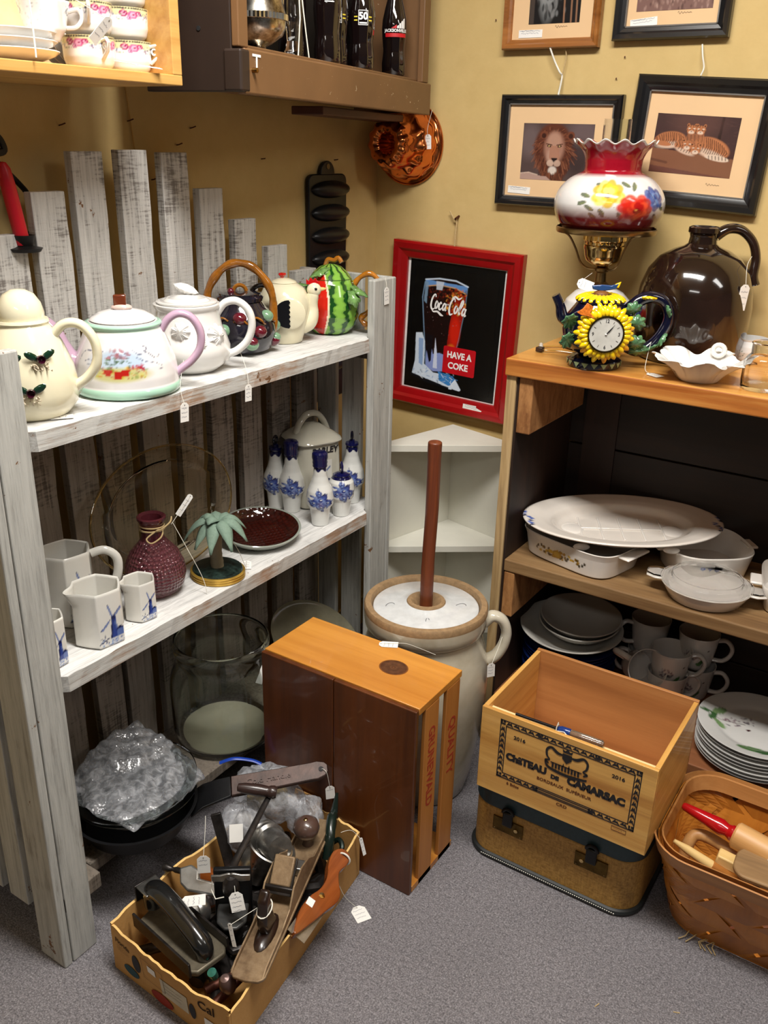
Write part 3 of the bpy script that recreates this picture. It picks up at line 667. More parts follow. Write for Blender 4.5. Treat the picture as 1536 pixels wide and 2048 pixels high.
def delft_jug(loc, deg, R, Hh, label, handle=True, name='delft_jug', dec=True):
    t = thing(name, label, 'jug', loc, math.radians(deg), 'blue windmill jugs on the middle shelf')
    def mod(a, i, r, z):
        s = r * hexr(a, 6, .25); k = z / Hh
        d = (a + PI * .72 + PI) % (2 * PI) - PI          # pouring lip
        if k > .75: s += R * .3 * max(0, (k - .75) / .25) * math.exp(-(d / .3) ** 2) * (1 if r > R * .3 else 0)
        return s, z
    prof = [(0, .003), (R * .9, .003), (R * .93, 0), (R, .004), (R, Hh * .5), (R * .985, Hh * .97), (R * .95, Hh), (R * .88, Hh * .985), (R * .86, Hh * .6), (R * .85, .01), (0, .008)]
    def col(A, R_, Z, I): return bandcol(s2l((.88, .87, .84)), WM, -.52, 1.2, Hh * .01, Hh * .86, A, np.where(I > 62, -1, Z)) if dec else np.tile(np.array(s2l((.88, .87, .84))), (len(A), 1))
    plathe(prof, 144, 110, col, mod=mod).build('body', M_PAINT, t, angle=50)
    if handle:
        MB().tube(spline([(.0 + R * .8, R * .45, Hh * .9), (R * 1.25, R * .7, Hh * .93), (R * 1.6, R * .9, Hh * .78), (R * 1.45, R * .85, Hh * .45), (R * .85, R * .55, Hh * .28)], 5), R * .13, 10, flat=1.3).build('handle', ceramic('ivory_glaze', s2l((.88, .87, .84))), t)
    return t
delft_jug((.252, -1.296, MS), 20, .05, .112, 'medium cream jug with blue windmill between large and small jugs, spout toward viewer', handle=False)
delft_jug((.25, -1.192, MS), 20, .034, .082, 'smallest cream jug with blue windmill, right of the medium jug', handle=False)
delft_jug((.145, -1.275, MS), 20, .052, .148, 'largest cream jug at the back with angular handle, behind the medium jug')
delft_jug((.247, -1.408, MS), 30, .036, .095, 'cream and blue jug mostly hidden behind the near upright', handle=False)
# amber glass platter leaning on the slats
AMB = glass('pale_amber_glass', (.99, .94, .8), .02, 1.22)
t = thing('amber_glass_platter', 'large clear amber oval glass platter leaning against the slats', 'platter', (.155, -.998, MS + .004)); t.rotation_euler = (0, math.radians(-15), math.radians(2))
Mp = T(0, 0, .134) @ RY(PI / 2)
MB().lathe([(0, 0), (.09, 0), (.098, .002), (.103, .009), (.13, .012), (.1335, .0125), (.1335, .0165), (.13, .016), (.1, .013), (.094, .006), (.088, .004), (0, .004)], 72, M=Mp, sq=(1, 1.56)).build('dish', AMB, t)
MB().tube([tuple(Mp @ Vector((.133 * math.cos(a), .133 * 1.56 * math.sin(a), .014))) for a in np.linspace(0, 2 * PI, 72, endpoint=False)], .0024, 8, closed=True).build('rim', glass('amber_rim_glass', (.92, .72, .35), .03), t)
# purple glass bottle
def hob():
    t_ = NT('plum_hobnail_glass'); v = t_.coord(); vo = t_.n('ShaderNodeTexVoronoi'); vo.inputs['Scale'].default_value = 130; vo.inputs['Randomness'].default_value = .25; t_.l(v, vo.inputs['Vector'])
    t_.set(col=t_.ramp(vo.outputs['Distance'], [(0, (.36, .12, .14)), (.8, (.16, .035, .05))]), rough=.06, trans=.6); t_.bump(vo.outputs['Distance'], -1, .006); return t_.m
t = thing('plum_glass_bottle', 'round plum glass hobnail bottle with twine bow on its neck', 'bottle', (.197, -1.1, MS), 0)
MB().lathe([(0, .003), (.038, 0), (.044, .004), (.058, .02), (.063, .045), (.0605, .066), (.05, .09), (.034, .109), (.0245, .121)], 48).build('body', hob(), t)
MB().lathe([(.0245, .121), (.0225, .13), (.0215, .15), (.025, .158), (.0292, .164), (.0295, .169), (.0265, .171), (.02, .167), (.018, .15), (.018, .125)], 36).build('neck', plain('plum_glass', (.2, .04, .055), .05, trans=.6), t)
b = MB()
for z in (.142, .146, .15): b.tube([(.0245 * math.cos(a), .0245 * math.sin(a), z + .002 * math.sin(a + z * 900)) for a in np.linspace(0, 2 * PI, 24, endpoint=False)], .0017, 6, closed=True)
q = b.build('twine', M_TWINE, t)
MB().tube(spline([(.023, -.008, .146), (.033, -.018, .15), (.045, -.012, .158), (.05, .004, .168), (.046, .012, .176)], 5), .0017, 6).build('twine_end', M_TWINE, q)
MB().tube(spline([(.026, -.014, .147), (.02, -.034, .136), (.034, -.034, .13), (.044, -.018, .14), (.04, -.008, .15), (.03, -.008, .15)], 5, True), .0016, 6, closed=True).build('twine_loop', M_TWINE, q)
price_tag(facing((.245, -1.052, .808), -35, 10, -38), [(.243, -1.09, .778)], 'slim pink-grey price label standing up from the plum bottle twine', .012, .05, 13, thread=True)
MB().tube(spline([(.247, -1.089, .782), (.262, -1.078, .74), (.285, -1.055, .66), (.292, -1.05, MS + .001)], 5), .0006, 5).build('loose_thread', M_STRING, None); tag(bpy.data.objects['loose_thread'], 'thin white thread trailing from the plum bottle down to the shelf', 'thread')
# palm tree figurine
t = thing('palm_tree_figurine', 'small grey-green palm tree figurine on dark round base with gold edge', 'figurine', (.25, -.972, MS), 0)
MB().lathe([(0, 0), (.06, 0), (.0615, .003), (.06, .0055), (.0615, .0085), (.06, .011), (.0615, .014), (.058, .016), (0, .0165)], 40, sq=(1, .92)).build('gold_edge', plain('gold_edge_paint', H(190, 152, 66), .35, .6), t)
MB().lathe([(0, .016), (.0565, .0165), (.055, .02), (.03, .022), (0, .023)], 40, sq=(1, .92)).build('base', plain('dark_green_base', H(30, 44, 40), .35, var=.8, scale=110, bump=.6), t)
MB().tube(spline([(.0, 0, .018), (-.003, 0, .05), (.0, 0, .08), (.004, 0, .108), (.006, 0, .125)], 6), [.0145 - .00022 * i + .0009 * (i % 3 == 0) for i in range(25)], 14).build('trunk', plain('trunk_taupe', H(124, 112, 88), .7, bump=.4), t)
PG = plain('palm_grey_green', H(112, 134, 118), .75, var=.12, bump=.3, scale=200)
for k, (az, el, L) in enumerate(((10, 8, .072), (50, 14, .06), (95, 10, .06), (140, 12, .06), (185, 5, .065), (222, -2, .075), (262, -8, .062), (300, -4, .07), (335, 2, .075), (285, 60, .04), (200, 55, .035))):
    a, e = math.radians(az), math.radians(el); b = MB(); n = 10; v = []; f = []
    for i in range(n + 1):
        s = i / n; rr = L * s; z = L * (math.sin(e) * s + .28 * math.sin(PI * s) - .5 * s * s); wd = .0155 * math.sin(PI * min(.97, s * .95 + .07)) ** .8
        for q, dz in ((-1, -.006), (-.5, -.0015), (0, .0025), (.5, -.0015), (1, -.006)): v.append((.006 + rr * math.cos(a) - q * wd * math.sin(a), rr * math.sin(a) + q * wd * math.cos(a), .122 + z + dz * math.sin(PI * s)))
    for i in range(n):
        for j in range(4): f.append((5 * i + j, 5 * i + j + 1, 5 * i + j + 6, 5 * i + j + 5))
    b.add(v, f).build('frond', PG, t, True, solid=.002, angle=180)
price_tag(flat_on((.268, -.9, MS + .0015), 40), [(.29, -.948, .68), (.276, -.96, .715)], 'white price tag lying on the middle shelf, tied to the palm tree', .022, .042, 17, mids=[(.293, -.93, .635)])
# brown glazed dish
def scal():
    t_ = NT('treacle_scale_glaze'); v = t_.coord(); vo = t_.n('ShaderNodeTexVoronoi'); vo.inputs['Scale'].default_value = 95; vo.inputs['Randomness'].default_value = .15; t_.l(v, vo.inputs['Vector'])
    t_.set(col=t_.ramp(vo.outputs['Distance'], [(0, H(70, 20, 12)), (.7, H(34, 8, 6))]), rough=.08, coat=.8); t_.bump(vo.outputs['Distance'], -.7, .003); return t_.m
t = thing('brown_glazed_dish', 'oval glossy dark brown scale textured dish with grey-green rim', 'dish', (.2, -.775, MS + .012), math.radians(20)); t.rotation_euler = (math.radians(9), math.radians(0), math.radians(62))
MB().lathe([(0, .002), (.06, .003), (.082, .012), (.0925, .024)], 60, sq=(1.0, .93), caps=False).build('well', scal(), t)
MB().lathe([(.0925, .0245), (.096, .026), (.0985, .0245), (.094, .017), (.082, .006), (.06, -.003), (.05, -.004), (0, -.003)], 60, sq=(1.0, .93), caps=False).build('shell', ceramic('grey_green_rim', H(140, 146, 136)), t)
# barley canister
t = thing('barley_canister', 'off-white barley canister with arched lid handle behind the blue bottles', 'canister', (.147, -.503, MS), math.radians(-22)); t.scale = (1, 1, 1.09)
def sqm(e): return lambda a, i, r, z: (r / (abs(math.cos(a)) ** e + abs(math.sin(a)) ** e) ** (1 / e), z)
PG2 = ceramic('pale_grey_glaze', H(196, 192, 176))
MB().lathe([(0, 0), (.05, 0), (.056, .004), (.06, .03), (.061, .1), (.06, .14), (.056, .158), (0, .158)], 72, mod=sqm(4.5)).build('body', PG2, t)
lid = MB().lathe([(0, .158), (.064, .158), (.067, .162), (.064, .168), (.05, .178), (.03, .19), (.018, .197), (0, .199)], 72, mod=sqm(4)).build('lid', PG2, t)
MB().tube(spline([(.0, -.046, .176), (0, -.034, .2), (0, -.014, .218), (0, .014, .218), (0, .034, .2), (0, .046, .176)], 6), [.0075] * 31, 12, flat=1.5, up=(1, 0, 0)).build('lid_handle', PG2, lid)
text_mb('BARLEY', .021, .0003, .0006, T(.0612, 0.004, .1435) @ RZ(PI / 2) @ RX(PI / 2), sx=1.05, shear=.1).build('lettering', M_INKBLACK, t, False)
b = panel(WM, .05, .075, 50, 75, T(.0616, -.026, .045) @ RZ(PI / 2) @ RX(PI / 2)); b.build('windmill_print', M_PAINT, t, False)
# blue flowered cruets
def flowers():
    W = s2l((.86, .86, .84)); cols = [H(34, 44, 110), H(58, 76, 146), H(110, 130, 180), H(24, 30, 80)]; c = Canvas(140, 150, W); g = random.Random(3)
    for k in range(16):
        a = g.uniform(0, 6.28); r_ = g.uniform(.2, .4); c.ell(.5 + r_ * math.cos(a), .55 + r_ * .85 * math.sin(a), .09, .035, cols[k % 4], .95, a + g.uniform(-.5, .5))
    for x, y, r_ in ((.5, .5, .2), (.3, .62, .15), (.7, .62, .15), (.5, .78, .13), (.45, .26, .1)):
        for q in range(8):
            a = q * PI / 4; c.ell(x + r_ * .6 * math.cos(a), y + r_ * .6 * math.sin(a), r_ * .45, r_ * .4, cols[q % 3], .9)
        c.ell(x, y, r_ * .5, r_ * .5, cols[2]); c.ell(x, y, r_ * .3, r_ * .3, cols[0]); c.ell(x + .02, y - .02, r_ * .15, r_ * .12, W)
    c.line([(.45, .2), (.42, .08)], .02, cols[0]); return c
FL = flowers(); COB = ceramic('cobalt_glaze', H(14, 16, 66)); IV = s2l((.84, .84, .82))
def cruet(loc, kind, label, az):
    t = thing('flowered_cruet' if kind != 'pot' else 'flowered_mustard_pot', label, 'bottle' if kind != 'pot' else 'jar', loc, math.radians(az), 'blue flowered cruets in front of the canister')
    if kind == 'pot': prof = [(0, 0), (.021, 0), (.0245, .03), (.026, .04), (.031, .05), (.0335, .07), (.031, .09), (.024, .1), (.022, .104), (.017, .104), (.016, .095), (0, .095)]
    else: prof = [(0, 0), (.021, 0), (.0245, .038), (.0265, .046), (.0325, .054), (.034, .07), (.031, .09), (.022, .112), (.0175, .128), (.0155, .145), (.015, .152), (0, .152)]
    plathe(prof, 120, 90, lambda A, R, Z, I: np.where(((Z > (.098 if kind == 'pot' else .143 + .004 * np.sin(A * 5))))[:, None], np.array(H(14, 16, 66)), bandcol(IV, FL, 0, 2.7, .038, .108, A, Z))).build('body', M_PAINT, t)
    if kind == 'cap': MB().lathe([(0, .15), (.0172, .15), (.0185, .153), (.0175, .157), (.0188, .162), (.0178, .167), (.0198, .174), (.019, .184), (.015, .188), (0, .189)], 30).build('stopper', COB, t)
    elif kind == 'ewer':
        MB().lathe([(0, .15), (.013, .15), (.0175, .158), (.0165, .163), (.008, .163), (.007, .17), (0, .172)], 26).build('stopper', COB, t)
        MB().tube(arc((0, 0, .181), .0095, 0, 2 * PI, 19)[:-1], .0034, 8, closed=True).build('stopper_loop', ceramic('black_blue_glaze', H(12, 12, 26)), t)
    else:
        MB().lathe([(0, .103), (.021, .104), (.022, .108), (.012, .113), (0, .114)], 26).build('lid', COB, t)
        MB().tube(spline([(.0, 0, .112), (.012, 0, .12), (.012, 0, .134), (0, 0, .139), (-.009, 0, .13), (-.004, 0, .122)], 5), .003, 8).build('lid_loop', COB, t)
    return t
cruet((.098, -.588, MS), 'ewer', 'blue flowered ewer at the back left of the cruets, dark loop stopper', -75)
cruet((.146, -.585, MS), 'cap', 'blue flowered bottle with cobalt cap, left of the two capped bottles', -52)
cruet((.256, -.611, MS), 'cap', 'blue flowered bottle with cobalt cap, foremost at the shelf edge', -52)
cruet((.262, -.53, MS), 'pot', 'short blue flowered pot with looped lid right of the foremost bottle', -45)
cruet((.232, -.442, MS), 'ewer', 'blue flowered ewer at the right end beside the far upright, loop stopper', -60)
# ================================================================ china in the pine wall box
ZB = pz + .0165
def rosecv():
    c = Canvas(420, 60, H(236, 230, 224)); c.a[:22] = H(222, 212, 160)
    for k in range(60): c.ell(k / 60 + .008, .07, .0075, .008, H(34, 34, 44), 1, .3)
    for s in (0, .25, .5, .75):
        for x, y, r_, q in ((.04, .3, .028, H(150, 44, 92)), (.1, .36, .034, H(196, 96, 140)), (.14, .3, .022, H(160, 50, 100)), (.075, .5, .018, H(186, 120, 160))):
            c.ell(s + x, y, r_, r_ * .8, q); c.ell(s + x, y, r_ * .55, r_ * .45, H(226, 160, 184)); c.ell(s + x + .004, y, r_ * .25, r_ * .2, H(130, 30, 70))
        c.speck(22, (s + .15, .2, s + .25, .6), .006, [H(70, 90, 140), H(100, 140, 120), H(150, 110, 150), H(60, 70, 120)], int(s * 8)); c.speck(10, (s, .15, s + .05, .7), .005, [H(110, 140, 110)], 9)
        c.line([(s + .16, .34), (s + .2, .42), (s + .25, .36)], .003, H(70, 80, 110))
    return c
RC = rosecv(); CUPW = H(236, 233, 228)
def rose_cup(loc, deg, label, flip=False):
    t = thing('rose_teacup', label, 'cup', loc, math.radians(deg), 'stacked cups with pink rose band')
    prof = [(0, .002), (.03, 0), (.037, .007), (.0402, .018), (.0412, .04), (.0415, .0485), (.04, .0488), (.0395, .03), (.036, .012), (0, .008)]
    plathe(prof, 170, 70, lambda A, R, Z, I: bandcol(CUPW, RC, 0, 2 * PI, .016, .049, A, np.where(I > 42, -1, Z))).build('body', M_PAINT, t)
    MB().tube([(.038, 0, .041), (.052, 0, .044), (.058, 0, .038), (.053, 0, .026), (.04, 0, .016)], [.0032, .003, .003, .003, .0032], 8).build('handle', M_WHITE, t)
    b = MB().tube(arc((.047, 0, .034), .0045, 0, 6, 10), .0018, 6).build('handle_curl', M_WHITE, t); return t
rose_cup((.21, -1.16, ZB), -8, 'rose band teacup at the bottom of the two-cup stack')
rose_cup((.21, -1.16, ZB + .0485), -35, 'rose band teacup on top of the two-cup stack')
rose_cup((.207, -1.077, ZB), 28, 'rose band teacup at the bottom of the three-cup stack')
rose_cup((.205, -1.079, ZB + .0485), 215, 'rose band teacup in the middle of the three-cup stack')
rose_cup((.205, -1.079, ZB + .097), 215, 'rose band teacup on top of the three-cup stack')
def sc_prof(R): return [(0, .004), (R * .4, .003), (R * .45, 0), (R * .55, .002), (R * .9, .012), (R, .018), (R, .0195), (R * .9, .0145), (R * .5, .006), (0, .006)]
for i, (yy, zz, s) in enumerate(((-1.3, 0, 1.), (-1.302, .0135, 1.), (-1.3, .026, .97))):
    t = thing('plain_saucer', ('bottom', 'middle', 'top')[i] + ' saucer of the stack under the floral cups in the pine box', 'saucer', (.195, yy, ZB + zz), 0, 'saucers under the floral cups')
    MB().lathe(sc_prof(.074 * s), 56, caps=False, mod=lambda a, j, r, z: (r * (1 + .008 * math.cos(14 * a)), z)).build('dish', M_WHITE, t)
def greycv():
    c = Canvas(360, 110, H(226, 226, 226)); g = random.Random(5)
    for s in (0, .5):
        for k in range(14):
            a = k * .45; c.ell(s + .13 + .05 * math.cos(a), .3 + .12 * math.sin(a), .012, .008, H(120, 126, 134), .8)
        c.line([(s + .07, .16), (s + .13, .12), (s + .19, .16)], .006, H(90, 96, 106)); c.speck(40, (s + .05, .15, s + .4, .9), .007, [H(170, 176, 182), H(150, 156, 164), H(188, 186, 194)], int(s * 10) + 3)
    return c
GC = greycv()
def floral_cup(loc, rot, label, deg):
    t = thing('floral_teacup', label, 'cup', loc, group='grey floral teacups'); t.rotation_euler = rot
    prof = [(0, .003), (.02, 0), (.023, .006), (.03, .016), (.034, .035), (.0385, .056), (.0372, .0565), (.0325, .035), (.028, .018), (0, .01)]
    plathe(prof, 150, 70, lambda A, R, Z, I: bandcol(H(226, 226, 226), GC, 0, 2 * PI, .01, .056, A, np.where(I > 40, -1, Z)), mod=lambda a, j, r, z: (r * (1 + .025 * math.cos(8 * a) * min(1, z / .05)), z)).build('body', M_PAINT, t)
    MB().tube(spline([(.033 * math.cos(deg), .033 * math.sin(deg), .042), (.05 * math.cos(deg), .05 * math.sin(deg), .046), (.055 * math.cos(deg), .055 * math.sin(deg), .034), (.046 * math.cos(deg), .046 * math.sin(deg), .022), (.031 * math.cos(deg), .031 * math.sin(deg), .02)], 4), .0034, 8).build('handle', M_WHITE, t)
floral_cup((.205, -1.236, ZB + .035), (0, 0, 0), 'grey floral teacup standing on the saucer stack', .9)
floral_cup((.206, -1.237, ZB + .079), (.14, .05, .6), 'grey floral teacup tilted inside the one below', 3.0)
floral_cup((.208, -1.226, ZB + .119), (-.42, .1, 1.2), 'grey floral teacup tipped over at the top of its stack', .3)
def redcv():
    c = Canvas(120, 120, H(228, 226, 222)); c.ell(.5, .5, .46, .46, H(196, 196, 194)); c.ell(.5, .5, .44, .44, H(230, 228, 224))
    c.speck(26, (.36, .3, .64, .66), .04, [H(176, 70, 100), H(200, 120, 140), H(150, 50, 80)], 4); return c
RD = redcv()
for i in range(4):
    t = thing('small_saucer', ('foremost', 'second', 'third', 'rearmost')[i] + ' upright saucer leaning at the back of the pine box', 'saucer', (.12 - i * .012, -1.11 - i * .006, ZB + .052), 0, 'saucers leaning at the back of the pine box'); t.rotation_euler = (0, math.radians(80), 0)
    R_ = .05
    plathe(sc_prof(R_), 80, 50, lambda A, R, Z, I: np.where((I > 24)[:, None], RD.sample(.5 + R / R_ * .5 * np.sin(A), .5 + R / R_ * .5 * np.cos(A)), np.array(H(226, 224, 220)))).build('dish', M_PAINT, t)
price_tag(facing((.29, -1.2, 1.648), 0, -25, -36), [(.28, -1.23, 1.683), (.246, -1.24, 1.70)], 'white price tag hanging in front of the grey floral cups', .019, .045, 21)
price_tag(facing((.285, -1.105, 1.6045), 0, 80, 62), [(.24, -1.14, 1.612)], 'white price tag lying on pine box edge below the rose cups', .018, .042, 22)
MB().tube([(.19, -1.34, 1.72), (.27, -1.31, 1.69), (.285, -1.32, 1.64), (.298, -1.33, 1.6)], .0012, 6).build('loose_tag_string', M_STRING); tag(bpy.data.objects['loose_tag_string'], 'white tag string dangling at the left end of the pine box', 'string')

# ================================================================ contents of the brown cabinet (local frame of the cabinet)
def CBp(x, dep, z): return tuple(Mc @ Vector((x, dep, z)))
ZC = .0785
def silver():
    t_ = NT('tarnished_silver'); v = t_.coord(); f = t_.noise(v, 35, 5, .7)
    t_.set(col=t_.ramp(f, [(.35, (.1, .07, .04)), (.5, (.45, .4, .33)), (.65, (.8, .78, .72))]), rough=.22, metal=1.); return t_.m
SIL = silver(); Rc = math.atan2(d.y, d.x)
t = thing('silver_bowl', 'tarnished silver footed bowl with ribbed band at left end of brown cabinet', 'bowl', CBp(.205, .08, ZC), Rc)
MB().lathe([(0, 0), (.03, 0), (.031, .003), (.02, .008), (.017, .012), (.03, .018), (.05, .032), (.057, .045), (.058, .058)], 56, caps=False).build('bowl', SIL, t)
MB().lathe([(.0585, .057), (.0605, .058), (.0605, .068), (.0585, .069)], 96, mod=lambda a, i, r, z: (r + .0012 * math.cos(48 * a), z), caps=False).build('ribbed_band', plain('bright_silver', (.78, .77, .72), .2, 1.), t)
MB().lathe([(.058, .068), (.052, .09), (.05, .11), (.054, .125), (.051, .126), (.047, .11), (.05, .09), (.054, .07), (.048, .04), (.02, .02), (0, .018)], 56, caps=False).build('collar', SIL, t)
t = thing('glass_cruet', 'small clear cut glass cruet beside the silver bowl, white string tied on', 'bottle', CBp(.29, .05, ZC), Rc)
MB().lathe([(0, 0), (.016, 0), (.017, .01), (.011, .03), (.013, .05), (.02, .07), (.018, .1), (.01, .13), (.014, .16), (.011, .16), (.008, .13), (0, .1)], 18).build('body', M_CLEAR, t, angle=20)
MB().tube([(-.004, -.018, .13), (-.006, -.022, .07), (-.012, -.02, .001)], .0012, 5).build('string', M_STRING, t)
MB().tube([(.004, -.018, .13), (.01, -.024, .06), (.022, -.026, .001)], .0012, 5).build('string', M_STRING, t)
COLA = plain('cola_in_glass', (.006, .003, .003), .04, var=.1, coat=1.); LBW = plain('white_label_ink', H(228, 228, 226), .5); LBR = plain('red_label_ink', H(196, 22, 32), .5); LBY = plain('yellow_label_ink', H(220, 200, 60), .5)
bprof = [(0, .003), (.022, .003), (.025, 0), (.0285, .006), (.029, .03), (.0265, .052), (.026, .06), (.0285, .085), (.0305, .105), (.0295, .125), (.024, .15), (.017, .175), (.0135, .2), (.0135, .222), (.0145, .228), (.0125, .236), (0, .236)]
def fl(a, i, r, z): return (r * (1 + .02 * math.cos(10 * a) * (1 if .012 < z < .1 else 0)), z)
def cola(x, dep, kind, label):
    t = thing('soda_bottle', label, 'bottle', CBp(x, dep, ZC), Rc - 1.0, 'dark soda bottles in the brown cabinet')
    MB().lathe(bprof, 80, mod=fl).build('body', COLA, t, angle=180)
    MB().lathe([(0, .234), (.0155, .232), (.015, .24), (.01, .243), (0, .243)], 21).build('crown_cap', LBR, t)
    # wrap small printed pieces on the shoulder; front of the bottle is -y here
    def wrap(b, R, zc, a0=-PI / 2):
        b.v = [((R + q[2]) * math.cos(a0 + q[0] / R), (R + q[2]) * math.sin(a0 + q[0] / R), zc + q[1]) for q in b.v]; return b
    def bar(x0, y0, x1, y1, n=12):
        b = MB(); v = []; 
        for i in range(n + 1): xx = x0 + (x1 - x0) * i / n; v += [(xx, y0, .0006), (xx, y1, .0006)]
        return b.add(v, [(2 * i, 2 * i + 2, 2 * i + 3, 2 * i + 1) for i in range(n)])
    R = .0308
    if kind == '50':
        b = text_mb('50', .02, .0001, .0008, T(0, .003, .0008)); b = join(b, bar(-.011, .014, .011, .0155), bar(-.011, -.0145, .011, -.013), bar(-.011, -.0145, -.0098, .0155, 1), bar(.0098, -.0145, .011, .0155, 1), bar(-.0085, -.0115, .0085, -.0085))
        wrap(b, R, .105).build('white_print', LBW, t, False); wrap(join(bar(.013, .001, .021, .0035), bar(.013, -.006, .021, -.0035), bar(-.021, .001, -.013, .0035), bar(-.021, -.006, -.013, -.0035)), R, .105).build('yellow_print', LBY, t, False)
    elif kind == 'J':
        wrap(join(bar(-.027, -.013, .028, -.0045)), R, .1).build('red_print', LBR, t, False)
        b = text_mb('JACKSONVILLE', .0088, .0001, .0004, T(0, .0008, .0008)); b2 = MB()
        for k in range(4): b2.prism([(.002 + k * .0055, .006), (.0065 + k * .0055, .006), (.0065 + k * .0055, .013 + k * .005), (.002 + k * .0055, .0105 + k * .005)], .0006)
        wrap(join(b, b2), R, .1).build('white_print', LBW, t, False)
        wrap(MB().prism([(-.012, .006), (.001, .006), (.001, .014), (-.004, .011)], .0006), R, .1).build('red_peak', LBR, t, False)
    else:
        wrap(join(bar(-.008, -.002, .012, 0), bar(-.008, .002, .01, .004), bar(-.008, .006, .012, .008)), R, .118).build('white_print', LBW, t, False)
    return t
cola(.44, .05, 'x', 'dark soda bottle with white print, leftmost of the printed ones'); cola(.375, .1, 'x', 'dark soda bottle set back behind the leftmost printed bottle')
cola(.545, .085, '50', 'dark soda bottle printed 50, the one set further back'); cola(.595, .045, '50', 'dark soda bottle printed 50 in a white frame, at the front')
cola(.69, .1, 'x', 'dark soda bottle in the shade between the 50 and Jacksonville bottles'); cola(.787, .05, 'J', 'dark soda bottle with red and white JACKSONVILLE print')

# ================================================================ on the left wall
t = thing('cornstick_pan', 'black cast iron pan with ridged moulds hanging on the left wall', 'pan', (.004, -.252, 1.12), 0)
b = MB().prism(rrect(.165, .6, .02), .012, T(0, 0, 0) @ frame((0, 0, 0), (0, 1, 0), (0, 0, 1))); 
o = b.build('plate', M_BLACKIRON, t, True, .003)
for k in range(9):
    z = .262 - k * .058; MB().ball((.012, .01, z), (.024, .082, .022), 20, 10).build('mould', M_BLACKIRON, t)
MB().prism([(.03 * math.cos(a), .032 * math.sin(a)) for a in np.linspace(0, PI, 14)] + [(-.03, -.01), (.03, -.01)], .01, frame((0.001, 0, .3), (0, 1, 0), (0, 0, 1))).build('hanging_tab', M_BLACKIRON, t, True, .002)
MB().lathe([(0, 0), (.007, 0), (.007, .001), (0, .001)], 14, M=T(.0115, 0, .318) @ RY(PI / 2)).build('hang_hole', plain('pale_hole', H(120, 96, 50), .8), t)
NAILM = plain('rusty_nail', H(84, 44, 30), .5, .6)
for i, (y, z, k) in enumerate(((-.498, 1.456, 1), (-.205, 1.453, 1), (-1.068, 1.515, 0), (-.902, 1.527, 0), (-.728, 1.518, 0), (-.849, 1.416, 0), (-.771, 1.484, 0))):
    lab = ('nail in the left wall, highest over the shortest slats', 'nail in the left wall just above the cornstick pan', 'small rusty hook in the left wall above the first tall slat', 'rusty hook in the left wall by the hanging cord', 'rusty hook in the left wall under the brown cabinet', 'small nail beside the middle tall slat', 'bent nail above the third tall slat')[i]
    b = MB().tube([(0, 0, 0), (.009, .002 if k else -.002, .001), (.011, .006 if not k else .003, .004 if not k else .002)], .0013, 6)
    o = b.build('wall_nail', NAILM, None, loc=(0, y, z)); tag(o, lab, 'nail', 'nails in the left wall')
o = MB().tube([(.004, -.905, 1.6), (.003, -.883, 1.4)], .0014, 6).build('wall_string', plain('beige_cord', H(196, 160, 96), .8)); tag(o, 'thin beige cord hanging down the left wall from the pine box', 'cord')
t = thing('candle_sconce', 'black wrought iron wall sconce at the left edge of the photo', 'sconce', (.03, -1.262, 1.3), 0)
WI = plain('wrought_iron', (.012, .011, .011), .45, .5, bump=.3)
MB().tube(spline([(0, 0, .25), (0, .012, .215), (0, .03, .198), (0, .044, .19), (0, .05, .172), (0, .036, .168)], 6), .0065, 8, flat=.7).build('scroll', WI, t)
MB().tube(spline([(0, .0, .175), (0, .03, .155), (0, .07, .118), (0, .088, .095), (0, .095, .06), (0, .08, .03), (0, .04, .02)], 6), .0065, 8, flat=.7).build('scroll', WI, t)
MB().tube(spline([(0.0, .0, .12), (0, .035, .12), (0, .056, .115), (0, .062, .09)], 6), .0065, 8, flat=.7).build('scroll', WI, t)
MB().lathe([(0, 0), (.026, .002), (.03, .008), (.02, .01), (.014, .012), (.019, .03), (.016, .03), (0, .014)], 28, M=T(.045, .035, .005)).build('candle_cup', WI, t)
MB().tube([(.0, .02, .02), (.045, .035, .008)], .005, 8).build('arm', WI, t)
t = MB().lathe([(0, 0), (.0125, 0), (.0125, .1), (.011, .125), (.006, .135), (0, .137)], 28, M=RX(.0)).build('red_candle', plain('red_wax', H(186, 14, 34), .4, var=.06), None, loc=(.075, -1.23, 1.32), rot=(math.radians(9), 0, 0)); tag(t, 'red taper candle leaning in the black iron sconce', 'candle')

# ================================================================ copper mould in the corner
COP = plain('copper', (.66, .2, .06), .16, 1., var=.25, scale=14)
t = thing('copper_mould', 'shiny copper bundt mould hanging on the right wall by the corner', 'mould', (.108, -.004, 1.497), 0); t.rotation_euler = (math.radians(90), 0, 0)
# local z points out of the wall
MB().lathe([(.103, .0), (.105, .003), (.1, .005), (.092, .006), (.088, .02), (.084, .05), (.078, .062), (.066, .068), (.062, .1), (.056, .118), (.044, .128), (.032, .126), (.022, .112), (.016, .06), (0, .06)], 144, mod=lambda a, i, r, z: (r * (1 + (.035 * math.cos(12 * a + z * 26) if 3 < i < 8 else .05 * math.cos(12 * a + z * 40) if 7 < i < 13 else 0)), z), caps=False).build('shell', COP, t, angle=180)
MB().tube([(.104 * math.cos(a), .104 * math.sin(a), .003) for a in np.linspace(0, 2 * PI, 60, endpoint=False)], .003, 8, closed=True).build('rolled_rim', COP, t)
price_tag(facing((.196, -.055, 1.503), -90, 0, 3), [(.196, -.06, 1.535), (.19, -.03, 1.58)], 'white price tag hanging on the copper mould', .019, .036, 31)

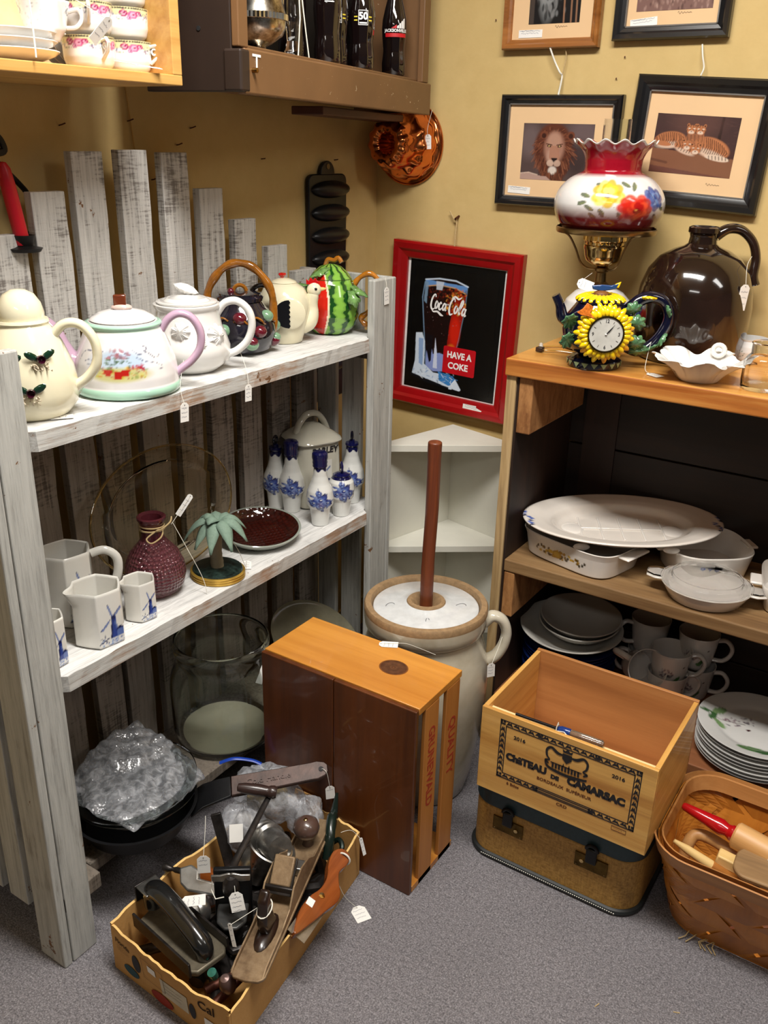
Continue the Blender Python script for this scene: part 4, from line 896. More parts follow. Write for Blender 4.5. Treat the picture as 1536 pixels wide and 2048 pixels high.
# ================================================================ pictures on the right wall
def mk_frame(t, w, h, fw, mat, depth=.022, lip=None, inner=None):
    """four mitred rails around the origin in the local xy plane, front towards -y of the wall (local z)"""
    prof = [(0, 0), (0, depth * .75), (fw * .12, depth), (fw * .45, depth * .95), (fw * .62, depth * .72), (fw * .9, depth * .62), (fw, depth * .5), (fw, depth * .15), (fw, 0)]
    c = [(-w / 2, -h / 2), (w / 2, -h / 2), (w / 2, h / 2), (-w / 2, h / 2)]
    for k in range(4):
        a, b_ = c[k], c[(k + 1) % 4]; sx = [1, -1, -1, 1]; sy = [1, 1, -1, -1]; v = []
        for (px_, s1, s2) in ((a, sx[k], sy[k]), (b_, sx[(k + 1) % 4], sy[(k + 1) % 4])):
            for q, zz in prof: v.append((px_[0] + s1 * q, px_[1] + s2 * q, zz))
        n = len(prof); f = [(i, (i + 1) % n, n + (i + 1) % n, n + i) for i in range(n)] + [tuple(range(n - 1, -1, -1)), tuple(range(n, 2 * n))]
        MB().add(v, f).build('frame_rail', mat, t, True, angle=25)
def on_wall(t, x, z, roll=0, y=-.003): t.matrix_world = T(x, y, z) @ RX(PI / 2) @ RZ(math.radians(roll)); return t
def hung(name, label, x0, z0, x1, z1, fw, mat, mw, cv, px, roll=0, matcol=None, sticker=None, lip=None, sig=None):
    w_, h_ = x1 - x0, z1 - z0; t = thing(name, label, 'picture', group=None); on_wall(t, (x0 + x1) / 2, (z0 + z1) / 2, roll)
    mk_frame(t, w_, h_, fw, mat)
    if lip: 
        b = MB(); a, c = w_ / 2 - fw * .93, h_ / 2 - fw * .93
        for q in ((-a, -c, a, -c + .003), (-a, c - .003, a, c), (-a, -c, -a + .003, c), (a - .003, -c, a, c)): b.box(q[0], q[1], .008, q[2], q[3], .0145)
        b.build('inner_lip', lip, t, False)
    MB().box(-w_ / 2 + fw * .8, -h_ / 2 + fw * .8, .0, w_ / 2 - fw * .8, h_ / 2 - fw * .8, .008).build('mat_board', matcol, t, False)
    cx, cz, pw, ph = px; panel(cv, pw, ph, int(pw * 850), int(ph * 850), T(cx - (x0 + x1) / 2 - pw / 2, cz - (z0 + z1) / 2 - ph / 2, .0086)).build('print', M_PRINT, t, False)
    b = MB(); a, c = pw / 2 + .0015, ph / 2 + .0015; ox, oy = cx - (x0 + x1) / 2, cz - (z0 + z1) / 2
    if sticker:
        sx, sz = sticker[0] - (x0 + x1) / 2, sticker[1] - (z0 + z1) / 2; s = MB().box(-.031, -.0085, 0, .031, .0085, .0006).build('price_sticker', M_PAPER, t, False, loc=(sx, sz, .0085), rot=(0, 0, math.radians(sticker[2])))
        join(scribble(.07, .02, int(sx * 999), 2).xf(T(.002, .001, .0004)), scribble(.05, .02, int(sx * 99) + 3, 1).xf(T(-.01, .001, .0004))).build('handwriting', M_INK, s, False)
    if sig: ribbon([(sig[0] + q * .0022 - (x0 + x1) / 2, sig[1] + .003 * math.sin(q * 2.1) * math.exp(-q * .12) - (z0 + z1) / 2) for q in np.linspace(0, 14, 50)], .0006, depth=.0088).build('signature', plain('pencil_grey', H(110, 92, 72), .8), t, False)
    return t
MATP = plain('peach_mat_board', H(222, 186, 142), .8, var=.03, scale=6); BLK = plain('black_frame_lacquer', (.008, .008, .009), .25, coat=.3); OAK = wood('oak_frame', H(104, 58, 20), H(146, 88, 36), H(176, 116, 58), 0, 60, .35, coat=.3); LIPG = plain('grey_lip', H(120, 116, 112), .35, .4)
def lion():
    W = H(80, 64, 62); c = Canvas(190, 130, W); g = random.Random(1)
    c.ell(.85, .2, .2, .22, H(104, 88, 90), .8, soft=.8); c.ell(.1, .3, .14, .2, H(112, 96, 96), .7, soft=.8); c.ell(.8, .6, .16, .2, H(50, 38, 40), .8, soft=.8)
    M1 = [H(96, 50, 34), H(124, 72, 50), H(72, 36, 26), H(146, 92, 66), H(52, 26, 22)]
    c.ell(.44, .42, .27, .3, H(92, 50, 36)); c.ell(.47, .7, .22, .24, H(84, 46, 34))
    for k in range(420):
        a = g.uniform(0, 6.28); r_ = g.uniform(.17, .3); x, y = .45 + r_ * math.cos(a) * .95, .46 + r_ * 1.25 * math.sin(a); L = g.uniform(.05, .12)
        c.line([(x, y), (x + L * math.cos(a) * .5 + .01, y + L * math.sin(a) + .06)], .008, g.choice(M1), .75)
    for x in (.3, .68): c.ell(x, .2, .055, .05, H(110, 62, 44)); c.ell(x, .21, .032, .03, H(60, 32, 26))
    c.ell(.46, .42, .14, .19, H(158, 116, 98), soft=.4); c.ell(.455, .3, .09, .1, H(172, 132, 112), soft=.5); c.ell(.45, .56, .085, .1, H(176, 140, 122), soft=.5)
    c.poly([(.4, .38), (.52, .38), (.55, .6), (.47, .68), (.4, .6)], H(162, 112, 90), .8)
    for x, s in ((.385, 1), (.535, -1)): c.ell(x, .39, .03, .014, H(40, 24, 20), 1, .2 * s); c.ell(x, .388, .012, .009, H(190, 160, 110)); c.line([(x - .04, .36 - .01 * s), (x + .04, .36 + .01 * s)], .012, H(70, 40, 30))
    c.poly([(.43, .6), (.52, .6), (.5, .66), (.475, .69), (.45, .66)], H(40, 26, 26)); c.line([(.475, .68), (.47, .76)], .01, H(60, 40, 36)); c.line([(.4, .74), (.47, .77), (.54, .73)], .012, H(60, 40, 38))
    c.ell(.42, .69, .05, .04, H(196, 168, 150), .8); c.ell(.52, .69, .05, .04, H(190, 160, 142), .8); c.ell(.46, .82, .06, .05, H(212, 200, 190), .9, soft=.4)
    for k in range(60): x = g.uniform(.32, .62); c.line([(x, g.uniform(.84, .9)), (x + g.uniform(-.02, .04), 1)], .008, g.choice(M1), .8)
    c.poly([(0, .9), (.12, .88), (.25, .92), (.38, .93), (.45, 1), (0, 1)], H(172, 142, 130)); c.line([(0, .89), (.12, .87), (.25, .91)], .012, H(200, 176, 160)); return c
def tigers():
    c = Canvas(230, 165, H(70, 46, 44)); g = random.Random(8)
    c.poly([(0, 0), (1, 0), (1, .55), (0, .6)], H(66, 46, 46)); c.poly([(.78, 0), (.81, 0), (.8, .5), (.76, .5)], H(36, 24, 26)); c.ell(.5, .1, .3, .2, H(96, 66, 60), .6, soft=.8)
    for k in range(40): x, y = g.uniform(0, 1), g.uniform(0, .5); c.line([(x, y), (x + .08, y + g.uniform(-.03, .03))], .006, H(92, 66, 62), .5)
    c.poly([(0, .58), (1, .68), (1, 1), (0, 1)], H(126, 84, 62)); c.poly([(0, .88), (1, 1), (0, 1)], H(104, 66, 56)); c.line([(0, .78), (.2, .82)], .03, H(90, 58, 46), .7)
    OR, WH, BKK = H(176, 112, 74), H(212, 188, 168), H(38, 22, 20)
    def body(cx, cy, rx, ry, rot, n, seed):
        c.ell(cx, cy, rx, ry, OR, 1, rot); c.ell(cx, cy + ry * .9, rx * .85, ry * .4, WH, .8, rot, .5); g = random.Random(seed)
        for k in range(n):
            u = -1 + 2 * (k + .5) / n; x = cx + u * rx * .9 * math.cos(rot); y = cy + u * rx * .9 * math.sin(rot) * 1.4; hh = ry * math.sqrt(1 - u * u) * 1.2
            c.line([(x - .012, y - hh), (x + .008 + g.uniform(-.01, .01), y), (x - .012, y + hh * .8)], .0085, BKK, .9)
    body(.2, .43, .19, .1, -.12, 13, 1); body(.72, .52, .22, .12, .28, 15, 2); body(.4, .55, .14, .07, .3, 7, 3)
    c.ell(.12, .5, .1, .03, OR, 1, .1); c.ell(.8, .68, .15, .035, WH, 1, .12)
    for k in range(7): c.line([(.7 + k * .04, .65), (.71 + k * .04, .71)], .008, BKK)
    for cx, cy, s in ((.44, .24, 1.), (.55, .24, 1.), (.42, .5, 1.05), (.53, .56, 1.1)):
        for e in (-1, 1): c.ell(cx + e * .045 * s, cy - .075 * s, .017, .02, OR); c.ell(cx + e * .045 * s, cy - .07 * s, .009, .011, BKK)
        c.ell(cx, cy, .06 * s, .055 * s, OR); c.ell(cx, cy + .045 * s, .035 * s, .022 * s, WH); c.ell(cx - .03, cy - .02, .014, .008, WH); c.ell(cx + .03, cy - .02, .014, .008, WH)
        for e in (-1, 1): c.ell(cx + e * .022 * s, cy - .005, .007, .006, BKK); c.line([(cx + e * .05 * s, cy), (cx + e * .06 * s, cy + .04)], .006, BKK); c.line([(cx + e * .012, cy - .07), (cx + e * .02, cy - .04)], .006, BKK)
        c.ell(cx, cy + .03 * s, .01, .006, H(90, 40, 40))
    c.poly([(.4, .3), (.6, .3), (.62, .46), (.38, .46)], OR, .6)
    for k in range(5): c.line([(.4 + k * .045, .32), (.41 + k * .045, .42)], .007, BKK, .7)
    return c
def tree():
    c = Canvas(120, 60, H(28, 26, 26)); c.poly([(0, 0), (.1, 0), (.1, 1), (0, 1)], H(70, 60, 54)); c.ell(.35, .3, .2, .3, H(140, 142, 142), .9, soft=.5); c.speck(60, (.15, 0, .7, .9), .03, [H(20, 18, 18), H(120, 120, 120), H(40, 38, 38)], 3)
    for x in (.66, .8, .9): c.line([(x, 0), (x + .03, 1)], .03, H(150, 110, 84), .9)
    return c
def fur():
    c = Canvas(120, 40, H(120, 90, 84)); c.speck(200, (0, 0, 1, 1), .015, [H(150, 120, 110), H(90, 64, 60), H(170, 140, 130)], 3); return c
hung('oak_framed_picture', 'oak framed small picture at the top edge, left of the black framed one', .376, 1.716, .624, 1.99, .022, OAK, 0, tree(), (.505, 1.84, .13, .14), 0, MATP, (.447, 1.75, 0), sig=(.51, 1.763))
hung('black_framed_picture', 'black framed picture cut off by the top edge, right of the oak frame', .656, 1.727, .918, 2.0, .028, BLK, 0, fur(), (.79, 1.84, .17, .11), 0, MATP, (.725, 1.763, 5), LIPG, sig=(.80, 1.779))
hung('lion_picture', 'black framed photograph of a lion with a price sticker on its mat', .385, 1.356, .70, 1.616, .022, BLK, 0, lion(), (.5415, 1.4855, .187, .131), -.4, MATP, (.448, 1.393, -2), LIPG)
hung('tigers_picture', 'larger black framed photograph of tiger cubs, tilted beside the lion', .724, 1.372, 1.044, 1.65, .034, BLK, 0, tigers(), (.876, 1.508, .188, .126), -3.0, MATP, None, LIPG, sig=(.92, 1.428))
def pic_string(pts, label, name='picture_string', r=.0022, mat=None):
    o = MB().tube(spline(pts, 6), r, 7).build(name, mat or M_STRING); return tag(o, label, 'string')
pic_string([(.503, -.02, 1.722), (.52, -.022, 1.69), (.535, -.02, 1.665), (.539, -.012, 1.655), (.537, -.02, 1.615)], 'white twist of string above the lion picture', r=.0022)
pic_string([(.53, -.004, 1.735), (.545, -.012, 1.7), (.54, -.014, 1.66)], 'thin cord loop beside the white twist above the lion picture', r=.0012, mat=M_TWINE)
pic_string([(.862, -.006, 1.715), (.87, -.018, 1.69), (.876, -.018, 1.668), (.872, -.02, 1.652)], 'white twist of string above the tiger picture', r=.0018)
o = MB().tube(spline([(.248, -.012, 1.33), (.262, -.014, 1.312), (.27, -.012, 1.305), (.272, -.018, 1.28), (.273, -.022, 1.24)], 6), .0018, 7).build('jute_cord', M_TWINE); tag(o, 'jute cord and nail holding up the red framed poster', 'cord')
MB().tube([(.27, 0, 1.318), (.27, -.02, 1.312)], .003, 8).build('nail', NAILM, o)
for x, z in ((.345, 1.785), (.67, 1.65), (.685, 1.695)):
    q = MB().tube([(x, .001, z), (x + .003, -.006, z)], .0016, 6).build('wall_nail', NAILM); tag(q, {.345: 'nail head left of the oak frame', .67: 'dark nail between the lion and tiger pictures, lower one', .685: 'dark nail below the top black frame, upper one'}[x], 'nail')

# red framed soda poster
def poster():
    c = Canvas(300, 372, (.002, .002, .002)); g = random.Random(3); SK = H(150, 184, 222)
    # glass
    gl = [(.13, .1), (.3, .075), (.5, .075), (.64, .105), (.63, .3), (.585, .55), (.53, .83), (.3, .86), (.2, .83), (.145, .5), (.105, .25)]
    c.poly(gl, H(26, 12, 11)); c.line([(.125, .12), (.105, .25), (.145, .5), (.2, .82)], .012, H(120, 150, 180), .8); c.line([(.64, .12), (.63, .3), (.585, .55), (.55, .7)], .01, H(110, 130, 150), .8); c.poly([(.13, .1), (.64, .11), (.635, .165), (.5, .135), (.3, .13), (.14, .155)], H(96, 140, 196)); c.line([(.13, .1), (.3, .078), (.5, .078), (.645, .112)], .014, H(200, 214, 232))
    c.line([(.14, .155), (.3, .13), (.5, .138), (.62, .17)], .012, H(190, 150, 110)); c.poly([(.13, .11), (.17, .12), (.16, .3), (.125, .28)], H(120, 150, 176), .8)
    c.poly([(.5, .2), (.63, .18), (.61, .38), (.56, .62), (.52, .72), (.44, .7), (.46, .45)], H(150, 22, 12)); c.ell(.53, .5, .06, .16, H(206, 34, 14), .9, soft=.6); c.ell(.5, .66, .05, .06, H(222, 120, 30), .9, soft=.6)
    c.speck(130, (.4, .15, .63, .36), .013, [H(214, 110, 40), H(150, 40, 14), H(232, 170, 70), H(90, 18, 8)], 5); c.speck(60, (.16, .16, .5, .26), .009, [H(110, 34, 20), H(60, 16, 12)], 6); c.speck(50, (.14, .3, .6, .75), .004, [H(90, 40, 40), H(140, 120, 120)], 7)
    c.poly([(.26, .1), (.36, .1), (.34, .17), (.27, .17)], H(196, 206, 220), .8)
    # ice
    c.poly([(.2, .6), (.26, .66), (.28, .72), (.36, .7), (.5, .72), (.53, .84), (.3, .87), (.2, .84)], H(134, 150, 206)); c.poly([(.3, .58), (.33, .7), (.345, .84), (.29, .84)], H(206, 214, 236)); c.poly([(.18, .55), (.27, .56), (.26, .78), (.24, .8), (.2, .7)], H(18, 14, 20))
    c.poly([(.05, .56), (.13, .55), (.17, .62), (.18, .82), (.3, .88), (.5, .88), (.55, 1.0), (.52, 1.0), (.4, .97), (.1, .93), (.03, .92), (.06, .8)], H(206, 220, 236)); c.poly([(.09, .6), (.15, .6), (.16, .84), (.11, .82)], H(128, 160, 206), .9)
    c.poly([(.36, .86), (.55, .88), (.62, .94), (.5, .97), (.38, .94)], H(60, 130, 196)); c.poly([(.52, .97), (.58, .9), (.66, .985), (.64, 1.0), (.5, .985)], H(210, 222, 236))
    for k in range(50): x, y = g.uniform(.04, .58), g.uniform(.86, .95); c.line([(x, y), (x + g.uniform(-.05, .05), y + g.uniform(-.02, .03))], .006, g.choice([H(240, 244, 250), H(90, 140, 196), H(30, 50, 80), H(180, 200, 224)]), .9)
    c.line([(.02, .93), (.2, .965), (.5, .99)], .02, (.004, .006, .01))
    c.blur(1); return c
t = thing('red_framed_poster', 'red framed poster of a tall cola glass on ice with small red sign', 'poster'); t.matrix_world = T(.272, -.003, 1.008) @ RX(PI / 2) @ RZ(math.radians(-1.9))
REDF = plain('red_frame_lacquer', H(150, 8, 14), .3, var=.06, coat=.3); W_, H_ = .405, .466
mk_frame(t, W_, H_, .046, REDF, .028)
MB().box(-W_ / 2 + .04, -H_ / 2 + .04, 0, W_ / 2 - .04, H_ / 2 - .04, .006).build('white_mat', plain('white_mat_board', H(226, 224, 222), .6), t, False)
MB().box(-.149, -.184, .006, .149, .184, .0066).build('black_ground', plain('poster_black', (.003, .003, .003), .25), t, False)
pc = panel(poster(), .265, .335, 240, 305, T(-.132, -.169, .0069)).build('print', M_PRINT, t, False)
# script lettering drawn as brush strokes
S = []
def st(pts, w=.115): S.append(ribbon([(p[0], p[1], p[2] if len(p) > 2 else 1) for p in [tuple(q) for q in spline([(a[0], a[1], a[2] if len(a) > 2 else 1) for a in pts], 7)]], w))
st([(.30, .86, .6), (.25, 1.0, .7), (.14, .96), (.04, .7, 1.1), (.03, .35, 1.1), (.14, .12), (.3, .14, .6), (.36, .25, .3)]); st([(.12, .12, .3), (.3, -.02, .8), (.6, .02, 1.0), (.9, -.12, 1.2), (1.1, -.16, .3)])
st([(.52, .56, .6), (.42, .62), (.36, .4), (.42, .2), (.53, .3), (.56, .5), (.5, .58, .6)]); st([(.82, .52, .6), (.74, .6), (.66, .44), (.68, .22), (.78, .18), (.88, .3, .5)])
st([(1.14, .5, .6), (1.03, .58), (.94, .4), (.97, .22), (1.06, .22), (1.14, .42, .6)]); st([(1.17, .6, .8), (1.14, .36), (1.17, .2), (1.25, .24, .5)])
st([(1.26, .56, .7), (1.34, .58, .7)])
st([(1.78, .82, .6), (1.7, 1.0, .7), (1.56, .9), (1.46, .6, 1.1), (1.46, .26, 1.2), (1.58, .02), (1.76, .1, .6)]); st([(1.5, .98, .4), (1.72, 1.12, .9), (2.0, 1.02, 1.0), (2.22, 1.16, .5)])
st([(2.02, .52, .6), (1.92, .58), (1.84, .38), (1.9, .16), (2.02, .24), (2.06, .46), (1.98, .56, .6)]); st([(2.2, .3, .5), (2.36, .72), (2.38, .96, .9), (2.28, .92), (2.2, .5), (2.22, .16), (2.32, .22, .5)])
st([(2.64, .46, .6), (2.53, .54), (2.44, .34), (2.47, .16), (2.56, .16), (2.64, .36, .6)]); st([(2.68, .55, .8), (2.64, .3), (2.67, .12), (2.76, .18, .5)])
LW_ = plain('poster_white_ink', H(236, 234, 232), .4)
Ms = T(-.078, .048, .0072) @ RZ(math.radians(-3)) @ Matrix.Diagonal((.0425, .047, 1, 1)) @ Matrix(((1, .1, 0, 0), (0, 1, 0, 0), (0, 0, 1, 0), (0, 0, 0, 1)))
for i, q in enumerate(S):
    b = MB().add([tuple(Ms @ Vector((v[0], v[1], .0001 * i))) for v in q.v], q.f)
    for v in range(len(b.v)): b.v[v] = (b.v[v][0], b.v[v][1], .0073 + i * .00004)
    b.build('script_stroke', LW_, pc, False)
sg = MB().prism(rrect(.104, .078, .005), .0008, T(.03, -.083, .0071)).build('sign_patch', plain('sign_red', H(186, 12, 26), .4), t, False)
text_mb('HAVE A', .0255, .0001, .0009, T(.03, -.068, .0081), sx=.9).build('lettering', LW_, sg, False)
text_mb('COKE', .0255, .0001, .0009, T(.028, -.099, .0081), sx=.95).build('lettering', LW_, sg, False)
s = MB().prism([(-.03, -.007), (.028, -.008), (.031, -.001), (.012, .004), (.012, .009), (-.03, .006)], .0008).build('price_sticker', M_PAPER, t, False, loc=(.094, -.204, .0235), rot=(0, 0, -.06))
scribble(.06, .02, 77, 2).xf(T(0, 0, .0007)).build('handwriting', M_INK, s, False)
# ================================================================ on top of the plank cabinet
CT = 1.0505
# hurricane lamp
WP_ = s2l((.88, .87, .86))
def lampflowers():
    c = Canvas(330, 190, WP_); G1, G2 = H(84, 96, 70), H(120, 130, 84)
    for x, y, a in ((.06, .35, .3), (.03, .52, -.3), (.12, .62, .6), (.2, .12, .2), (.5, .1, .5), (.44, .78, 1), (.88, .8, .8), (.98, .62, .3), (.25, .72, 1.2), (.16, .8, .9), (.72, .95, .2), (.6, .14, 2.)):
        c.ell(x, y, .06, .026, G1, .9, a); c.ell(x + .02, y, .03, .012, G2, .9, a)
    c.speck(26, (.05, .55, .95, .98), .009, [H(196, 166, 90), H(150, 130, 80)], 4)
    def fl_(x, y, r_, cols, n=9, sd=1):
        g = random.Random(sd)
        for ring, k in ((1, 1.), (.68, .8), (.4, .6)):
            for q in range(n):
                a = q * 2 * PI / n + g.uniform(-.2, .2); c.ell(x + r_ * ring * .66 * math.cos(a), y + r_ * ring * math.sin(a) * 1.1, r_ * .42 * k, r_ * .34 * k, g.choice(cols), .92, a, .3)
    fl_(.3, .3, .17, [H(222, 196, 60), H(236, 220, 120), H(210, 170, 40)], sd=2); c.ell(.3, .34, .035, .03, H(120, 100, 50))
    fl_(.84, .4, .15, [H(70, 100, 170), H(120, 150, 200), H(46, 70, 140)], 8, 3); c.line([(.76, .2), (.9, .6)], .012, H(50, 60, 110), .7)
    fl_(.6, .62, .19, [H(206, 40, 26), H(226, 70, 40), H(176, 20, 20)], 10, 5); c.ell(.61, .66, .045, .035, H(130, 20, 20)); c.ell(.6, .63, .02, .012, H(230, 160, 80)); return c
LF = lampflowers()
def glass_col(z0, z1, a0, aw, hi, lo):
    def f(A, R, Z, I):
        o = bandcol(WP_, LF, a0, aw, z0, z1, A, Z); dr = np.array(H(96, 20, 22))
        k = np.clip((lo - Z) / .03 + .35, 0, 1)[:, None]; o = o * (1 - k) + dr * k
        k = np.clip((Z - hi) / .008 + .5, 0, 1)[:, None]; rd = np.array(H(150, 14, 34)); o = o * (1 - k) + rd * k
        return o
    return f
t = thing('hurricane_lamp', 'parlour lamp with painted flower glass shade, red ruffled collar and brass burner', 'lamp', (.742, -.152, CT), math.radians(-58))
BRA = plain('polished_brass', (.7, .5, .22), .15, 1., var=.25, scale=60); BRAD = plain('aged_brass', (.3, .2, .09), .3, 1., var=.3)
MB().lathe([(0, 0), (.075, 0), (.08, .004), (.078, .012), (.06, .018), (.05, .026), (.035, .032), (0, .034)], 48).build('foot', BRAD, t)
plathe([(0, .03), (.035, .03), (.066, .04), (.08, .062), (.084, .084), (.076, .112), (.056, .132), (.035, .142), (.02, .146), (0, .146)], 140, 80, glass_col(.05, .13, 0.0, 2.0, .3, .045)).build('font_globe', M_PAINT, t)
MB().lathe([(.034, .138), (.034, .144), (.02, .15), (.0135, .156), (.0125, .176), (.017, .18), (.017, .186), (.012, .19), (0, .19)], 32).build('stem', BRAD, t)
MB().lathe([(.012, .19), (.026, .194), (.04, .204), (.044, .216), (.046, .228), (.047, .23), (.0475, .238), (.045, .24), (.045, .246), (.049, .25), (.0475, .276), (.04, .28), (0, .28)], 60, mod=lambda a, i, r, z: (r * (1 + .03 * math.cos(16 * a) * (1 if z > .245 else 0)), z)).build('burner', BRA, t)
MB().tube([(.046, 0, .236), (.064, 0, .236)], .0018, 8).build('wick_key', M_BLACKIRON, t)
for k in range(3):
    a = k * 2 * PI / 3 + .52; ca, sa = math.cos(a), math.sin(a)
    MB().tube(spline([(.012 * ca, .012 * sa, .184), (.034 * ca, .034 * sa, .186), (.052 * ca, .052 * sa, .2), (.066 * ca, .066 * sa, .23), (.084 * ca, .084 * sa, .258), (.104 * ca, .104 * sa, .268)], 6), .0024, 8).build('bracket_arm', BRAD, t)
MB().lathe([(.088, .266), (.1125, .266), (.1145, .27), (.1145, .277), (.112, .279), (.1125, .272), (.088, .27)], 72, closed=True).build('shade_ring', BRAD, t)
pr_ = [(.088, .273), (.1, .276), (.114, .292), (.1235, .318), (.1235, .34), (.114, .362), (.094, .383), (.074, .394), (.0645, .399), (.0625, .406), (.0635, .418), (.065, .428), (.073, .444), (.086, .457), (.092, .461), (.09, .4625), (.084, .458), (.07, .444), (.0615, .428), (.059, .41)]
pr_ = [(p[0], p[1]) for p in spline([(a, b, 0) for a, b in pr_], 4)]
def ruf(a, i, r, z): k = max(0, (z - .43) / .03); return r * (1 + .022 * k * math.cos(14 * a)), z + .0042 * k * math.cos(14 * a)
g_ = glass_col(.29, .385, .1, 1.75, .392, .322)
def shc(A, R, Z, I): o = g_(A, R, Z, I); o[(R > .0885) & (Z > .44)] = np.array(WP_) * .95; return o
plathe(pr_, 260, 150, shc, mod=ruf).build('glass_shade', M_PAINT, t, angle=180)
MB().lathe([(.0305, .28), (.033, .3), (.034, .34), (.0315, .4), (.0305, .508), (.0288, .508), (.0298, .4), (.032, .34), (.031, .3), (.029, .28)], 40, closed=True).build('chimney', glass('lamp_chimney_glass', (.95, .97, .97), ior=1.45), t)
o = MB().tube(spline([(.7, -.2, CT + .004), (.66, -.235, CT + .004), (.652, -.26, CT + .005), (.672, -.285, CT + .005), (.7, -.27, CT + .004), (.74, -.26, CT + .003), (.76, -.24, CT + .003)], 6), .0032, 8, flat=.6).build('lamp_cord', plain('clear_gold_cord', H(170, 130, 60), .2)); tag(o, 'coiled gold lamp cord with white clip beside the sunflower clock', 'cord')
MB().tube([(.648, -.25, CT + .008), (.66, -.278, CT + .008)], .0055, 10).build('cord_switch', M_WHITE, o); MB().box(.655, -.298, CT + .0015, .672, -.282, CT + .012).build('plug', plain('brown_plug', H(52, 36, 28), .4), o, True, .002)
price_tag(facing((.752, -.275, CT + .162), -60, 25, 70), [(.745, -.22, CT + .182)], 'white price tag tied to the lamp stem above the sunflower clock', .024, .036, 41, lines=2)
# sunflower clock teapot
NAVY = ceramic('navy_glaze', H(10, 12, 34)); YEL = ceramic('sunflower_yellow', H(238, 200, 14)); YOR = ceramic('sunflower_orange', H(226, 158, 20)); LGR = plain('glazed_leaf_green', H(84, 128, 88), .2, var=.5, scale=90, coat=.5)
t = thing('sunflower_clock', 'navy teapot shaped clock with yellow sunflower ring and green leaves', 'clock', (.816, -.342, CT), math.radians(32))
MB().lathe([(0, 0), (.056, 0), (.0585, .004), (.058, .016), (.05, .022), (.035, .026), (.05, .034), (.072, .055), (.076, .08), (.07, .11), (.055, .13), (.05, .138), (0, .14)], 56).build('body', NAVY, t)
b = MB()
for k in range(18):
    a = k * 2 * PI / 18; b = MB(); b.prism([(-.0075, .0145), (.0, .004), (.0075, .0145)], .0012, frame((.0585 * math.cos(a), .0585 * math.sin(a), 0), (-math.sin(a), math.cos(a), 0), (0, 0, 1))); b.build('painted_point', plain('pale_green_point', H(160, 176, 130), .3), t, False)
F0 = T(0, -.074, .086) @ RX(PI / 2)
MB().lathe([(0, -.03), (.05, -.03), (.052, 0), (.049, .006), (0, .006)], 48, M=F0).build('clock_drum', YEL, t)
for ring, (n, r0, r1, w_) in enumerate(((34, .036, .063, .0085), (30, .035, .055, .0080))):
    for k in range(n):
        a = 2 * PI * (k + .5 * ring) / n; c_ = (r0 + r1) / 2; tip = 1 + .07 * math.sin(k * 2.7)
        MB().ball((0, 0, 0), ((r1 - r0) / 2 * tip, w_ * .75, .0055), 10, 7, M=F0 @ T(c_ * math.cos(a) * tip, c_ * math.sin(a) * tip, .001 + ring * .006) @ RZ(a) @ RY(.18 if ring else .32)).build('petal', YOR if (k % 5 == 1 and ring == 0) else YEL, t)
dl = MB().lathe([(0, .006), (.0355, .006), (.0355, .0145), (0, .0145)], 56, M=F0).build('clock_face', plain('clock_face_white', H(200, 198, 190), .3, coat=.6), t)
MB().lathe([(.0345, .012), (.0385, .012), (.0385, .0165), (.0355, .0165)], 56, M=F0, closed=True).build('bezel', plain('bezel_dark', H(70, 56, 24), .25, .8), dl)
z_ = .0148
for h_ in range(1, 13):
    a = PI / 2 - h_ * PI / 6; p = (math.cos(a), math.sin(a))
    if h_ in (12, 3, 6, 9): text_mb(str(h_), .0105, .0001, .0002, F0 @ T(.0275 * p[0], .0275 * p[1], z_), sx=.85).build('numeral', M_INKBLACK, dl, False)
    else: ribbon([(.0255 * p[0], .0255 * p[1]), (.031 * p[0], .031 * p[1])], .0008, F0 @ T(0, 0, z_)).build('hour_mark', M_INKBLACK, dl, False)
for (tx, ty, w_) in ((.0125, .0145, .0018), (.0165, .0205, .0012)): ribbon([(-.002, -.002, .6), (tx * .5, ty * .5, 1.3), (tx, ty, .3)], w_ * 1.3, F0 @ T(0, 0, z_ + .001)).build('clock_hand', M_INKBLACK, dl, False)
MB().ball((0, 0, 0), .002, 10, 6, M=F0 @ T(0, 0, z_ + .001)).build('hand_pin', M_WHITE, dl)
lid = MB().lathe([(0, .138), (.052, .14), (.05, .148), (.03, .156), (0, .158)], 40).build('lid', NAVY, t)
for k in range(20):
    a = 2 * PI * k / 20; MB().ball((0, 0, 0), (.018, .0075, .006), 10, 6, M=T(.038 * math.cos(a), .038 * math.sin(a), .15) @ RZ(a) @ RY(.35)).build('lid_petal', YEL, lid)
MB().ball((0, 0, .157), (.017, .017, .007), 16, 8).build('seed_head', plain('seed_brown', H(120, 74, 24), .5, bump=.8, scale=400), lid)
MB().prism([(-.02, -.004), (.0, -.008), (.03, -.003), (.036, .01), (.02, .005), (.0, .006), (-.022, .004)], .006, T(0, .003, .17) @ RX(PI / 2)).build('bird_knob', ceramic('blue_bird_glaze', H(40, 70, 120)), lid, True, .002)
MB().prism([(.02, .002), (.036, .0), (.04, .013), (.03, .009)], .0055, T(0, .0032, .17) @ RX(PI / 2)).build('bird_tail', YEL, lid, True, .001)
MB().tube(spline([(.06, 0, .12), (.085, 0, .145), (.11, 0, .152), (.138, 0, .142), (.152, 0, .112), (.144, 0, .078), (.122, 0, .048), (.095, 0, .036), (.07, 0, .045)], 5), [.0155 - .004 * abs(math.sin(i * .08)) for i in range(41)], 14).build('handle', NAVY, t)
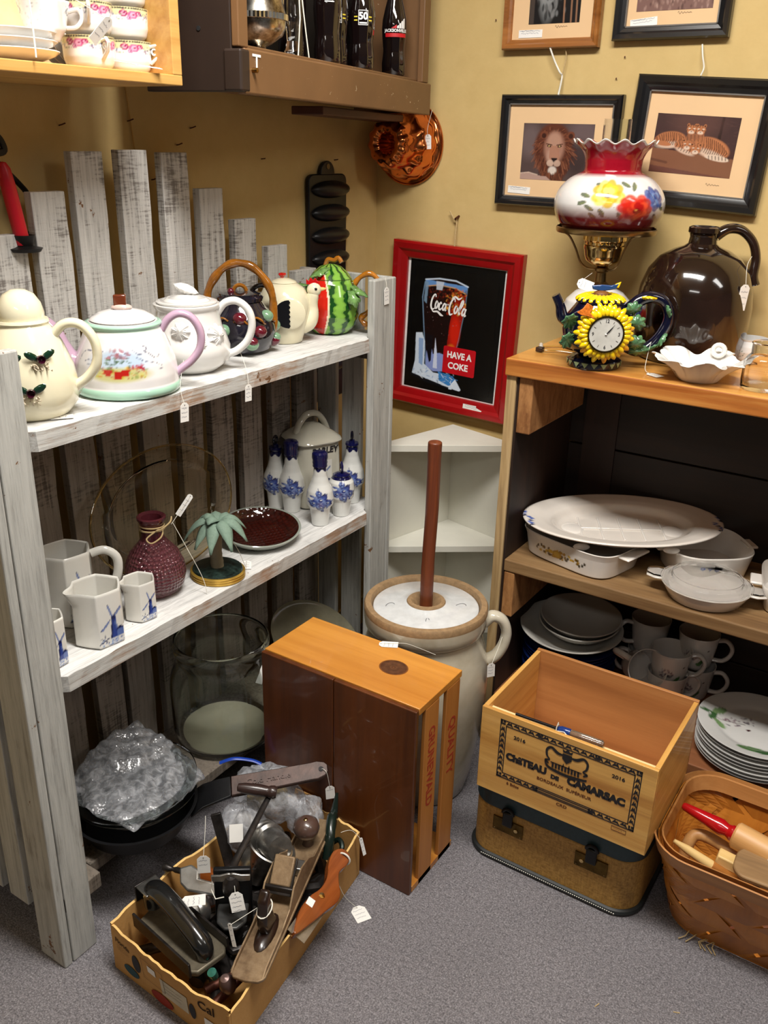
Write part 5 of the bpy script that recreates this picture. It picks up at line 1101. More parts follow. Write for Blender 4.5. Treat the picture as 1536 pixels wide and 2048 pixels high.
for M_, L, W2 in ((frame((.045, -.05, .126), (.9, -.3, .5), (0, -.5, 1)), .034, .03), (frame((.055, -.05, .11), (1, -.2, -.3), (.2, -.2, 1)), .034, .032), (frame((.06, -.045, .058), (1, -.2, .2), (-.2, -.2, 1)), .034, .032), (frame((.066, -.035, .04), (1, -.1, .1), (0, -.3, 1)), .042, .022), (frame((.1, -.012, .036), (1, 0, .35), (0, -1, .3)), .038, .022),
                 (frame((-.055, -.045, .108), (-1, -.2, -.1), (0, -.4, 1)), .034, .034), (frame((-.058, -.045, .07), (-1, -.3, -.3), (.1, -.2, 1)), .034, .034), (frame((.14, -.014, .138), (.3, 0, -.9), (0, -1, .2)), .026, .02), (frame((.147, -.014, .078), (-.5, 0, -.8), (.3, -1, .2)), .034, .02), (frame((.115, -.016, .152), (-.8, -.1, .1), (0, -1, .3)), .0301, .02)):
    leaf(M_, L, W2, YEL if (L == .0301) else LGR, t, lobes=7, curl=.25)
MB().tube(spline([(-.055, 0, .09), (-.078, 0, .105), (-.086, 0, .13), (-.098, 0, .152)], 5), [.015, .0148, .0145, .014, .0135, .013, .0125, .012, .0115, .011, .0105, .01, .0098, .0096, .0094, .009], 12).build('spout', NAVY, t)
MB().prism([(-.02, 0), (-.008, .008), (.0, .02), (.014, .012), (.008, .0), (.02, -.014), (.004, -.008), (-.01, -.006)], .003, T(-.045, -.083, .13) @ RX(PI / 2)).build('butterfly', plain('orange_butterfly', H(214, 116, 40), .3, var=.5, scale=200), t, True, .001)
price_tag(flat_on((.957, -.352, CT + .0012), 62), [(.93, -.335, CT + .01), (.925, -.30, CT + .06)], 'white price tag lying on cabinet top, tied to the clock teapot handle', .022, .036, 43)
# big brown jug
t = thing('stoneware_jug', 'large dark brown glazed stoneware jug with ear handle', 'jug', (.957, -.12, CT), math.radians(28))
JG = NT('albany_brown_glaze'); v = JG.coord(); f = JG.noise(v, 5, 5, .6); sp = JG.ramp(JG.noise(v, 26, 4, .7), [(.7, (0, 0, 0)), (.72, (1, 1, 1))])
JG.set(col=JG.mix(sp, JG.ramp(f, [(.3, H(22, 13, 9)), (.55, H(38, 23, 17)), (.75, H(54, 34, 26))]), H(96, 66, 50)), rough=.12, coat=.8); JG.bump(JG.noise(v, 12), .12, .003)
MB().lathe([(0, 0), (.108, 0), (.113, .005), (.12, .03), (.1265, .08), (.1275, .12), (.123, .16), (.11, .198), (.088, .226), (.06, .243), (.04, .25), (.031, .256), (.029, .27), (.031, .277), (.0345, .28), (.034, .29), (.029, .2925), (.02, .29), (.019, .27), (0, .26)], 72).build('body', JG.m, t)
MB().tube(spline([(.026, 0, .272), (.05, 0, .288), (.08, 0, .286), (.108, 0, .262), (.121, 0, .226), (.12, 0, .19), (.124, 0, .17)], 6), [.0125, .0122, .012, .012, .0118, .0115, .0112, .011, .011, .011, .0108, .0106, .0105, .0104, .0103, .0102, .0102, .0102, .0102, .0102, .0102, .0102, .0102, .0102, .0102, .0103, .0105, .0108, .011, .0115, .012, .0125, .013, .0135, .014, .0145, .015], 12, flat=1.3, up=(0, 1, 0)).build('handle', JG.m, t)
price_tag(facing((1.072, -.168, 1.205), -38, 0, -5), [(1.066, -.15, 1.27), (1.062, -.1, 1.285)], 'long white price tag hanging from the brown jug handle', .024, .055, 44)
# leaf dish, creamer, tumbler
t = thing('white_leaf_dish', 'white ruffled leaf shaped dish with jagged edge and loop handle', 'dish', (1.043, -.33, CT), math.radians(10))
def lfm(a, i, r, z):
    k = min(1, max(0, z / .045)) ** 1.5; return r * (1 + k * (.13 * math.cos(5 * a + .5) + .05 * math.cos(13 * a) + .022 * math.cos(29 * a))), z + k * (.006 * math.cos(5 * a + .5) + .004 * math.cos(9 * a))
MB().lathe([(0, 0), (.04, 0), (.044, .004), (.058, .022), (.08, .04), (.093, .047), (.092, .0485), (.078, .044), (.055, .026), (.04, .009), (0, .007)], 180, mod=lfm, sq=(1, .92)).build('dish', M_WHITE, t, angle=60)
MB().tube(arc((.03, .055, .055), .012, 0, 2 * PI, 17)[:-1], .005, 8, closed=True).build('loop_handle', M_WHITE, t)
t = thing('small_creamer', 'small white creamer with green sprigs behind the leaf dish', 'jug', (1.088, -.082, CT), math.radians(40))
def crc(): c = Canvas(200, 90, WP_); c.speck(34, (0, .2, 1, .9), .012, [H(70, 110, 60), H(40, 80, 46), H(170, 60, 70)], 5); return c
CC_ = crc()
plathe([(0, 0), (.028, 0), (.036, .01), (.042, .028), (.041, .04), (.036, .052), (.038, .056), (.035, .056), (.033, .04), (0, .02)], 100, 60, lambda A, R, Z, I: bandcol(WP_, CC_, -1.5, 3.2, .008, .05, A, Z)).build('body', M_PAINT, t)
MB().tube(spline([(-.036, 0, .048), (-.054, 0, .05), (-.06, 0, .036), (-.05, 0, .022), (-.04, 0, .02)], 5), .0042, 8).build('handle', ceramic('sage_handle', H(150, 160, 110)), t)
t = thing('pressed_glass_jar', 'clear pressed glass jar at right end of the cabinet top', 'jar', (1.168, -.325, CT), 0)
MB().lathe([(0, 0), (.036, 0), (.04, .004), (.041, .02), (.0405, .056), (.034, .066), (.029, .071), (.029, .09), (.031, .093), (.029, .095), (.0265, .093), (.026, .072), (.036, .058), (.0375, .02), (.034, .008), (0, .008)], 48, mod=lambda a, i, r, z: (r * (1 + .015 * math.cos(12 * a) * (.01 < z < .06)), z)).build('jar', glass('jar_glass', ior=1.25), t)
# ================================================================ middle shelf of the cabinet
CM = .5475
CW = ceramic('milk_white_glassware', H(222, 216, 208), .12)
def sqd(w, l, e): 
    def f(a, i, r, z):
        c, s = abs(math.cos(a)), abs(math.sin(a)); k = 1 / ((c / w) ** e + (s / l) ** e) ** (1 / e); return r * k, z
    return f
# rectangular casserole (sides scaled by profile radius)
t = thing('rectangular_casserole', 'white rectangular casserole with gold and brown spice print, under the oval platter', 'casserole', (.812, -.262, CM), math.radians(-15))
def yel():
    c = Canvas(300, 80, H(222, 216, 208)); cs_ = [H(170, 130, 30), H(196, 160, 50), H(120, 90, 20), H(90, 66, 20), H(60, 50, 30)]
    for k in range(36):
        u = random.Random(k).uniform(.12, .88); c.ell(u, .5 + .26 * math.sin(k * 2.1) * (1 - abs(u - .45) * 1.2), .03, .022, cs_[k % 5], .95, k)
    c.ell(.45, .5, .09, .07, cs_[0]); c.ell(.45, .5, .06, .045, cs_[1]); c.ell(.33, .45, .05, .035, cs_[1])
    for x, y in ((.08, .35), (.05, .5), (.93, .6), (.97, .45), (.88, .7), (.14, .25)): c.ell(x, y, .016, .03, cs_[4])
    return c
CWc = H(222, 216, 208); YC = yel()
def rcol(A, R, Z, I, V):
    o = np.tile(np.array(CWc), (len(A), 1)); u = (V[:, 0] + .078) / .156; w_ = 1 - (Z - .011) / .04; k = (V[:, 1] < -.07) & (u > 0) & (u < 1) & (w_ > 0) & (w_ < 1) & (I < 32); o[k] = YC.sample(u[k], w_[k]); return o
plathe([(0, 0), (.85, 0)] + [(.9 + .055 * k / 28, .004 + .046 * k / 28) for k in range(29)] + [(1.0, .066), (.985, .0675), (.93, .052), (.87, .009), (0, .007)], 300, 0, rcol, mod=sqd(.138, .1, 4.2)).build('dish', M_PAINT, t, angle=60)
for s in (-1, 1): MB().box(-.045, -.014, 0, .045, .016, .007, T(s * .148, 0, .056) @ RZ(PI / 2)).build('handle', CW, t, True, .004)
# oval platter
t = thing('oval_roasting_platter', 'large oval white platter with blue cornflowers on its rim, resting on the casseroles', 'platter', (.888, -.213, CM + .0715)); t.rotation_euler = (math.radians(2.5), math.radians(-1), math.radians(29))
BFL = s2l((.85, .83, .81)); PK = 1.18
def oc(A, R, Z, I):
    o = np.tile(np.array(H(222, 214, 204)), (len(A), 1)); X_, Y_ = R * np.cos(A), R * np.sin(A) * .62; g = random.Random(4); bl = np.array(H(70, 96, 170)); dk_ = np.array(H(30, 34, 60))
    for s in (-1, 1):
        for k in range(9):
            fx, fy = s * (.23 + g.uniform(-.009, .011)), -.015 + (k - 4) * .0095; q = np.hypot(X_ - fx, Y_ - fy); m_ = (q < .0055) & (I > 40); o[m_] = bl if k % 3 else dk_; o[(q < .002) & (I > 40)] = BFL
    return o
plathe([(r_ * PK, z_) for r_, z_ in ((0, 0), (.12, .0), (.135, .004), (.15, .022), (.165, .027), (.2, .0325), (.2065, .0315), (.207, .0345), (.2, .0365), (.165, .0315), (.146, .026), (.132, .009), (.118, .005), (0, .005))], 220, 90, oc, sq=(1, .62)).build('platter', M_PAINT, t, angle=180)
for k in range(5): MB().box(-.0025, -.062, .0045, .0025, .062, .0085, T(-.1 + k * .05, 0, 0)).build('well_ridge', CW, t, True, .0015)
MB().box(-.12, -.0025, .0045, .12, .0025, .0085).build('well_ridge', CW, t, True, .0015)
for x in (-.12, .125): MB().ball((x, 0, .004), (.03, .034, .006), 20, 8).build('well_hollow', CW, t)
for x, y in ((-.11, -.108), (.1, -.11)): MB().ball((x, y, .008), (.02, .009, .009), 14, 8).build('foot', CW, t)
# blue flowered casserole
t = thing('square_casserole', 'deep square white casserole with blue cornflower print, behind the lidded dish', 'casserole', (1.078, -.145, CM), math.radians(38))
def bl3():
    c = Canvas(110, 40, H(222, 216, 208))
    for x, y in ((.2, .6), (.5, .45), (.8, .6)):
        for q in range(7): a = q * .9; c.ell(x + .07 * math.cos(a), y + .16 * math.sin(a), .035, .03, H(80, 104, 172))
        c.ell(x, y, .03, .03, H(220, 216, 210)); c.line([(x, y + .2), (x + .02, 1)], .015, H(90, 110, 160))
    return c
B3 = bl3()
def bcol(A, R, Z, I, V):
    o = np.tile(np.array(CWc), (len(A), 1)); u = (V[:, 0] + .055) / .06; w_ = 1 - (Z - .036) / .026; k = (V[:, 1] < -.07) & (u > 0) & (u < 1) & (w_ > 0) & (w_ < 1) & (I < 32); o[k] = B3.sample(u[k], w_[k]); return o
plathe([(0, 0), (.8, 0)] + [(.86 + .125 * k / 28, .004 + .064 * k / 28) for k in range(29)] + [(.97, .07), (.91, .048), (.83, .01), (0, .008)], 300, 0, bcol, mod=sqd(.106, .103, 3.)).build('dish', M_PAINT, t, angle=60)
for s in (-1, 1): MB().box(-.024, -.012, 0, .024, .014, .007, T(s * .113, 0, .058) @ RZ(PI / 2)).build('handle', CW, t, True, .003)
# small lidded dish
t = thing('lidded_oval_dish', 'small white tab handled dish with clear glass lid at shelf edge', 'dish', (1.128, -.305, CM), math.radians(8))
MB().lathe([(0, 0), (.075, 0), (.08, .003), (.093, .024), (.1, .036), (.0985, .038), (.09, .027), (.077, .008), (0, .006)], 72, sq=(1, .93)).build('dish', CW, t)
for s in (-1, 1): MB().prism([(.0, -.024), (.02, -.026), (.04, -.016), (.042, .0), (.04, .016), (.02, .026), (0, .024)], .005, T(s * .092, 0, .034) @ RZ(0 if s > 0 else PI)).build('handle', CW, t, True, .002)
lg = glass('lid_glass', ior=1.22)
lid = MB().lathe([(.101, .039), (.102, .042), (.088, .044), (.08, .05), (.078, .058), (.07, .061), (.04, .062), (0, .062), (0, .059), (.068, .058), (.0755, .055), (.078, .046), (.086, .041)], 72, sq=(1, .93), caps=False).build('lid', lg, t)
for s in (-1, 1): MB().prism([(.0, -.024), (.02, -.024), (.036, -.014), (.038, .0), (.036, .014), (.02, .024), (0, .024)], .004, T(s * .096, 0, .041) @ RZ(0 if s > 0 else PI)).build('lid_tab', lg, lid, True, .0015)
# partly visible casserole at the right
t = thing('cropped_casserole', 'white casserole cut off at the right edge of the photo', 'casserole', (1.315, -.21, CM), math.radians(12))
MB().lathe([(0, 0), (.8, 0), (.86, .004), (.94, .04), (.985, .06), (.97, .062), (.91, .044), (.83, .01), (0, .008)], 80, mod=sqd(.09, .1, 5)).build('dish', CW, t, angle=60)
MB().box(-.026, -.012, 0, .026, .014, .007, T(-.098, -.02, .05) @ RZ(PI / 2)).build('handle', CW, t, True, .003)
# ================================================================ low shelf of the cabinet
CL = .1555
COBP = ceramic('cobalt_plate', H(18, 34, 84)); GRB = ceramic('grey_white_bowl', H(190, 186, 178))
def bowl(name, label, loc, R, h, mat, group, rot=(0, 0, 0), sq=(1, 1), seg=64, foot=.5):
    t = thing(name, label, 'bowl' if h > .03 else 'plate', loc, 0, group); t.rotation_euler = rot
    MB().lathe([(0, .002), (R * foot, .002), (R * foot, 0), (R * foot * 1.08, 0), (R * .78, h * .45), (R, h * .96), (R * 1.0, h), (R * .97, h), (R * .74, h * .52), (R * foot, .006), (0, .006)], seg, sq=sq).build('dish', mat, t); return t
for i in range(11):
    R = .123 - .001 * (i % 3); bowl('cobalt_plate', ('lowest', 'second lowest', 'third from bottom', 'fourth from bottom', 'fifth from bottom', 'middle', 'fifth from top', 'fourth from top', 'third from top', 'second highest', 'topmost')[i] + ' cobalt blue plate in the stack below the white bowls', (.787 + .003 * math.sin(i * 2), -.2, CL + i * .0105), R, .017, COBP, 'cobalt blue plates on the low shelf')
bowl('wide_white_bowl', 'wide shallow white bowl lying directly on the cobalt plates', (.787, -.203, CL + .121), .136, .042, GRB, None, (.05, .03, 0))
bowl('grey_white_bowl', 'lower of the two nested bowls on the wide white bowl', (.803, -.192, CL + .135), .107, .047, GRB, 'two nested bowls topping the stack', (.06, .03, 0), foot=.45)
bowl('grey_white_bowl', 'topmost nested bowl of the stack above the cobalt plates', (.805, -.19, CL + .149), .107, .047, GRB, 'two nested bowls topping the stack', (.06, .04, 0), foot=.45)
def mugcv():
    c = Canvas(220, 110, H(206, 200, 194)); c.speck(30, (.12, .4, .4, .72), .022, [H(90, 70, 84), H(120, 100, 110), H(70, 56, 66)], 5); c.ell(.52, .74, .07, .04, H(70, 110, 60), 1, -.6); c.ell(.45, .86, .06, .03, H(90, 130, 80), 1, .3); c.line([(.4, .7), (.56, .9)], .008, H(60, 90, 50)); c.ell(.62, .3, .016, .022, H(60, 30, 34), 1, .5); return c
MUG = mugcv()
def mug(loc, deg, label, rot=None, dec=0.):
    t = thing('berry_mug', label, 'mug', loc, math.radians(deg), 'white berry mugs on the low shelf'); t.scale = (1.1, 1.1, 1.1)
    if rot is not None: t.rotation_euler = rot
    plathe([(0, .003), (.03, .003), (.031, 0), (.035, .006), (.04, .03), (.045, .07), (.0475, .088), (.046, .0895), (.0445, .086), (.041, .06), (.035, .012), (0, .009)], 110, 80, lambda A, R, Z, I: bandcol(H(206, 200, 194), MUG, -1.2 + dec, 2.6, .01, .08, A, np.where(I > 48, -1, Z))).build('body', M_PAINT, t)
    MB().tube(spline([(.043, 0, .074), (.062, 0, .078), (.076, 0, .062), (.074, 0, .042), (.06, 0, .025), (.038, 0, .022)], 5), .0052, 10, flat=1.3, up=(0, 1, 0)).build('handle', ceramic('mug_white', H(206, 200, 194)), t)
mug((1.047, -.17, CL), 30, 'berry mug at bottom front, carrying the upright front mug')
mug((1.047, -.165, CL + .064), 20, 'upright front berry mug stacked inside the bottom one')
mug((.965, -.088, CL + .092), 215, 'berry mug at back left with its handle toward the left'); mug((.967, -.09, CL), 200, 'berry mug under the back left one')
mug((1.092, -.088, CL + .092), 8, 'berry mug at back right, upper, handle to the right'); mug((1.096, -.09, CL), 5, 'berry mug at back right, lower')
zt_ = Vector((.55, -.72, .42)).normalized(); xt_ = Vector((-.75, -.35, .5)); xt_ = (xt_ - zt_ * xt_.dot(zt_)).normalized()
mug((.958, -.165, CL + .08), 0, 'berry mug lying tipped toward the viewer, behind the wine box', rot=Matrix((xt_, zt_.cross(xt_), zt_)).transposed().to_euler())
# white plates with berry print
def plcv():
    c = Canvas(240, 240, H(206, 204, 200)); G = [H(84, 120, 70), H(60, 96, 54), H(120, 150, 100)]
    for x, y, a, L in ((.17, .34, -.9, .07), (.25, .26, -.4, .08), (.2, .44, 1.2, .07), (.12, .28, .3, .05), (.35, .8, .3, .12), (.46, .86, .2, .1)): c.ell(x, y, L, L * .42, G[int(x * 10) % 3], 1, a)
    c.line([(.1, .3), (.3, .4), (.42, .44)], .008, H(80, 80, 70)); c.speck(26, (.26, .34, .5, .46), .012, [H(90, 60, 80), H(120, 90, 100), H(60, 50, 60)], 4); c.ell(.42, .52, .018, .014, H(60, 24, 30)); c.ell(.66, .78, .1, .09, H(150, 40, 66)); c.ell(.62, .72, .05, .04, H(180, 80, 100)); return c
PV = plcv()
for i in range(8):
    R = .137; t = thing('berry_plate', ('lowest', 'second lowest', 'third from bottom', 'fourth from bottom', 'fourth from top', 'third from top', 'second from top', 'topmost')[i] + ' white berry plate in the stack at right of the low shelf', 'plate', (1.29 + .0015 * math.sin(i * 3) , -.27 + .002 * math.cos(i * 2), CL + .001 + i * .0098), 0, 'white berry plates on the low shelf'); t.rotation_euler = (math.radians(0), 0, math.radians(0))
    plathe([(0, .003), (R * .55, .003), (R * .58, 0), (R * .63, .001), (R * .72, .007), (R * .98, .0175), (R, .019), (R * .985, .02), (R * .7, .0105), (R * .6, .0055), (0, .005)], 120, 60 if i == 7 else 24, (lambda A, R_, Z, I: np.where((I > 30)[:, None], PV.sample(.5 + R_ / .137 * .5 * np.cos(A - .55), .5 - R_ / .137 * .5 * np.sin(A - .55)), np.array(H(206, 204, 200)))) if i == 7 else (lambda A, R_, Z, I: np.tile(np.array(H(206, 204, 200)), (len(A), 1)))).build('dish', M_PAINT, t)
# ================================================================ stoneware churn
def stone():
    t = NT('salt_glaze_stoneware'); v = t.coord(); f = t.noise(v, 6, 5, .6, .5); s = t.ramp(t.noise(v, 60, 4, .7), [(.72, (0, 0, 0)), (.76, (1, 1, 1))])
    c = t.ramp(f, [(.3, H(168, 156, 132)), (.55, H(196, 188, 168)), (.75, H(212, 206, 190))]); t.set(col=t.mix(s, c, H(96, 84, 70)), rough=.2, coat=.6); t.bump(t.noise(v, 14, 4), .25, .004); return t.m
STO = stone(); TAN = plain('unglazed_tan_clay', H(146, 118, 84), .7, var=.2, bump=.4, scale=90); LIDW = plain('white_speckled_glaze', H(206, 208, 208), .2, var=.08, scale=50, coat=.6)
t = thing('stoneware_churn', 'tall pale stoneware butter churn with white lid and side handle', 'churn', (.577, -.625, 0), math.radians(33))
MB().lathe([(0, 0), (.116, 0), (.121, .006), (.132, .06), (.146, .16), (.1545, .25), (.1565, .32), (.151, .37), (.14, .41), (.133, .432), (.131, .44), (.137, .446), (.1435, .455), (.1455, .47), (.1455, .49)], 96, caps=False).build('body', STO, t)
MB().lathe([(.1455, .488), (.146, .5), (.143, .505), (.13, .5055), (.127, .5), (.126, .484)], 96, caps=False).build('bare_rim', TAN, t)
MB().tube(spline([(.138, 0, .452), (.158, 0, .47), (.182, 0, .46), (.194, 0, .43), (.19, 0, .395), (.174, 0, .365), (.154, 0, .35)], 6), [.0125 + .002 * abs(i - 18) / 18 for i in range(37)], 14, flat=1.25, up=(0, 1, 0)).build('handle', STO, t)
lid = MB().lathe([(.126, .486), (.124, .494), (.12, .4965), (.07, .497), (.055, .501), (.046, .5055)], 80, caps=False).build('lid', LIDW, t)
MB().lathe([(.046, .5055), (.044, .509), (.036, .51), (.031, .506), (.026, .498), (.02, .49), (0, .488)], 60, caps=False).build('bare_collar', TAN, lid)
for k, (x, y, a) in enumerate(((-.085, -.005, .2), (.083, .0, -.3), (.0, -.075, .1))):
    pts = [(.011 * math.cos(q) * (1 if k < 2 else .4), .008 * math.sin(q * 1.3), 1) for q in np.linspace(0, 3.2, 16)]
    ribbon(pts, .0013, T(x, y, .4972) @ RZ(a)).build('ink_mark', plain('grey_mark', H(96, 96, 100), .5), lid, False)
DWD = wood('dark_red_dasher_wood', H(50, 18, 8), H(104, 46, 22), H(140, 72, 36), 2, 50, .45, coat=.2)
t = MB().tube(spline([(0, 0, .0), (-.001, 0, .12), (.001, .001, .25), (0, 0, .38), (.0, 0, .405), (0, 0, .412)], 8), [.0155] * 8 + [.015] * 8 + [.0152] * 8 + [.0158] * 8 + [.0158, .0157, .0155, .015, .014, .013, .0115, .0095, .006], 18).build('churn_dasher', DWD, None, loc=(.577, -.625, .4885), rot=(0, math.radians(.6), 0)); tag(t, 'dark wooden dasher rod standing up through the churn lid', 'dasher')
price_tag(facing((.748, -.607, .37), -40, 0, 2), [(.742, -.56, .408), (.737, -.535, .42)], 'white price tag hanging from the churn side handle', .019, .036, 51)

# ================================================================ wooden slat crate on its side
CRT = wood('crate_top_pine', H(150, 84, 24), H(196, 128, 48), H(214, 150, 66), 0, 24, .4, coat=.25)
CRD = wood('crate_dark_varnish', H(30, 11, 3), H(78, 36, 8), H(112, 58, 16), 2, 22, .4, coat=.25, knots=4); CRS = wood('crate_slat_wood', H(140, 80, 30), H(182, 114, 48), H(200, 136, 66), 2, 26, .5)
t = thing('wooden_crate', 'amber varnished wooden slat crate standing on its end beside the churn', 'crate')
cx0, cx1, cy0, cy1, cz = .37, .766, -.968, -.79, .472
o = MB().box(cx0, cy0 + .004, cz - .016, cx1, cy1, cz).build('end_board', CRT, t, True, .0015)
b = MB().lathe([(0, 0), (.031, 0), (.031, .0006), (0, .0006)], 40, M=T(.642, -.866, cz - .0002), sq=(1.05, .9))
kn = NT('pine_knot'); v = kn.coord(); wv = kn.n('ShaderNodeTexNoise'); g1 = kn.n('ShaderNodeTexGradient', gradient_type='SPHERICAL'); mp = kn.n('ShaderNodeMapping'); tcn = kn.n('ShaderNodeTexCoord')
kn.l(tcn.outputs['Object'], mp.inputs[0]); mp.inputs['Location'].default_value = (-.642 / .033, .866 / .029, 0); mp.inputs['Scale'].default_value = (1 / .033, 1 / .029, 0); kn.l(mp.outputs[0], g1.inputs[0])
kn.set(col=kn.mix(.35, kn.ramp(g1.outputs['Fac'], [(.0, H(150, 90, 36)), (.08, H(120, 66, 24)), (.14, H(70, 36, 18)), (.4, H(92, 56, 34)), (.7, H(60, 32, 18)), (.8, H(100, 64, 40)), (.9, H(66, 34, 18)), (1, H(150, 90, 50))]), kn.ramp(kn.noise(v, 80), [(.3, H(40, 22, 14)), (.7, H(120, 78, 44))])), rough=.4)
b.build('knot', kn.m, t)
MB().box(cx0, cy0 + .004, 0, cx1, cy1, .016).build('end_board', CRT, t, False, .0015)
for x0, x1 in ((cx0, .563), (.565, cx1)): MB().box(x0, cy0 - .008, .0, x1, cy0 + .003, cz - .002).build('base_board', CRD, t, False, .002)
for y0, y1 in ((-.938, -.884), (-.852, -.796)):
    MB().box(cx1 - .009, y0, .0, cx1 + .0, y1, cz - .017).build('side_slat', CRS, t, False, .0015); MB().box(cx0, y0, .017, cx0 + .009, y1, cz - .017).build('side_slat', CRS, t, False, .0015)
REDI = plain('faded_red_stencil', H(160, 52, 22), .7)
for txt, yc, zc, sz, k in (('GRUNEWALD', -.911, .30, .034, 1.), ('QUALITY', -.824, .30, .038, 1.1)):
    text_mb(txt, sz, .0001, .0008, frame((cx1 + .0004, yc, zc), (0, 0, -1), (0, 1, 0)), sx=.95).build('stencil', REDI, t, False)
text_mb('SINCE 1890', .02, .0001, .0004, frame((cx1 + .0004, -.911, .15), (0, 0, -1), (0, 1, 0)), sx=.95).build('stencil', REDI, t, False) if False else None
price_tag(flat_on((.583, -.795, cz + .0012), 118), [(.64, -.77, cz + .002), (.69, -.772, cz + .001)], 'white price tag lying on top of the wooden crate by the churn', .024, .042, 53, mids=[(.61, -.776, cz + .004)])

# ================================================================ suitcase with wine box on it
t = thing('train_case', 'small tan tweed suitcase with dark teal lid band and two brass latches', 'suitcase', (.993, -.63, 0))
def tweed():
    t_ = NT('tan_tweed_cover'); v = t_.coord((1, 1, .25)); f = t_.noise(v, 260, 3, .7); g = t_.noise(t_.coord((.25, 1, 1)), 260, 3, .7); q = t_.noise(t_.coord(), 8, 5, .7)
    c = t_.mix(.5, t_.ramp(f, [(.35, H(134, 94, 36)), (.65, H(196, 150, 74))]), t_.ramp(g, [(.35, H(140, 98, 38)), (.65, H(202, 158, 84))])); c = t_.mix(t_.ramp(q, [(.62, (0, 0, 0)), (.75, (.5, .5, .5))]), c, H(90, 60, 24)); t_.set(col=c, rough=.6); t_.bump(f, .3, .001); return t_.m
TEAL = plain('dark_teal_leatherette', H(36, 56, 62), .45, var=.15, bump=.3, scale=120); Wc, Dc = .39, .285
MB().prism(rrect(Wc, Dc, .055, 10), .13, z0=.012).build('body', tweed(), t, True, .003)
MB().prism(rrect(Wc + .004, Dc + .004, .056, 10), .072, z0=.143).build('lid', TEAL, t, True, .004)
oc_ = rrect(Wc + .002, Dc + .002, .055, 10)
pip = MB().tube([(x, y, .008) for x, y in oc_], .0075, 8, closed=True).build('bottom_piping', plain('black_piping', (.015, .018, .018), .5), t)
for k in range(0, 66):
    x = -.155 + k * .0048
    if x < .158: MB().box(x, -Dc / 2 - .009, .0095, x + .0024, -Dc / 2 - .0075, .011).build('stitch', M_STRING, pip, False)
OBR = plain('tarnished_brass_plate', H(96, 74, 34), .35, .9, var=.35, scale=60)
for x in (-.098, .095):
    la = MB().box(x - .036, -Dc / 2 - .004, .088, x + .036, -Dc / 2 - .0005, .124).build('latch', OBR, t, False, .001)
    MB().box(x - .012, -Dc / 2 - .012, .112, x + .012, -Dc / 2 - .004, .15).build('hasp', M_BLACKIRON, la, True, .003)
    MB().tube(arc((x, -Dc / 2 - .008, .146), .012, 0, PI, 10), .004, 8).build('hasp_loop', M_BLACKIRON, la); MB().lathe([(0, 0), (.0045, 0), (.0045, .002), (0, .002)], 12, M=T(x + (.02 if x < 0 else -.02), -Dc / 2 - .004, .106) @ RX(PI / 2)).build('keyhole_plate', BRA, la)
    for sx in (-.031, .031): MB().ball((x + sx, -Dc / 2 - .004, .093), .002, 8, 6).build('rivet', BRAD, la)
def wbw(n, ax): return wood(n, H(160, 100, 36), H(210, 154, 74), H(232, 186, 108), ax, 44, .45, coat=.15)
WB = wbw('wine_box_pine', 0); WBY = wbw('wine_box_pine_end', 1); WBI = wood('wine_box_inside', H(132, 78, 38), H(176, 118, 66), H(204, 148, 90), 0, 22, .5)
t = thing('wine_crate', 'open pine wine box printed with chateau label, standing on the suitcase', 'box')
wx0, wx1, wy0, wy1, wz0, wz1 = .829, 1.2, -.812, -.53, .2165, .42
MB().box(wx0, wy0, wz0, wx1, wy0 + .009, wz1).build('front_board', WB, t, True, .001)
MB().box(wx0, wy1 - .009, wz0, wx1, wy1, wz1 + .002).build('back_board', WBI, t, True, .001)
MB().box(wx0, wy0 + .0095, wz0, wx0 + .01, wy1 - .0095, wz1).build('end_board', WBY, t, True, .001); MB().box(wx1 - .01, wy0 + .0095, wz0, wx1, wy1 - .0095, wz1).build('end_board', WBY, t, True, .001)
MB().box(wx0 + .0105, wy0 + .0095, wz0, wx1 - .0105, wy1 - .0095, wz0 + .008).build('bottom_board', WBI, t, False)
MB().box(wx0 + .0105, wy0 + .0095, wz1 - .05, wx1 - .0105, wy0 + .03, wz1 - .012).build('inner_ledge', wood('pale_ledge', H(214, 176, 116), H(236, 206, 150), H(244, 220, 170), 0, 30, .5), t, False)
FW = lambda x, z: frame((x, wy0 - .0005, z), (1, 0, 0), (0, 0, 1))
pr = MB(); 
def rect(b, x0, z0, x1, z1): b.box(x0, wy0 - .0006, z0, x1, wy0 + .0001, z1)
X0, X1, Z0, Z1 = .873, 1.172, .262, .406
lab = thing if False else None
bd = MB(); rect(bd, X0, Z1 - .002, X1, Z1); rect(bd, X0, Z0, X1, Z0 + .002); rect(bd, X0, Z0, X0 + .002, Z1); rect(bd, X1 - .002, Z0, X1, Z1)
k_ = .0125; rect(bd, X0 + k_, Z1 - k_ - .002, X1 - k_, Z1 - k_); rect(bd, X0 + k_, Z0 + k_, X1 - k_, Z0 + k_ + .002); rect(bd, X0 + k_, Z0 + k_, X0 + k_ + .002, Z1 - k_); rect(bd, X1 - k_ - .002, Z0 + k_, X1 - k_, Z1 - k_)
g = random.Random(6)
def orn(x, z, w_, h_):
    pts = [(x - w_ / 2, z - h_ / 2 * g.uniform(.2, 1)), (x - w_ * .1, z + h_ / 2), (x, z + h_ * .1), (x + w_ * .2, z + h_ / 2 * g.uniform(.3, 1)), (x + w_ / 2, z - h_ / 2), (x + w_ * .05, z - h_ * .2)]
    bd.prism([(p[0], p[1]) for p in pts], .0006, frame((0, wy0, 0), (1, 0, 0), (0, 0, 1)))
n_o = 17
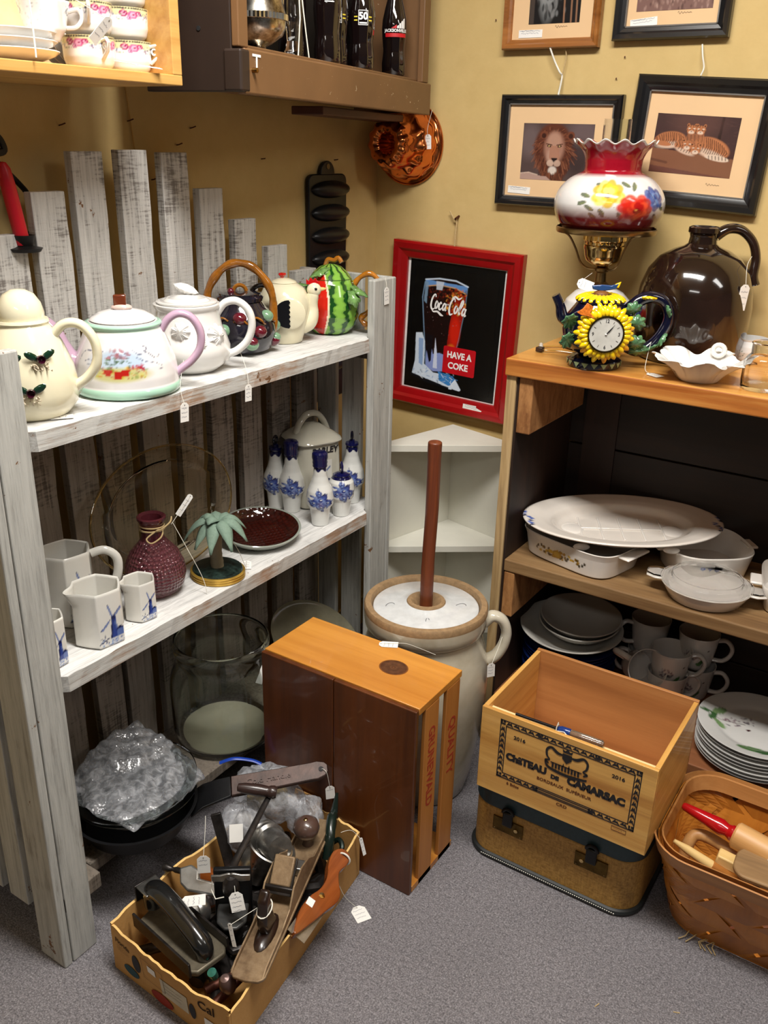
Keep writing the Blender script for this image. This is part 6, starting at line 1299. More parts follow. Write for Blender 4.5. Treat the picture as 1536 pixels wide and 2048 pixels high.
for k in range(n_o):
    x = X0 + k_ + .008 + (X1 - X0 - 2 * k_ - .016) * k / (n_o - 1)
    orn(x, Z1 - k_ / 2 - .0005, .016, .0105)
    if not 5 <= k <= 11: orn(x, Z0 + k_ / 2 + .001, .016, .0105)
for k in range(8):
    z = Z0 + k_ + .01 + k * (Z1 - Z0 - 2 * k_ - .02) / 7
    for x in (X0 + k_ / 2 + .0006, X1 - k_ / 2 - .0006): orn(x, z, .0105, .016)
rect(bd, X0 + .09, Z0 + .0035, X1 - .09, Z0 + .0055); rect(bd, X0 + .09, Z0 + .0085, X1 - .09, Z0 + .0105)
for x in (X0, X0 + .083, X1 - .083 - k_, X1 - k_):
    for z in (Z0, Z1 - k_): rect(bd, x + .001, z + .001, x + k_ - .001, z + .0045); rect(bd, x + .001, z + .0055, x + .005, z + k_ - .001); rect(bd, x + .0065, z + .006, x + k_ - .001, z + k_ - .001)
lb = bd.build('label_border', M_INKBLACK, t, False)
def txt(s, x, z, size, bold=.0003, sx=1., mat=M_INKBLACK, rot=0., sp=1., name='lettering'): return text_mb(s, size, .0001, bold, FW(x, z) @ RZ(rot), sx=sx, spacing=sp).build(name, mat, t, False)
BRI = plain('brown_branding_ink', H(92, 44, 14), .7)
txt('2016', .918, .372, .0115, sx=1.15); txt('2016', 1.128, .372, .0115, sx=1.15)
txt('ChâTEAU', .937, .3205, .0225, .0016, .98); txt('DE', 1.001, .3145, .013, .001, 1.05); txt('CAMARSAC', 1.0875, .3195, .0232, .0017, .98)
txt('BORDEAUX  SUPÉRIEUR', 1.022, .2975, .0098, .0002, 1.12, BRI); txt('6 Btles', .912, .2535, .0095, .0002, 1.1, BRI); txt('CRD', 1.022, .2535, .0095, .0002, 1.2, BRI)
bx_ = MB()
for q in ((1.128, .2475, 1.158, .2482), (1.128, .2567, 1.158, .2574), (1.128, .2475, 1.1287, .2574), (1.1573, .2475, 1.158, .2574)): rect(bx_, *q)
join(bx_, scribble(.03, .001, 5, 1).xf(frame((1.143, wy0 - .0004, .2523), (1, 0, 0), (0, 0, 1)))).build('small_stamp', BRI, t, False)
cr = MB()
for s in (-1, 1):
    c_ = [(tuple(FW(1.022, .368) @ Vector((s * x, z, 0)))) for x, z in ()]
    rb = ribbon(spline([(s * .006, .008, 1.), (s * .02, .008, 2.2), (s * .034, .016, 1.8), (s * .043, .008, 1.6), (s * .042, -.006, 1.4), (s * .036, -.014, 1.), (s * .044, -.018, 1.6), (s * .037, -.024, 1.)], 6), .0032, FW(1.022, .368)); cr.add(rb.v, rb.f)
FS = FW(1.022, .368)
cr.prism([(-.01, .012), (-.01, .0), (0, -.01), (.01, .0), (.01, .012)], .0005, FS); cr.prism([(-.009, .015), (-.011, .022), (-.005, .019), (0, .025), (.005, .019), (.011, .022), (.009, .015)], .0005, FS)
for k in range(9): cr.prism([(-.03 + k * .0068, -.03), (-.03 + k * .0068, -.019 - .001 * (k % 2)), (-.0265 + k * .0068, -.0175), (-.0255 + k * .0068, -.03)], .0005, FS)
cr.prism([(-.008, -.019), (-.006, -.011), (-.004, -.019)], .0005, FS); cr.prism([(.004, -.019), (.006, -.011), (.008, -.019)], .0005, FS); cr.prism([(-.033, -.0195), (.033, -.0195), (.033, -.0175), (-.033, -.0175)], .0005, FS)
rb = ribbon(spline([(-.045, -.02, .8), (-.036, -.033, 1.7), (0, -.038, 2.0), (.036, -.034, 1.7), (.045, -.03, .8)], 6), .0036, FS); cr.add(rb.v, rb.f)
cr.build('chateau_crest', M_INKBLACK, t, False)
sd = thing('screwdriver', 'screwdriver with clear handle and blue collar lying on ledge of the wine box', 'screwdriver', (1.002, wy0 + .021, wz1 - .0035), math.radians(1.5))
MB().tube([(-.105, 0, 0), (-.02, 0, 0), (-.012, 0, 0)], [.0032, .0032, .0045], 10).build('shaft', plain('dark_steel', (.03, .03, .035), .3, .8), sd)
MB().tube([(-.014, 0, 0), (-.006, 0, 0), (.012, 0, 0), (.014, 0, 0)], [.005, .0082, .0085, .0078], 14).build('blue_collar', plain('clear_blue_collar', H(24, 54, 120), .15, coat=.5), sd)
MB().lathe([(0, .014), (.0075, .014), (.0082, .02), (.0085, .06), (.0078, .07), (.0085, .078), (.0055, .082), (0, .082)], 36, M=RY(PI / 2), mod=lambda a, i, r, z: (r * (1 + .06 * math.cos(6 * a)), z)).build('clear_handle', plain('smoky_clear_plastic', (.35, .27, .2), .08, trans=.7), sd)
b = MB().tube(arc((-.014, 0, 0), .009, 0, 2 * PI, 13, 'yz')[:-1], .001, 5, closed=True); b.tube([(-.014, -.008, .006), (-.012, -.004, .018)], .001, 5).tube([(-.014, -.009, 0), (.004, -.012, .006), (.02, -.016, -.003)], .001, 5)
b.xf(T(0, 0, 0)).build('tie_string', M_STRING, sd)

# ================================================================ woven splint basket with kitchen tools
SPL = wood('honey_splint', H(140, 72, 12), H(194, 116, 34), H(216, 148, 62), 2, 16, .4, coat=.3, bump=.1); RIMW = wood('basket_rim_wood', H(128, 76, 30), H(178, 118, 60), H(206, 150, 92), 0, 30, .45, coat=.2)
bk = thing('splint_basket', 'oblong woven wood splint basket holding rolling pins at right of floor', 'basket', (1.43, -.648, 0))
LB, DB, HB = .456, .302, .235
def rr_at(s, off, k):
    """point on rounded rectangle, s in 0..1, grown by off, k 0 base .. 1 rim"""
    w_, h_ = LB - (1 - k) * .07 + 2 * off, DB - (1 - k) * .13 + 2 * off; r_ = .075 + off
    seg = [w_ - 2 * r_, PI / 2 * r_, h_ - 2 * r_, PI / 2 * r_] * 2; tot = sum(seg); q = (s % 1) * tot; cs_ = [(-w_ / 2 + r_, -h_ / 2, 1, 0), (w_ / 2 - r_, -h_ / 2 + r_, 0, 0), (w_ / 2, -h_ / 2 + r_, 0, 1), (w_ / 2 - r_, h_ / 2 - r_, 0, 0), (w_ / 2 - r_, h_ / 2, -1, 0), (-w_ / 2 + r_, h_ / 2 - r_, 0, 0), (-w_ / 2, h_ / 2 - r_, 0, -1), (-w_ / 2 + r_, -h_ / 2 + r_, 0, 0)]
    for i in range(8):
        if q <= seg[i] or i == 7:
            x, y, dx, dy = cs_[i]
            if i % 2 == 0: return x + dx * q, y + dy * q
            a = -PI / 2 + (i // 2) * PI / 2 + q / r_; return x + r_ * math.cos(a), y + r_ * math.sin(a)
        q -= seg[i]
NS = 11
SPL2 = wood('dark_honey_splint', H(116, 58, 10), H(168, 98, 28), H(196, 128, 50), 2, 16, .4, coat=.3, bump=.1)
for fam in (0, 1):
    for j in range(NS):
        b = MB(); v = []; n = 28
        for i in range(n + 1):
            k = i / n; s0 = (j + .5 * fam) / NS + (k * .19 - .095) * (1 if fam else -1); ph = math.sin(2 * PI * (k * 2.09 + .455 + (.5 if fam else 0) + 0 * j)); off = .0017 * ph
            for w_ in (-.043, -.0215, 0, .0215, .043):
                s1 = s0 + w_ * (.93 + .06 * math.sin(j * 5.1 + fam)); x, y = rr_at(s1, off, k); v.append((x, y, .004 + k * (HB - .012)))
        b.add(v, [(5 * i + q, 5 * i + q + 1, 5 * i + q + 6, 5 * i + q + 5) for i in range(n) for q in range(4)]).build('splint', SPL2 if fam else SPL, bk, False, solid=.0008)
MB().prism(rrect(LB - .075, DB - .135, .07, 8), .004, z0=.001).build('base', SPL, bk, False)
for off, z0, nm in ((.0055, HB - .032, 'outer_rim_hoop'), (-.0055, HB - .03, 'inner_rim_hoop')):
    v = []; n = 90
    for i in range(n):
        for o2, z in ((off, z0), (off + .0035 * (1 if off > 0 else -1), z0), (off + .0035 * (1 if off > 0 else -1), HB), (off, HB + .001)): x, y = rr_at(i / n, o2, .86 + .14 * (z - z0) / .032); v.append((x, y, z))
    MB().add(v, [(4 * i + a, 4 * i + (a + 1) % 4, 4 * ((i + 1) % n) + (a + 1) % 4, 4 * ((i + 1) % n) + a) for i in range(n) for a in range(4)]).build(nm, RIMW, bk, True, angle=30)
g = random.Random(9)
for k in range(6):
    x = -.17 + g.uniform(0, .08) + k * .008; MB().tube([(x, -DB / 2 + .06 + .004, .012), (x + g.uniform(-.015, .015), -DB / 2 + .052, .006), (x + g.uniform(-.02, .02), -DB / 2 + .04, .003)], .0012, 5).build('frayed_splinter', M_TWINE, bk)
def along(p, q, roll=0):
    p, q = Vector(p), Vector(q); z = (q - p).normalized(); x = z.orthogonal().normalized(); y = z.cross(x); M = Matrix((x, y, z)).transposed().to_4x4(); M.translation = p; return M @ RZ(roll)
MAPLE = wood('maple_roller', H(168, 112, 58), H(206, 154, 92), H(224, 180, 122), 2, 36, .45); REDP = plain('red_lacquer', H(176, 12, 22), .2, var=.05, coat=.6)
t = thing('rolling_pin', 'red handled rolling pin lying across the top of the basket', 'rolling pin'); t.matrix_world = along((1.225, -.648, .238), (1.62, -.70, .205))
MB().lathe([(0, 0), (.006, 0), (.0085, .004), (.011, .03), (.0155, .07), (.0165, .083), (.0125, .095), (.014, .1), (.0165, .104), (.015, .11), (0, .11)], 28).build('red_handle', REDP, t)
MB().lathe([(0, .11), (.024, .11), (.0275, .114), (.0275, .33), (.024, .334), (0, .334)], 36).build('roller', MAPLE, t)
MB().lathe([(.0278, .185), (.0284, .185), (.0284, .25), (.0278, .25)], 36, closed=True).build('paper_sleeve', M_PAPER, t)
t = thing('bent_wooden_handle', 'pale round wooden handle with bent end below the red handled pin', 'wooden tool'); t.location = (0, 0, 0)
MB().tube(spline([(1.248, -.672, .12), (1.252, -.664, .165), (1.262, -.652, .182), (1.29, -.648, .184), (1.35, -.655, .175), (1.45, -.66, .16)], 6), .0125, 14).build('shaft', MAPLE, t)
t = thing('wooden_spoon', 'pale wooden stick with dark ring near the front rim of the basket', 'wooden tool'); t.matrix_world = along((1.236, -.742, .222), (1.42, -.705, .135))
MB().lathe([(0, 0), (.004, .001), (.0085, .03), (.0105, .08), (.0105, .084)], 18).build('handle', wood('pale_stick', H(206, 166, 96), H(228, 194, 128), H(238, 210, 150), 2, 40, .5), t); MB().lathe([(0, .084), (.0112, .084), (.0112, .088), (.0105, .09), (.011, .2), (0, .2)], 18).build('shank', CRS, t)
t = thing('butter_paddle', 'flat wooden paddle lying along the front rim of the basket', 'wooden tool'); t.matrix_world = frame((1.46, -.72, .222), (1, .02, .03), (0, 1, .12))
MB().prism(rrect(.22, .08, .03), .012, z0=-.006).build('blade', MIDW, t, True, .003)
t = MB().box(-.03, -.014, -.012, .03, .014, .012).build('wood_block', wood('pale_block', H(206, 166, 96), H(228, 194, 128), H(238, 210, 150), 0, 40, .5), None, True, .003, loc=(1.345, -.70, .19), rot=(0, .15, .05)); tag(t, 'small pale wooden block beside the paddle in the basket', 'block')

# ================================================================ lowest shelf on the left: jar, plate, skillets
BS = .1555
t = thing('large_glass_jar', 'very large clear glass jar with wide mouth on the bottom shelf', 'jar', (.197, -.92, BS), 0)
jg = glass('thick_jar_glass', (.93, .97, .94), .01, 1.45)
MB().lathe([(0, .004), (.07, .004), (.1, .0), (.11, .003), (.12, .014), (.124, .04), (.1245, .15), (.121, .175), (.112, .2), (.107, .215), (.107, .232), (.111, .24), (.113, .25), (.113, .262), (.109, .268), (.104, .266), (.103, .25), (.1035, .215), (.109, .198), (.1175, .172), (.1205, .15), (.12, .04), (.115, .02), (.1, .012), (0, .014)], 80).build('jar', jg, t)
MB().lathe([(0, .0142), (.104, .0142), (.104, .0154), (0, .0154)], 60).build('pale_base_disc', plain('pale_disc_cream', H(186, 182, 158), .7, var=.15, scale=8), t)  # added pale disc, stands in for the whitish look of the jar bottom
MB().prism([(-.008, -.024), (.008, -.024), (.006, .024), (-.006, .024)], .0006, facing((.304, -.868, .366), -30, 0, -30).copy() if False else T(.112, .012, .2) @ RZ(math.radians(55)) @ RX(PI / 2 - .3) @ RZ(-.45)).build('paper_strip', M_PAPER, t, False)
t = thing('pale_glass_plate', 'pale yellowish round glass plate leaning behind the jar and crate', 'plate', (.19, -.552, .2285)); t.rotation_euler = (0, math.radians(30), 0)
MB().lathe([(0, 0), (.09, 0), (.1, .004), (.132, .012), (.134, .015), (.131, .0155), (.1, .009), (.088, .004), (0, .004)], 72).build('dish', plain('milky_amber_glass', (.5, .46, .32), .08, trans=.6), t)
t = thing('cast_iron_skillet', 'black cast iron skillet with long lettered handle under the glass dishes', 'skillet', (.258, -1.262, BS + .0005), math.radians(43.5))
MB().lathe([(0, 0), (.098, 0), (.104, .004), (.124, .046), (.128, .05), (.13, .053), (.1235, .053), (.102, .01), (0, .008)], 72).build('pan', M_BLACKIRON, t)
HND = plain('rusty_iron_handle', H(52, 36, 30), .4, .5, var=.45, scale=30, bump=.4)
b = MB(); hp = [(.115, .042, .03), (.14, .034, .05), (.17, .024, .06), (.2, .0185, .068), (.3, .0175, .078), (.37, .0165, .086), (.385, .017, .088), (.4, .013, .09), (.408, .006, .091)]; v = []
for x, w_, z in hp:
    k = min(1, max(0, (x - .13) / .06)); ca, sa = math.cos(.5 * k), math.sin(.5 * k); w_ = w_ * (1 + .2 * k)
    v += [(x, q * ca + (z2) * sa, z + q * sa - 0 * sa + z2 * ca) for q, z2 in ((-w_, 0), (w_, 0), (w_ * .8, -.0095), (-w_ * .8, -.0095))]
h1 = MB().add(v[:16], [(4 * i + a, 4 * i + (a + 1) % 4, 4 * i + 4 + (a + 1) % 4, 4 * i + 4 + a) for i in range(3) for a in range(4)] + [(3, 2, 1, 0), (12, 13, 14, 15)]).build('handle_root', M_BLACKIRON, t, True, .002)
h2 = MB().add(v[12:], [(4 * i + a, 4 * i + (a + 1) % 4, 4 * i + 4 + (a + 1) % 4, 4 * i + 4 + a) for i in range(5) for a in range(4)] + [(3, 2, 1, 0), (20, 21, 22, 23)]).build('handle', HND, t, True, .002)
Mh = frame((.28, 0, .0775), (1, 0, .1), (0, math.cos(.5), math.sin(.5))); text_mb('Cold Handle', .017, .0006, .0002, Mh, sx=1.1).build('raised_letters', HND, h2, False)
MB().lathe([(0, 0), (.0055, 0), (.0055, .0012), (0, .0012)], 14, M=T(.393, 0, .0893) @ RX(.5)).build('hang_hole', M_INKBLACK, h2)
Ms_ = t.matrix_basis.copy() if False else T(.258, -1.262, BS) @ RZ(math.radians(43.5)); hw_ = Ms_ @ Vector((.393, 0, .089))
price_tag(facing((.563, -.985, .187), -45, 0, 3), [tuple(hw_ + Vector((.016, .0, -.004))), tuple(hw_ + Vector((.006, .0, .003))), tuple(hw_)], 'plain white price tag hanging from the skillet handle tip', .02, .034, 61, lines=1)
for i in range(2):
    dg = glass('smoke_clear_glass', (.8, .84, .84), .02, 1.35); t = thing('glass_pie_dish', ('lower', 'upper')[i] + ' of two clear glass pie dishes stacked in the skillet', 'dish', (.256, -1.252, BS + .045 + i * .019), 0, 'glass dishes stacked in the skillet'); t.rotation_euler = (math.radians(4 * i), math.radians(-2), 0)
    MB().lathe([(0, 0), (.085, 0), (.092, .003), (.11, .034), (.128, .036), (.129, .04), (.108, .0385), (.089, .008), (0, .005)], 72).build('dish', dg, t)
def bubbles():
    t_ = NT('bubble_wrap'); v = t_.coord(); vo = t_.n('ShaderNodeTexVoronoi'); vo.inputs['Scale'].default_value = 170; t_.l(v, vo.inputs['Vector']); f = t_.noise(v, 60, 3, .6, .8)
    t_.set(col=t_.ramp(f, [(.35, H(120, 122, 126)), (.65, H(170, 172, 176))]), rough=.1, alpha=t_.ramp(f, [(.3, (.35,) * 3), (.65, (.7,) * 3)]), coat=.5); t_.bump(t_.mix(.4, vo.outputs['Distance'], f), .8, .0022); return t_.m
b = MB(); n = 46; v = []
for j in range(n + 1):
    for i in range(n + 1):
        u, w_ = i / n * 2 - 1, j / n * 2 - 1; a = math.atan2(w_, u); m_ = max(abs(u), abs(w_)) + 1e-9; q = m_ / math.hypot(u, w_) if math.hypot(u, w_) > 1e-6 else 1; U, W2 = u * (q * .55 + .45), w_ * (q * .55 + .45)
        rr = math.hypot(U, W2); x, y = .256 + U * .118, -1.25 + W2 * .118; back = max(0, -U * .75 + W2 * .35 - .15); z = BS + .098 + .012 * math.cos(rr * 1.5) + .004 * math.sin(9 * U + 4 * W2) * math.cos(7 * W2) + .003 * math.sin(23 * U * W2 + 9 * U) + .075 * back ** 1.2 - .012 * max(0, rr - .75)
        v.append((max(.082, x), y, z))
t = b.add(v, [(j * (n + 1) + i, j * (n + 1) + i + 1, (j + 1) * (n + 1) + i + 1, (j + 1) * (n + 1) + i) for j in range(n) for i in range(n)]).build('bubble_wrap_sheet', bubbles(), None, True, solid=.002, angle=180); tag(t, 'clear bubble wrap sheet heaped on the glass dishes in the skillet', 'bubble wrap')
# ================================================================ cardboard box of old tools
CARD = NT('fruit_box_cardboard'); v = CARD.coord(); f = CARD.noise(v, 9, 4); CARD.set(col=CARD.ramp(f, [(.3, H(176, 128, 66)), (.7, H(200, 152, 88))]), rough=.8); CARD.bump(CARD.noise(v, 90, 3), .25, .002)
CEDGE = plain('cardboard_torn_edge', H(226, 186, 116), .9, var=.1, scale=60, bump=.4)
FP = [Vector((.388, -1.452)), Vector((.702, -1.466)), Vector((.642, -.984)), Vector((.412, -.984))]; HBX = .118
t = thing('cardboard_box', 'open torn fruit carton on the carpet filled with old iron tools', 'box')
def wall(p, q, name, seed, notch=0):
    b = MB(); n = 26; g = random.Random(seed); u = (q - p); nrm = Vector((u.y, -u.x)).normalized(); v = []; f = []; fe = []
    for i in range(n + 1):
        s = i / n; c = p + u * s; h_ = HBX + g.uniform(-.003, .003) - (notch * max(0, math.sin(s * 9 + seed)) * .02); lean = nrm * (.012 * math.sin(s * PI)); tp = c + lean * (1)
        v += [(c.x, c.y, .001), (c.x - nrm.x * .005, c.y - nrm.y * .005, .001), (tp.x, tp.y, h_), (tp.x - nrm.x * .005, tp.y - nrm.y * .005, h_ - .001)]
    for i in range(n):
        a, c = 4 * i, 4 * i + 4; f += [(a, c, c + 2, a + 2), (a + 1, a + 3, c + 3, c + 1), (a + 2, c + 2, c + 3, a + 3)]
    o = b.add(v, f).build(name, [CARD.m, CEDGE], t, True, angle=30)
    for pl in o.data.polygons:
        if abs(pl.normal.z) > .6: pl.material_index = 1
    return o
wf = wall(FP[0], FP[1], 'carton_wall', 1, .3); wr = wall(FP[1], FP[2], 'carton_wall', 2, 1.); wall(FP[2], FP[3], 'carton_wall', 3); wall(FP[3], FP[0], 'carton_wall', 4, .3)
MB().prism([(p.x, p.y) for p in FP], .004, z0=.0005).build('carton_floor', CARD.m, t, False)
for (x, y, a, w_, h_, tl) in ((.50, -.99, .05, .07, .045, -.2),):
    MB().box(-w_ / 2, -.002, 0, w_ / 2, .002, h_, T(x, y, HBX - .012) @ RZ(a) @ RX(tl)).build('torn_flap', CARD.m, t, False)
MB().tube([(.677, -1.185, .118), (.688, -1.265, .12)], .0085, 10, flat=.6).build('folded_strip', CEDGE, t)
# printing on the carton front
Uf = (FP[1] - FP[0]).normalized(); Ff = frame((FP[0].x, FP[0].y - .0075, .0), (Uf.x, Uf.y, 0), (0, 0, 1)); PRN = plain('carton_print_ink', H(66, 44, 30), .8)
NF = Vector((Uf.y, -Uf.x)); LF_ = (FP[1] - FP[0]).length; lay = [0]
def put(b, name, m_):
    lay[0] += 1; v = []
    for q in b.v:
        s = (Vector(q[:2]) - FP[0]).dot(Uf); o_ = .012 * math.sin(PI * min(1, max(0, s / LF_))) * min(1, q[2] / HBX) + .0012 + .00004 * lay[0]; c = FP[0] + Uf * s + NF * o_; v.append((c.x, c.y, q[2]))
    b.v = v; b.build(name, m_, wf, False)
put(text_mb('Florida', .016, .0001, .0002, Ff @ T(.035, .085, .0025)), 'lettering', PRN); put(scribble(.05, .02, 4, 3).xf(Ff @ T(.035, .07, .0025)), 'small_print', PRN)
put(text_mb('Cal', .03, .0001, .0004, Ff @ T(.262, .088, .005)), 'lettering', PRN)
put(MB().prism(rrect(.07, .045, .001), .0004, Ff @ T(.18, .06, .006)), 'shipping_label', plain('label_paper', H(196, 186, 164), .8)); put(scribble(.07, .04, 8, 3).xf(Ff @ T(.18, .062, .0066)), 'label_print', PRN)
put(MB().prism(rrect(.022, .017, .001), .0004, Ff @ T(.123, .083, .0055)), 'white_patch', M_PAPER); put(MB().prism(rrect(.026, .017, .001), .0004, Ff @ T(.268, .052, .0045)), 'white_patch', M_PAPER)
put(MB().prism([(.012 * math.cos(a), .022 * math.sin(a)) for a in np.linspace(0, 6.28, 20)[:-1]], .0004, Ff @ T(.075, .065, .0052)), 'hand_hole', M_INKBLACK); put(MB().prism([(.008 * math.cos(a), .02 * math.sin(a)) for a in np.linspace(0, 6.28, 20)[:-1]], .0004, Ff @ T(.226, .055, .0058)), 'hand_hole', M_INKBLACK)
put(MB().prism([(.03 * math.cos(a), .016 * math.sin(a)) for a in np.linspace(0, 6.28, 20)[:-1]], .0004, Ff @ T(.14, .018, .0046)), 'red_print', plain('carton_red', H(150, 44, 24), .8)); put(MB().prism([(.022 * math.cos(a), .012 * math.sin(a)) for a in np.linspace(0, 6.28, 20)[:-1]], .0004, Ff @ T(.055, .03, .0036)), 'blue_print', plain('carton_blue', H(36, 74, 84), .8))
for q in ((.095, .047, .155, .0478), (.095, .1, .155, .1008), (.095, .047, .0958, .1008), (.1542, .047, .155, .1008)): put(MB().prism([(q[0], q[1]), (q[2], q[1]), (q[2], q[3]), (q[0], q[3])], .0004, Ff @ T(0, 0, .0058)), 'print_line', PRN)

RUST = NT('rusty_plane_iron'); v = RUST.coord(); f = RUST.noise(v, 60, 5, .7); g2 = RUST.noise(v, 9, 4)
RUST.set(col=RUST.mix(.5, RUST.ramp(f, [(.3, H(86, 66, 46)), (.5, H(136, 112, 84)), (.7, H(164, 142, 112))]), RUST.ramp(g2, [(.35, H(96, 74, 52)), (.65, H(156, 130, 98))])), rough=.5, metal=.35); RUST.bump(f, .3, .001)
STEEL = plain('worn_grey_steel', (.34, .33, .31), .3, .9, var=.4, scale=40, bump=.3); DARKST = plain('dark_oily_iron', (.035, .03, .028), .35, .6, var=.5, scale=50, bump=.3); DKWOOD = plain('dark_tote_wood', H(34, 20, 14), .3, var=.3, coat=.3)
# bench plane, local x from heel to toe
t = thing('bench_plane', 'long rusty iron bench plane with dark handle and round front knob', 'hand plane'); t.matrix_world = frame((.69, -1.405, .125), (-.33, 1, .04), (-1, -.33, -.06))
L_ = .40
MB().prism([(.0, -.031)] + [(.0, -.031), (.006, -.034), (.38, -.034), (.395, -.03), (L_, -.02), (L_, .02), (.395, .03), (.38, .034), (.006, .034), (-.006, .024), (-.009, 0), (-.006, -.024)][1:], .006).build('sole', RUST.m, t, True, .0015)
for s in (-1, 1):
    MB().prism([(0.0, 0), (.02, .008), (.1, .010), (.14, .018), (.17, .045), (.215, .05), (.25, .04), (.28, .017), (.33, .012), (.385, .010), (.395, 0)], .0035, T(0, s * .0315 + (.0035 if s < 0 else 0), .005) @ RX(PI / 2)).build('cheek', RUST.m, t, True, .0006)
MB().prism([(.0, 0), (-.008, .03), (.005, .075), (.022, .09), (.03, .084), (.026, .055), (.034, .02), (.045, 0)], .02, T(.085, .01, .011) @ RX(PI / 2)).build('tote', DKWOOD, t, True, .006)
MB().ball((.095, 0, .008), (.045, .018, .008), 16, 6).build('tote_base', DKWOOD, t)
MB().box(-.035, -.024, -.003, .035, .024, .003, T(.19, 0, .052) @ RY(-.7)).build('blade', DARKST, t, True, .001)
MB().box(-.028, -.021, 0, .028, .021, .012, T(.198, 0, .056) @ RY(-.7)).build('lever_cap', RUST.m, t, True, .003)
MB().box(.235, -.028, .006, .262, .028, .026).build('frog', STEEL, t, True, .003)
MB().box(.165, -.03, .03, .172, .03, .046).build('cross_bar', DARKST, t, True, .002)
MB().lathe([(0, .006), (.012, .006), (.009, .016), (.012, .026), (.024, .036), (.0275, .048), (.025, .06), (.014, .069), (0, .071)], 32, M=T(.325, 0, 0)).build('front_knob', plain('worn_brown_knob', H(78, 58, 50), .3, var=.3, scale=20, coat=.4), t); MB().ball((.325, 0, .0705), (.005, .005, .002), 10, 6).build('knob_screw', BRA, t)
tp = t.matrix_world.copy(); q_ = tp @ Vector((.098, -.014, .05))
b = MB().tube([tuple(tp @ Vector((.1 + .02 * math.cos(a), .013 * math.sin(a), .062 + .004 * math.cos(a)))) for a in np.linspace(0, 2 * PI, 16, endpoint=False)], .0013, 6, closed=True)
o = b.build('tag_string_loop', M_STRING); tag(o, 'white string loop tied round the dark bench plane handle', 'string')
price_tag(facing((.637, -1.382, .175), -75, 5, 12), [tuple(tp @ Vector((.1, .013, .062)))], 'white price tag seen nearly edge-on beside the bench plane handle', .008, .05, 71)
# sad iron with tubular handle
t = thing('sad_iron', 'black iron with broad curved tube handle at near left of carton', 'iron'); t.matrix_world = frame((.422, -1.372, .082), (1, -.19, .10), (.19, 1, 0))
MB().prism([(0, -.042), (.175, -.042), (.19, -.03), (.19, .03), (.175, .042), (0, .042), (-.014, .0)], .012).build('base_plate', plain('dull_tan_plate', H(112, 104, 88), .5, .5, var=.3, scale=40), t, True, .003)
for s in (-1, 1): MB().box(-.005, s * .042 - .0025, .004, .185, s * .042 + .0025, .034).build('side_flange', DARKST, t, True, .001)
MB().tube(spline([(.002, 0, .03), (.004, 0, .062), (.03, 0, .078), (.07, 0, .074), (.115, 0, .06), (.155, 0, .044), (.172, 0, .026), (.165, 0, .006)], 6), [.018, .0182, .0184, .0186, .0188, .019] + [.019] * 28 + [.018, .0175, .017, .0165, .016, .016, .016, .016, .016], 16).build('tube_handle', plain('black_enamel', (.01, .01, .01), .2, coat=.6), t)
MB().box(-.02, -.022, .072, .018, .022, .076, RY(.05)).build('top_bracket', STEEL, t, True, .001); MB().box(-.022, -.024, .04, -.018, .024, .076).build('back_bracket', DARKST, t, True, .001)
price_tag(facing((.512, -1.352, .158), -60, 62, 100), [(.49, -1.37, .16)], 'white price tag lying over the flange of the black iron', .02, .045, 72)
# table clamp of the grinder
t = thing('clamp_bracket', 'black iron table clamp with wing screw standing at the centre of carton', 'clamp'); t.matrix_world = frame((.557, -1.292, .075), (.8, .6, 0), (-.6, .8, 0))
MB().box(-.036, .0, 0, .036, .012, .135).build('back_plate', M_BLACKIRON, t, True, .003)
MB().prism([(-.03, 0), (.03, 0), (.028, -.045), (.012, -.062), (-.012, -.062), (-.028, -.045)], .008, z0=.045).build('foot_tongue', plain('grey_worn_iron', (.08, .08, .078), .4, .6), t, True, .003)
MB().tube([(0, -.022, .05), (0, -.022, .12)], .006, 12).build('screw', DARKST, t)
MB().lathe([(0, 0), (.012, 0), (.017, .01), (.015, .03), (.009, .04), (0, .042)], 24, M=T(0, -.02, .098)).build('screw_collar', DARKST, t)
for s in (-1, 1): MB().prism([(0, -.006), (.018, -.009), (.036, -.008), (.037, .006), (.02, .006), (.006, .01), (0, .01)], .005, T(0, -.0175, .137) @ RX(PI / 2) if s > 0 else T(0, -.0225, .137) @ RZ(PI) @ RX(PI / 2)).build('wing', STEEL, t, True, .0015)
price_tag(facing((.595, -1.322, .178), -50, 18, 10), [(.58, -1.312, .205), (.56, -1.305, .21)], 'larger white price tag hanging in front of the black clamp', .026, .038, 73, lines=4)
MB().tube([(.535, -1.322, .2), (.538, -1.33, .182), (.556, -1.338, .176), (.57, -1.33, .182)], .0011, 5).build('hanging_thread', M_STRING); tag(bpy.data.objects['hanging_thread'], 'white thread loop round the wing screw of the black clamp', 'thread')
# meat grinder
t = thing('meat_grinder', 'grey cast metal food grinder lying behind clamp with long crank handle', 'grinder')
MB().lathe([(0, 0), (.03, 0), (.034, .006), (.034, .014), (.03, .018), (.035, .024), (.035, .034), (.031, .038), (.036, .045), (.036, .055), (.03, .06), (.03, .1), (.026, .11), (0, .11)], 40, M=T(.47, -1.115, .125) @ RY(1.2) @ RX(.4)).build('ring_barrel', STEEL, t)
MB().lathe([(.02, 0), (.024, .03), (.036, .06), (.05, .085), (.053, .088), (.05, .09), (.034, .063), (.02, .032)], 44, M=T(.52, -1.19, .085) @ RX(-.35) @ RY(.3), closed=True).build('hopper', STEEL, t)
MB().ball((.508, -1.17, .1), (.04, .04, .04), 20, 12).build('barrel_body', STEEL, t)
text_mb('2', .02, .001, .0006, frame((.535, -1.205, .138), (1, .5, .2), (-.4, .8, .5))).build('raised_numeral', DARKST, t, False)
